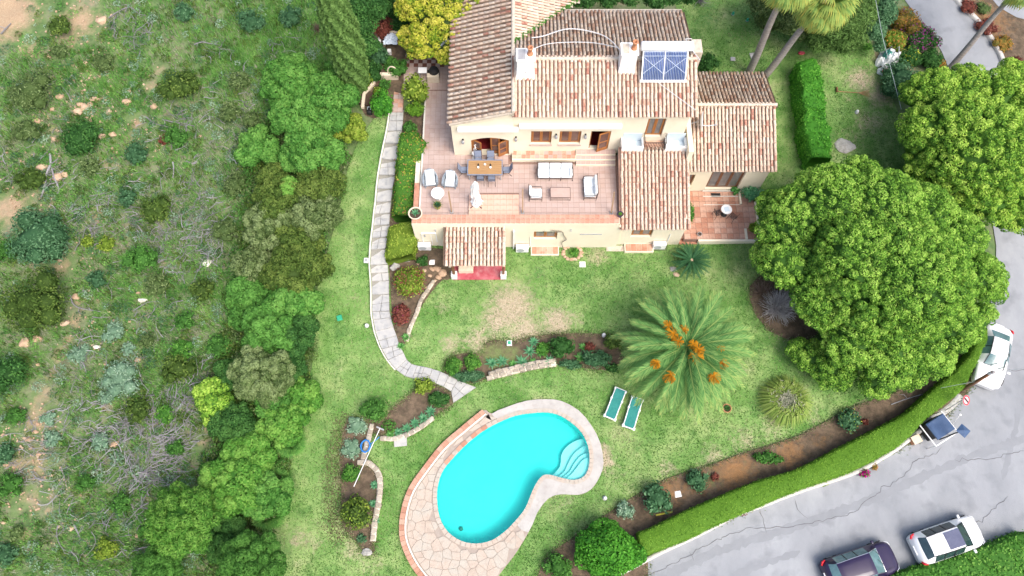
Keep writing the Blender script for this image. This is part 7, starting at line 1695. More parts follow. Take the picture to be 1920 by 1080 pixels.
b = MB(); b.lathe([(.2, .026), (.3, .026)], 24, mx=mx); b.build('sign_rim', M['redpaint'], t); b = MB(); b.lathe([(0, .028), (.17, .028)], 20, mx=mx); b.build('sign_centre', M['pink'], t); b = MB(); b.box(-.05, .05, -.2, .2, .031, .036, mx); b.build('sign_symbol', M['iron'], t)
t, d = pole_thing('post', 'thin white post with a small knob beside the container rail', 'post', (1785, 797), (1800, 778), 1.4, .02, M['white'])
b = MB(); b.lathe([(0, .08), (.07, .05), (.07, 0), (0, -.02)], 8, tuple(d)); b.build('knob', M['white'], t)
t, d = pole_thing('utility_pole', 'leaning dark wooden utility pole over the white saloon bonnet', 'utility pole', (1798, 735), (1862, 697), 4.6, .12, M['wooddark'])
b = MB(); b.tube([d - Vector((.1, .05, .3)), d + Vector((.05, 0, 0))], .1, n=8); b.build('pole_cap', M['grey'], t)
e = Vector(T(1742, 738)) - Vector(t.location); f_ = Vector(G(1940, 688, 5)) - Vector(t.location); b = MB(); b.tube([d * .55, d * .3 + e * .5 + Vector((0, 0, .6)), e + Vector((0, 0, 1.4))], .014, n=4); b.build('stay_wire', M['greycable'], t); b = MB(); b.tube([d, (d + f_) / 2 - Vector((0, 0, .1)), f_], .012, n=4); b.build('wire', M['greycable'], t)
p = T(1690, 195); t = thing('overhead_cable', 'thin grey cable running down from the top edge into the pine', 'cable', tuple(p))
b = MB(); b.tube([G(1640, -10, 7) - p, G(1655, 70, 5.6) - p, G(1672, 135, 4.6) - p, G(1690, 205, 3.8) - p], .018, n=5); b.build('cable', M['greycable'], t)

# ================================================================== TERRACE FURNITURE (floor level 3.01)
ZT = 3.012
def ang_of(px0, px1, z): a, c = G(*px0, z), G(*px1, z); return math.atan2(c.y - a.y, c.x - a.x)
def settee(name, label, cat, px, py, rz, n, wd=None, bolster=True, group=None, frame='iron', ends=True):
    p = G(px, py, ZT); t = thing(name, label, cat, tuple(p), rz=rz, group=group); w_ = wd or n * .66; D_ = .8; hw = w_ / 2
    b = MB(); r = .018
    for x in (-hw - .04, hw + .04):
        b.tube([(x, -D_/2, 0), (x, -D_/2, .55), (x, -D_/2 + .2, .6), (x, D_/2, .62)], r, n=5); b.tube([(x, D_/2, 0), (x, D_/2 + .05, .92)], r, n=5)
        b.tube([(x, -D_/2, .28), (x, D_/2, .28)], r, n=5)
    for y, z in ((-D_/2, .28), (D_/2, .28), (D_/2 + .05, .92), (D_/2 + .02, .6)): b.tube([(-hw - .04, y, z), (hw + .04, y, z)], r, n=5)
    for k in range(1, n): b.tube([(-hw + w_ * k / n, -D_/2, 0), (-hw + w_ * k / n, -D_/2, .28)], r, n=5)
    b.build('frame', M[frame], t)
    for k in range(n):
        x = -hw + w_ * (k + .5) / n
        b = MB(); b.rbox((0, 0, 0), (w_ / n - .02, D_ - .1, .15), r=.05); o = b.build('seat_cushion', M['cushion'], t, smooth=True); o.location = (x, -.03, .38)
        b = MB(); b.rbox((0, 0, 0), (w_ / n - .03, .16, .46), r=.06); o = b.build('back_cushion', M['cushion'], t, smooth=True); o.location = (x, D_/2 - .08, .66); o.rotation_euler = (-.22, 0, 0)
    if bolster:
        for x in ((-hw + .08, hw - .08) if ends else ()):
            mx = Matrix.Translation((x, -D_/2 + .05, .54)) @ Matrix.Rotation(-PI / 2, 4, 'X'); b = MB(); b.lathe([(0, 0), (.07, 0), (.09, .03), (.09, .5), (.07, .53), (0, .53)], 10, mx=mx); b.build('bolster', M['cushion'], t, smooth=True)
    return t
settee('sofa', 'three seat iron sofa with white striped cushions in the middle of the terrace', 'sofa', 1040, 329, 0, 3, wd=2.2)
settee('loveseat', 'two seat striped cushion loveseat on the right of the terrace', 'sofa', 1105, 357, -PI/2 , 2, wd=1.35)
settee('armchair', 'single iron armchair with striped cushions left of the coffee table', 'armchair', 1004, 368, PI/2 , 1, wd=.66, bolster=False)
t = thing('coffee_table', 'low rectangular coffee table between armchair and loveseat', 'table', tuple(G(1050, 367, ZT)))
b = MB()
for x in (-.63, .63):
    for y in (-.36, .36): b.tube([(x, y, 0), (x, y, .42)], .018, n=5)
for y in (-.36, .36): b.tube([(-.63, y, .42), (.63, y, .42)], .018, n=5); b.tube([(-.63, y, .1), (.63, y, .1)], .012, n=5)
for x in (-.63, .63): b.tube([(x, -.36, .42), (x, .36, .42)], .018, n=5)
b.build('frame', M['ironbrown'], t); b = MB()
b.box(-.61, .61, -.34, .34, .405, .425); b.build('table_top', M['terra'], t)
# dining table and chairs
dp = G(910, 325, ZT); t = thing('dining_table', 'long wooden dining table with grey rim on the left of the terrace', 'table', tuple(dp))
for k in range(7):
    b = MB(); y = -.43 + k * .143; b.box(-1.06, 1.06, y - .068, y + .068, .72, .75); b.build('plank', M['tabletop'], t)
b = MB(); b.box(-1.12, 1.12, -.57, -.505, .70, .745); b.box(-1.12, 1.12, .505, .57, .70, .745); b.box(-1.12, -1.064, -.504, .504, .70, .745); b.box(1.064, 1.12, -.504, .504, .70, .745); b.build('rim', M['bluegrey'], t)
for x in (-1.0, 1.0):
    for y in (-.48, .48): b = MB(); b.box(x - .03, x + .03, y - .03, y + .03, 0, .7); b.build('leg', M['grey'], t)
def dchair():
    t = thing('garden_chair', 'x', 'chair', group='chairs round the dining table')
    b = MB(); r = .014
    for x in (-.23, .23):
        b.tube([(x, -.24, 0), (x * .98, -.2, .45), (x, -.2, .66), (x, .15, .66)], r, n=5); b.tube([(x, .34, 0), (x, .1, .42)], r, n=5); b.tube([(x, .18, .42), (x, .38, .98)], r, n=5); b.tube([(x, -.2, .43), (x, .2, .43)], r, n=5)
    b.tube([(-.23, -.22, .43), (.23, -.22, .43)], r, n=5); b.tube([(-.23, .38, .98), (.23, .38, .98)], r, n=5); b.tube([(-.23, -.22, .18), (.23, -.22, .18)], r, n=5)
    b.build('frame', M['iron'], t); b = MB(); b.rbox((0, -.02, .435), (.45, .42, .03), r=.01); b.build('seat', M['bluegrey'], t)
    b = MB(); b.rbox((0, 0, 0), (.45, .03, .52), r=.01); o = b.build('backrest', M['bluegrey'], t); o.location = (0, .285, .73); o.rotation_euler = (-.34, 0, 0)
    return t
ch0 = dchair(); first = True
for x, y, rz, lab in ((-1.35, 0, PI/2, 'blue grey folding chair at the left end of the dining table'),(1.38, 0, -PI/2, 'blue grey folding chair at the right end of the dining table'),(-.45, .72, 0, 'left chair on the house side of the dining table'),(.35, .72, 0, 'right chair on the house side of the dining table'),(-.3, -.62, PI, 'left chair on the parapet side, half under the dining table'),(.42, -.66, PI, 'right chair on the parapet side of the dining table')):
    o = ch0 if first else copy_tree(ch0); first = False; o.location = (dp.x + x, dp.y + y, ZT); o.rotation_euler = (0, 0, rz + RND.gauss(0, .06)); o['label'] = lab
for x, y, lab, h in ((-.42, .12, 'left dark bottle on the dining table', .26), (.36, .1, 'right dark bottle on the dining table', .26)):
    t = thing('bottle', lab, 'bottle', (dp.x + x, dp.y + y, ZT + .75)); b = MB(); b.lathe([(0, 0), (.05, 0), (.05, .14), (.02, .2), (.02, h), (0, h)], 10); b.build('glass', M['iron'], t)
for x, y, lab in ((-.42, -.04, 'small white candle cup left on the dining table'), (.36, -.05, 'small white candle cup right on the dining table'), (0, .17, 'white bowl in the middle of the dining table')):
    t = thing('cup', lab, 'cup', (dp.x + x, dp.y + y, ZT + .75)); b = MB(); b.lathe([(0, .01), (.05, 0), (.075, .09), (.065, .09), (.04, .03), (0, .03)], 12); b.build('cup_body', M['white'], t)
# wicker chairs
def wicker(px, py, rz, label):
    t = thing('wicker_chair', label, 'armchair', tuple(G(px, py, ZT)), rz=rz, group='wicker chairs with striped cushions')
    b = MB(); P = []
    for k in range(17):
        a = PI * (-.12 + 1.24 * k / 16); x, y = .46 * math.cos(a), .05 + .42 * math.sin(a); zt = .62 + .36 * max(0, math.sin(a)) ** 2
        P.append((x, y, zt))
    V = []
    for x, y, z in P: V += [(x * .9, y * .9, .1), (x, y, .3), (x * 1.06, y * 1.06, z), (x * .93, y * .93, z + .02), (x * .86, y * .84, .3)]
    Fc = [(i*5+j, i*5+5+j, i*5+6+j, i*5+1+j) for i in range(16) for j in range(4)]; b.add(V, Fc); b.box(-.38, .38, -.36, .3, .22, .3)
    for x in (-.36, .36):
        for y in (-.33, .3): b.box(x - .03, x + .03, y - .03, y + .03, 0, .25)
    b.box(-.5, -.38, -.36, .1, .3, .62); b.box(.38, .5, -.36, .1, .3, .62)
    b.build('wicker_shell', M['wicker'], t, smooth=False)
    b = MB(); b.rbox((0, 0, 0), (.62, .62, .13), r=.05); o = b.build('seat_cushion', M['cushion'], t, smooth=True); o.location = (0, -.05, .37)
    b = MB(); b.rbox((0, 0, 0), (.6, .13, .66), r=.06); o = b.build('back_cushion', M['cushion'], t, smooth=True); o.location = (0, .26, .7); o.rotation_euler = (-.35, 0, 0)
    return t
wicker(808, 343, .12, 'left wicker chair with striped cushion beside the hedge side'); wicker(845, 345, -.1, 'right wicker chair with striped cushion nearer the dining table')
t = thing('side_table', 'round white slatted side table below the two wicker chairs', 'table', tuple(G(822, 370, ZT)))
b = MB(); b.lathe([(0, .5), (.33, .5), (.40, .52), (.42, .56), (.40, .56), (.33, .53), (0, .53)], 24); b.build('table_top', M['whiteplain'], t, smooth=False)
b = MB(); b.lathe([(.22, 0), (.2, .5)], 16); b.build('base', M['white'], t)
def pot(name, label, p, r, h, m, plant=None, cat='plant pot', rim=True):
    t = thing(name, label, cat, tuple(p)); b = MB(); b.lathe([(0, 0), (r * .68, 0), (r * .95, h * .9), (r * 1.06, h * .92), (r * 1.06, h), (r * .9, h), (r * .86, h * .85)], 18); b.build('pot', M[m], t, smooth=False)
    b = MB(); b.lathe([(0, h * .88), (r * .9, h * .86)], 16); b.build('soil', M['potsoil'], t)
    if plant:
        n, ln, wd, mm, dr = plant; V, Fc, v = [], [], []
        for i in range(n):
            a = i * 2.4; e = .35 + 1.0 * i / n; d = Vector((math.cos(a), math.sin(a), 0)); s = Vector((-d.y, d.x, 0)); q = Vector((0, 0, h * .88)); b0 = len(V); ee = e
            for k in range(4):
                w_ = wd * (1 - k / 3) + .004; V += [tuple(q - s * w_), tuple(q + s * w_)]; v += [.2 + .6 * RND.random()] * 2; q = q + (d * math.cos(ee) + Vector((0, 0, math.sin(ee)))) * ln / 3; ee -= dr
            for k in range(3): r_ = b0 + 2 * k; Fc.append((r_, r_+1, r_+3, r_+2))
        npmesh('leaves', V, Fc, M[mm], t, v=np.clip(v, 0, 1))
    return t
pot('plant_pot', 'olive glazed pot with a spiky aloe on the terrace', G(821, 389, ZT), .24, .36, 'olivepot', (16, .42, .03, 'cycad', .25))
pot('plant_pot', 'wide cream pot with a small green succulent on the parapet corner', G(780, 405, 3.3), .42, .4, 'creampot', (14, .34, .06, 'agave', .2))
pot('plant_pot', 'small dark blue pot with green plant at the right parapet end', G(1162, 405, 3.45), .19, .28, 'bluepot', (18, .15, .03, 'bright', .2))
pot('plant_pot', 'round terracotta pot beside the cypress foot', G(692, 121, 2.95), .2, .3, 'terracotta'); pot('plant_pot', 'white round pot beside the terracotta one', G(684, 125, 2.95), .17, .26, 'white')
pot('plant_pot', 'red flowering pot near the back patio planter', G(723, 134, 3.0), .12, .2, 'redpaint', (12, .14, .04, 'bright', .3)); pot('plant_pot', 'reddish brown plant pot in the arched planter', G(734, 137, 3.1), .2, .2, 'terracotta', (14, .2, .04, 'redl', .3))
pot('plant_pot', 'brown pot with dark plant between pine and lawn palm', T(1360, 768), .26, .42, 'terracotta', (22, .3, .03, 'darkg', .4)); pot('plant_pot', 'small blue watering pot on the side patio wall', G(1311, 441, .5), .14, .2, 'grey')
pot('plant_pot', 'terracotta pot against the wall of the back patio', G(725, 72, 3), .2, .3, 'terracotta'); pot('plant_pot', 'second terracotta pot against the back patio planter', G(745, 78, 3), .22, .3, 'terracotta', (16, .22, .04, 'bright', .3))
# white globe, ornate stand
t = thing('lamp_globe', 'white ornate globe stand beside the arched doorway', 'lamp', tuple(G(891, 296, ZT)))
b = MB(); b.lathe([(.2, 0), (.2, .03), (.05, .08), (.04, .4), (.16, .46), (.2, .58), (.14, .7), (0, .72)], 16); b.build('stand', M['white'], t, smooth=True)
b = MB(); b.tube([(0, 0, .7), (-.05, .1, .95), (.08, .05, 1.15), (.0, .1, 1.35), (.1, .05, 1.45)], .03, n=6); b.tube([(0, 0, .8), (.12, 0, 1.0), (.02, 0, 1.2)], .02, n=5); b.build('scroll', M['white'], t)
# parasol
t = thing('closed_parasol', 'closed white parasol with dark feet on the raised terrace platform', 'parasol', tuple(G(893, 382, 3.15)))
b = MB(); b.tube([(0, 0, 0), (0, 0, 2.75)], .03, n=6); b.build('pole', M['grey'], t)
b = MB(); n = 20; prof = [(.36, .32), (.30, .42), (.2, .8), (.26, 1.1), (.2, 1.6), (.24, 2.0), (.16, 2.5), (.05, 2.75), (0, 2.78)]
for r, z in prof:
    for k in range(n): 
        rr = r * (1 + .28 * math.sin(k * PI * .8 + z * 2) + RND.uniform(-.1, .1)); b.v.append((rr * math.cos(2*PI*k/n) + .05 * math.sin(z * 3), rr * .8 * math.sin(2*PI*k/n), z))
for i in range(len(prof) - 1):
    for k in range(n): b.f.append((i*n + k, i*n + (k+1) % n, (i+1)*n + (k+1) % n, (i+1)*n + k))
b.build('canopy', M['white'], t, smooth=False)
for a in (.7, 2.3, 3.9, 5.5): b = MB(); b.tube([(0, 0, .06), (math.cos(a) * .5, math.sin(a) * .5, .04)], .03, n=5); b.build('foot', M['iron'], t)
b = MB(); b.lathe([(.28, 0), (.3, .12), (.1, .16), (.06, .35)], 14); b.build('base_weight', M['whiteplain'], t)
for x, y, tx, ty, lab in ((847, 398, 841, 359, 'left brown timber post on the terrace'), (980, 399, 980, 355, 'middle brown timber post between platform and seating area'), (1146, 400, 1152, 360, 'right brown timber post beside the low roof')):
    p = G(x, y, ZT); q = G(tx, ty, ZT + 2.2); t = thing('timber_post', lab, 'post', tuple(p)); b = MB(); d = Vector(q - p); b.tube([Vector((0, 0, 0)), d], .06, n=4); b.build('post', M['woodpale'], t); b = MB(); b.cbox((0, 0, .03), (.2, .2, .06)); b.build('post_foot', M['grey'], t)
# loungers
def lounger(px, py, hx, hy, label):
    p = T(px, py); q = T(hx, hy); rz = math.atan2(q.y - p.y, q.x - p.x) - PI / 2
    t = thing('sun_lounger', label, 'sun lounger', tuple(p), rz=rz, group='green sun loungers by the pool')
    b = MB()
    for x in (-.33, .33): b.rbox((x, -.28, .3), (.07, 1.3, .07), r=.02, seg=1); b.tube([(x, .36, .3), (x, .98, .48)], .035, n=6)
    b.rbox((0, -.93, .3), (.7, .08, .07), r=.02, seg=1); b.rbox((0, .98, .48), (.7, .07, .06), r=.02, seg=1)
    for x in (-.33, .33): b.rbox((x * 1.03, -.9, .31), (.15, .2, .09), r=.03, seg=1); b.rbox((x * 1.03, .3, .31), (.13, .18, .09), r=.03, seg=1); b.rbox((x, .93, .47), (.14, .16, .08), r=.03, seg=1)
    b.build('frame', M['whiteplain'], t)
    b = MB(); b.add([(-.3, -.9, .34), (.3, -.9, .34), (.3, .34, .34), (-.3, .34, .34), (-.3, -.3, .31), (.3, -.3, .31)], [(0, 1, 5, 4), (4, 5, 2, 3)]); b.build('seat_fabric', M['lounger'], t)
    b = MB(); b.add([(-.3, .35, .345), (.3, .35, .345), (.3, .95, .52), (-.3, .95, .52)], [(0, 1, 2, 3)]); b.build('back_fabric', M['lounger'], t)
    for x in (-.3, .3):
        for y in (-.75, .5): b = MB(); b.rbox((x, y, .14), (.07, .07, .28), r=.015, seg=1); b.build('leg', M['whiteplain'], t)
lounger(1152, 760, 1163, 732, 'green fabric sun lounger nearer the pool, fully visible'); lounger(1185, 777, 1194, 748, 'green fabric sun lounger with its head under the palm fronds')
# pool pole, hose, slab
a, c = T(715, 806), T(669, 916); t = thing('pool_pole', 'long white telescopic pool pole lying across the left bed', 'pool pole', tuple(c)); d = Vector(a - c)
b = MB(); b.tube([Vector((0, 0, .9)), d + Vector((0, 0, .5))], .024, n=6); b.build('pole', M['white'], t); b = MB(); b.rbox(tuple(d + Vector((0, 0, .45))), (.5, .1, .12), r=.03, rz=-.4); b.build('brush_head', M['grey'], t)
p = T(687, 838); t = thing('garden_hose', 'coiled bright blue hose lying on the stone edge of the left bed', 'hose', (p.x, p.y, p.z + .22)); b = MB()
pts = [(.27 * math.cos(k * .5) * (1 + .12 * math.sin(k * 1.7)), .36 * math.sin(k * .5) * (1 + .1 * math.cos(k * 2.3)), .02 + k * .0022 + .02 * math.sin(k)) for k in range(64)]; pts += [(.4, .2, .1), (.6, .35, .1), (.8, .55, .12)]
b.tube(smooth_line(pts, k=2), .026, n=6); b.build('coil', M['hose'], t, smooth=True)
def slabthing(name, label, cat, px, py, wx, wy, h, m, rz=0, gz=None, detail=None):
    p = T(px, py) if gz is None else G(px, py, gz); t = thing(name, label, cat, tuple(p), rz=rz); b = MB(); b.rbox((0, 0, h / 2), (wx, wy, h), r=min(.02, h * .3), seg=1); b.build('slab', M[m], t)
    if detail: b = MB(); b.rbox((0, 0, h + .01), (wx * .6, wy * .6, .03), r=.008, seg=1); b.build('lid', M[detail], t)
    return t
slabthing('stone_slab', 'square grey stone slab below the agave row', 'slab', 751, 827, .78, .66, .1, 'path', rz=.1)
slabthing('garden_light', 'white ground light with green top at the middle bed edge', 'garden light', 955, 644, .32, .34, .14, 'white', detail='greenbox'); slabthing('drain_cover', 'white square cover on the lawn below the stone ring', 'cover', 1092, 496, .4, .4, .05, 'white')
slabthing('drain_cover', 'small white square cover in the soil left of the porch', 'cover', 810, 492, .38, .36, .06, 'white'); slabthing('garden_light', 'small square white light left of the path edging', 'garden light', 687, 489, .3, .34, .12, 'white', detail='grey'); slabthing('paving_slab', 'speckled grey slab strip at the house wall', 'slab', 1155, 466, 1.3, .42, .04, 'mortar'); slabthing('green_box', 'small green box on the left lawn', 'box', 637, 597, .34, .34, .16, 'greenbox', rz=.3)
slabthing('stepping_stone', 'smallest pale stepping stone behind the wing roof', 'stepping stone', 1374, 111, .34, .34, .05, 'path', rz=-.1); slabthing('stepping_stone', 'largest bluish stepping stone left of the leaning palm trunk', 'stepping stone', 1414, 105, .6, .55, .05, 'path', rz=.15); slabthing('stepping_stone', 'pale stepping stone behind the second palm trunk', 'stepping stone', 1466, 103, .45, .4, .05, 'path', rz=.4)
def spot(label, px, py, r=.11, m='white', cat='garden light'):
    t = thing('garden_light', label, cat, tuple(T(px, py))); b = MB(); b.lathe([(r, 0), (r * 1.1, .1), (r * .9, .2), (r * .4, .27), (0, .28)], 12); b.build('lamp_body', M[m], t, smooth=True); b = MB(); b.lathe([(r * 1.3, 0), (r * 1.3, .03), (0, .035)], 12); b.build('base', M['grey'], t)
spot('small white garden light left of the path above the red shrub', 688, 611); spot('round white light on the lawn right of the pool', 1134, 934); spot('white garden light on the dry lawn at the upper right', 1606, 211); spot('white lamp poking out of the dark shrub by the path end', 822, 736, .09)
spot('white post light at the right end of the middle bed', 1132, 629, .12); spot('green garden light at the pine edge', 1551, 719, .09, 'greenbox'); spot('small green light at the top of the lawn', 1374, 27, .09, 'greenbox'); spot('second small green light near the top of the lawn', 1401, 39, .09, 'greenbox')
spot('small white lamp at the top of the house wall lawn', 1130, 1000 + 500, .1) if False else None
# toys and tools
t = thing('ball', 'deflated red ball on the lawn above the clipped hedge', 'ball', tuple(T(1502, 101))); b = MB(); b.lathe([(0, 0), (.16, .03), (.2, .1), (.12, .17), (0, .16)], 12); b.build('ball_body', M['redpaint'], t, smooth=True); t.scale = (1.3, .8, 1)
t = thing('rake', 'wooden rake lying on the upper right lawn', 'rake', tuple(T(1568, 172)), rz=-.08); b = MB(); b.tube([(0, 0, .05), (1.5, 0, .05)], .025, n=5); b.build('handle', M['tabletop'], t); b = MB()
for k in range(7): b.tube([(1.5, 0, .05), (2.3, -.3 + k * .1, .03)], .014, n=4)
b.build('tines', M['tabletop'], t); b = MB(); b.rbox((0, .1, .12), (.1, .35, .2), r=.03); b.build('handle_end', M['wooddark'], t)
t = thing('yellow_bar', 'yellow painted bar lying in the soil below the big blue green shrub', 'bar', tuple(T(1245, 963)), rz=.2); b = MB(); b.rbox((0, 0, .05), (1.0, .1, .08), r=.02); b.build('bar', M['yellow'], t)
t = thing('paper', 'crumpled pale paper beside the big blue green shrub', 'paper', tuple(T(1270, 927)), rz=.3); b = MB(); b.add([(-.2,-.15,.03),(.2,-.2,.06),(.22,.15,.1),(-.1,.2,.05),(0,0,.12)], [(0,1,4),(1,2,4),(2,3,4),(3,0,4)]); b.build('sheet', M['white'], t)
p = T(1110, 990); t = thing('pipe', 'curved white pipe lying in the soil above the big round bush', 'pipe', tuple(p)); b = MB(); b.tube(smooth_line([tuple(T(x, y) - p + Vector((0, 0, .15))) for x, y in ((1110, 982), (1115, 992), (1113, 1003), (1107, 1014))]), .03, n=6); b.build('tube', M['whiteplain'], t, smooth=True)
# crumpled cover on a swing seat
p = T(1662, 118); t = thing('covered_swing', 'crumpled white and green covered swing seat beside the flowering hedge', 'swing seat', tuple(p), rz=-.5)
def crumple(nx_, ny_, w_, d_, h, amp, seed, name, m, off=(0, 0, 0)):
    V = []; 
    for i in range(nx_ + 1):
        for j in range(ny_ + 1):
            x, y = (i / nx_ - .5), (j / ny_ - .5); z = h * (1 - (2 * abs(x)) ** 3) * (1 - (2 * abs(y)) ** 4); nz = mnoise.noise(Vector((x * 5 + seed, y * 5, seed))) ; V.append((x * w_ * (1 + nz * .25) + off[0], y * d_ * (1 + mnoise.noise(Vector((x*4, y*4, seed+5))) * .3) + off[1], max(.02, z + nz * amp + abs(mnoise.noise(Vector((x*12, y*12, seed)))) * amp * .7) + off[2]))
    Fc = [(i*(ny_+1)+j, (i+1)*(ny_+1)+j, (i+1)*(ny_+1)+j+1, i*(ny_+1)+j+1) for i in range(nx_) for j in range(ny_)]; b = MB(); b.add(V, Fc); return b.build(name, M[m], t)
crumple(20, 20, 1.35, 1.5, 1.0, .5, 3, 'cover', 'cover_white'); crumple(14, 14, .75, .8, .95, .3, 9, 'seat_panel', 'cover_green', (-.25, -.1, .12)); crumple(12, 12, .9, .55, .5, .4, 14, 'cushion', 'cover_white', (.1, -1.0, 0)); crumple(8, 8, .3, .4, .2, .2, 21, 'cushion', 'redpaint', (.05, -1.15, .35))
b = MB(); b.tube([(-.1, .9, 0), (.15, .5, 1.3), (.45, -.6, 1.25), (.5, -.9, 0)], .03, n=6); b.tube([(-.6, .5, 0), (-.3, .4, 1.2)], .025, n=5); b.build('frame', M['grey'], t)
# pale closed parasol by the mimosa
t = thing('closed_parasol', 'pale blue cloth of a closed parasol among the yellow leaves', 'parasol', tuple(G(836, 121, 3.0)))
b = MB(); b.tube([(0, 0, 0), (0, 0, 2.6)], .03, n=6); b.build('pole', M['grey'], t); b = MB(); n = 22; prof = [(.12, 1.0), (.18, 1.4), (.3, 1.8), (.62, 2.3), (.75, 2.5), (.5, 2.65), (0, 2.75)]
for r, z in prof:
    for k in range(n): rr = r * (1 + .22 * math.sin(k * 2.2)); b.v.append((rr * math.cos(2*PI*k/n), rr * .8 * math.sin(2*PI*k/n), z))
for i in range(len(prof) - 1):
    for k in range(n): b.f.append((i*n + k, i*n + (k+1) % n, (i+1)*n + (k+1) % n, (i+1)*n + k))
b.build('canopy', M['bluecloth'], t)
# back patio things
ZP = 3.0
t = thing('planter', 'black square planter on the back patio under the yellow tree', 'planter', tuple(G(778, 103, ZP))); b = MB(); b.rbox((0, 0, .3), (.75, .75, .6), r=.04, seg=1); b.build('planter_box', M['iron'], t); b = MB(); b.box(-.33, .33, -.33, .33, .6, .615); b.build('soil', M['potsoil'], t)
t = thing('barbecue', 'barbecue with open white side shelf on a cream plinth', 'barbecue', tuple(G(812, 150, ZP))); b = MB(); b.box(-.35, .45, -.25, .1, 0, .62); b.build('plinth', M['creampot'], t)
b = MB(); b.box(-.35, .45, .1, .45, 0, .5); b.lathe([(0, .5), (.3, .52), (.36, .62), (.3, .8), (0, .88)], 14, (.1, .25, .0)); b.build('grill', M['iron'], t); b = MB(); b.box(-.95, -.37, .05, .5, .66, .71); b.build('shelf', M['whiteplain'], t); b = MB(); b.box(-.9, -.86, .1, .45, 0, .65); b.build('shelf_leg', M['grey'], t)
t = thing('side_table', 'small table with pale blue crumpled cloth on the back patio', 'table', tuple(G(735, 84, ZP))); b = MB(); b.tube([(0, 0, 0), (0, 0, .68)], .04, n=6); b.build('leg', M['iron'], t)
def crumple2(m, w_, d_, z): 
    global _t; 
    V = []; 
    for i in range(13):
        for j in range(13): x, y = i / 12 - .5, j / 12 - .5; V.append((x * w_ * (1 + mnoise.noise(Vector((x*6, y*6, 2))) * .4), y * d_, z - .5 * max(0, math.hypot(x, y) - .32) + mnoise.noise(Vector((x * 7, y * 7, 4))) * .09))
    b = MB(); b.add(V, [(i*13+j, (i+1)*13+j, (i+1)*13+j+1, i*13+j+1) for i in range(12) for j in range(12)]); return b.build('cloth', M[m], t)
crumple2('bluecloth', .95, .95, .74)
t = thing('lantern', 'white boxy lantern at the edge of the back patio', 'lantern', tuple(G(731, 101, ZP))); b = MB(); b.rbox((0, 0, .2), (.26, .26, .4), r=.02, seg=1); b.build('lantern_body', M['white'], t)
t = thing('garden_wall', 'short white curved wall beside the red leaved shrub', 'wall', tuple(G(712, 80, ZP))); b = MB()
for k in range(7): q0 = G(709 + 4 * math.sin(k * .4), 58 + k * 6, ZP) - Vector(t.location); q1 = G(709 + 4 * math.sin((k+1) * .4), 58 + (k+1) * 6, ZP) - Vector(t.location); b.tube([q0 + Vector((0,0,.3)), q1 + Vector((0,0,.3))], .11, n=6)
b.build('wall_segment', M['white'], t)
t = thing('planter', 'cream rendered planter with an arched handle below the back patio plants', 'planter', tuple(G(735, 148, ZP))); b = MB(); b.box(-.75, .45, -.1, .15, 0, .5); b.build('planter_wall', M['creampot'], t); b = MB(); b.tube([(.1 + .32 * math.cos(a), .2, .5 + .55 * math.sin(a)) for a in np.linspace(0, PI, 10)], .04, n=5); b.build('arch', M['creampot'], t); b = MB(); b.box(-.7, .4, .16, .5, .2, .42); b.build('soil', M['potsoil'], t)
t = thing('planter', 'cream walled planter box behind the blue clothed table', 'planter', tuple(G(743, 70, ZP))); b = MB(); b.box(-.55, .45, -.1, .1, 0, .55); b.box(.25, .45, .1, .9, 0, .5); b.build('planter_wall', M['creampot'], t); b = MB(); b.box(-.5, .25, .11, .6, 0, .4); b.build('soil', M['potsoil'], t)
t = thing('planter', 'low cream wall around the brick bed at the path top', 'planter', tuple(G(690, 188, 2.9))); b = MB()
for (x0, y0, x1, y1) in ((681, 206, 684, 180), (684, 180, 697, 165), (697, 165, 703, 157)):
    q0, q1 = G(x0, y0, 2.9) - Vector(t.location), G(x1, y1, 2.9) - Vector(t.location); b.tube([q0 + Vector((0, 0, .2)), q1 + Vector((0, 0, .2))], .14, n=4)
b.build('planter_wall', M['creampot'], t); b = MB(); q0 = G(687, 195, 2.95) - Vector(t.location)
b.cbox((-.1, .1, .1), (.7, 1.1, .14), rz=-.3); b.build('soil', M['potsoil'], t)
t = thing('watering_can', 'dark teal bag or can at the foot of the clipped column shrub', 'bag', tuple(G(694, 212, 2.8))); b = MB(); b.rbox((0, 0, .2), (.35, .45, .4), r=.1, seg=2); b.build('body', M['iron'], t, smooth=True); b = MB(); b.tube([(-.1, 0, .4), (-.1, .1, .55), (.1, .1, .55), (.1, 0, .4)], .02, n=5); b.build('handle', M['bluecloth'], t)
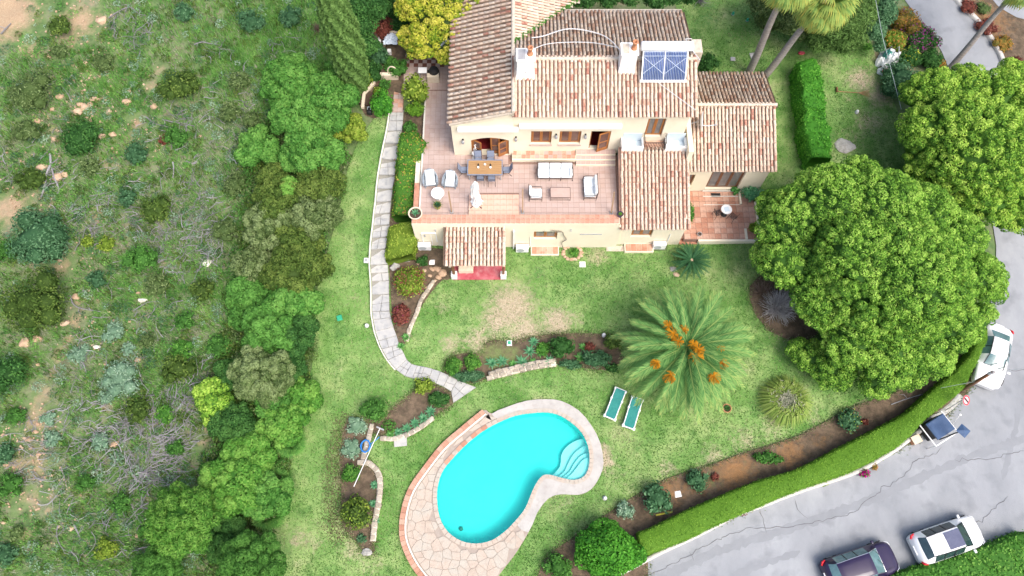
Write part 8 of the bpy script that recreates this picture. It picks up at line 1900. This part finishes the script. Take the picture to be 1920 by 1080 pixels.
# side patio table and chairs
t = thing('bistro_table', 'round white mosaic table on the side patio', 'table', tuple(G(1357, 402, .51))); b = MB(); b.lathe([(0, .7), (.34, .7), (.36, .72), (.34, .74), (0, .74)], 24); b.build('table_top', M['white'], t); b = MB(); b.rbox((0, 0, .745), (.34, .34, .015), r=.004, seg=1, rz=.2); b.build('mosaic', M['bluefloor'], t)
b = MB(); b.tube([(0, 0, 0), (0, 0, .7)], .03, n=6); b.lathe([(.22, 0), (.05, .06)], 10); b.build('base', M['iron'], t)
def bistro(px, py, rz, label):
    t = thing('bistro_chair', label, 'chair', tuple(G(px, py, .51)), rz=rz, group='iron chairs on the side patio'); b = MB(); r = .013
    for x in (-.2, .2):
        for y in (-.2, .2): b.tube([(x * 1.15, y * 1.15, 0), (x, y, .45)], r, n=5)
    b.build('legs', M['iron'], t); b = MB()
    for k in range(6): b.box(-.21, .21, -.2 + k * .075, -.16 + k * .075, .45, .465)
    b.build('seat', M['iron'], t); b = MB()
    for k in range(6): a = PI * (.1 + .8 * k / 5); b.tube([(.2 * math.cos(a), .2, .46), (.22 * math.cos(a), .28, .9)], .01, n=4)
    b.tube([(.23 * math.cos(a), .28, .72 + .2 * math.sin(a)) for a in np.linspace(0, PI, 9)], r, n=5); b.build('backrest', M['iron'], t)
bistro(1343, 405, 1.9, 'black iron chair left of the round mosaic table'); bistro(1371, 411, -2.4, 'black iron chair right of the round mosaic table')
slabthing('door_mat', 'dark rectangular mat in front of the french windows', 'mat', 1342, 366, .62, .3, .03, 'iron', gz=.52)
# air conditioners
for x, y, gz, lab in ((797, 467, .35, 'white air conditioner at the left end of the lower wall'), (979, 462, .02, 'white air conditioner right of the porch'), (1234, 461, .02, 'white air conditioner beside the projecting room window')):
    t = thing('air_conditioner', lab, 'air conditioner', (G(x, y, gz).x, 20.86 if x < 1200 else 21.08, gz)); b = MB(); b.rbox((0, 0, .34), (.84, .34, .6), r=.02, seg=1); b.build('casing', M['whiteplain'], t)
    mx = Matrix.Translation((-.12, -.172, .34)) @ Matrix.Rotation(PI/2, 4, 'X'); b = MB(); b.lathe([(0, .004), (.24, .004), (.25, -.005)], 20, mx=mx); b.build('fan_grille', M['acgrey'], t)
    for xx in (-.3, .3): b = MB(); b.box(xx - .03, xx + .03, -.15, .15, -.05, .04); b.build('foot', M['grey'], t)
    b = MB(); b.tube([(.45, .15, .2), (.52, .2, .3), (.52, .2, 1.6)], .03, n=5); b.build('pipe_cover', M['white'], t)
t = thing('electric_box', 'white rimmed recessed meter box on the lower left wall', 'meter box', (-5.3, 21.07, 1.6)); b = MB(); b.box(-.45, .4, -.02, .02, -.6, .55); b.build('door', M['wall'], t); b = MB(); b.box(-.5, -.45, -.04, .02, -.65, .6); b.box(.4, .46, -.04, .02, -.65, .6); b.box(-.45, .4, -.04, .02, .55, .6); b.build('rim', M['white'], t); b = MB(); b.box(-.35, -.25, -.04, -.02, .1, .4); b.build('meter', M['grey'], t)
t = thing('climbing_vine', 'thin bare vine climbing the lower wall above the stone ring', 'vine', (3.35, 21.05, .1)); b = MB(); b.tube(smooth_line([(.1, -.2, 0), (-.1, -.06, .8), (.15, -.05, 1.3), (-.05, -.05, 1.9), (-.2, -.05, 2.4), (-.9, -.05, 2.6)]), .028, n=5); b.tube(smooth_line([(-.2, -.05, 2.4), (-.9, -.05, 2.3), (-1.4, -.05, 2.5)]), .015, n=4); b.build('stem', M['bark'], t)
t = thing('drainpipe', 'white vertical pipe boxing on the wall right of the porch', 'drainpipe', (.1, 21.0, 0)); b = MB(); b.box(-.04, .05, -.05, .09, -.1, 2.6); b.build('pipe', M['white'], t)
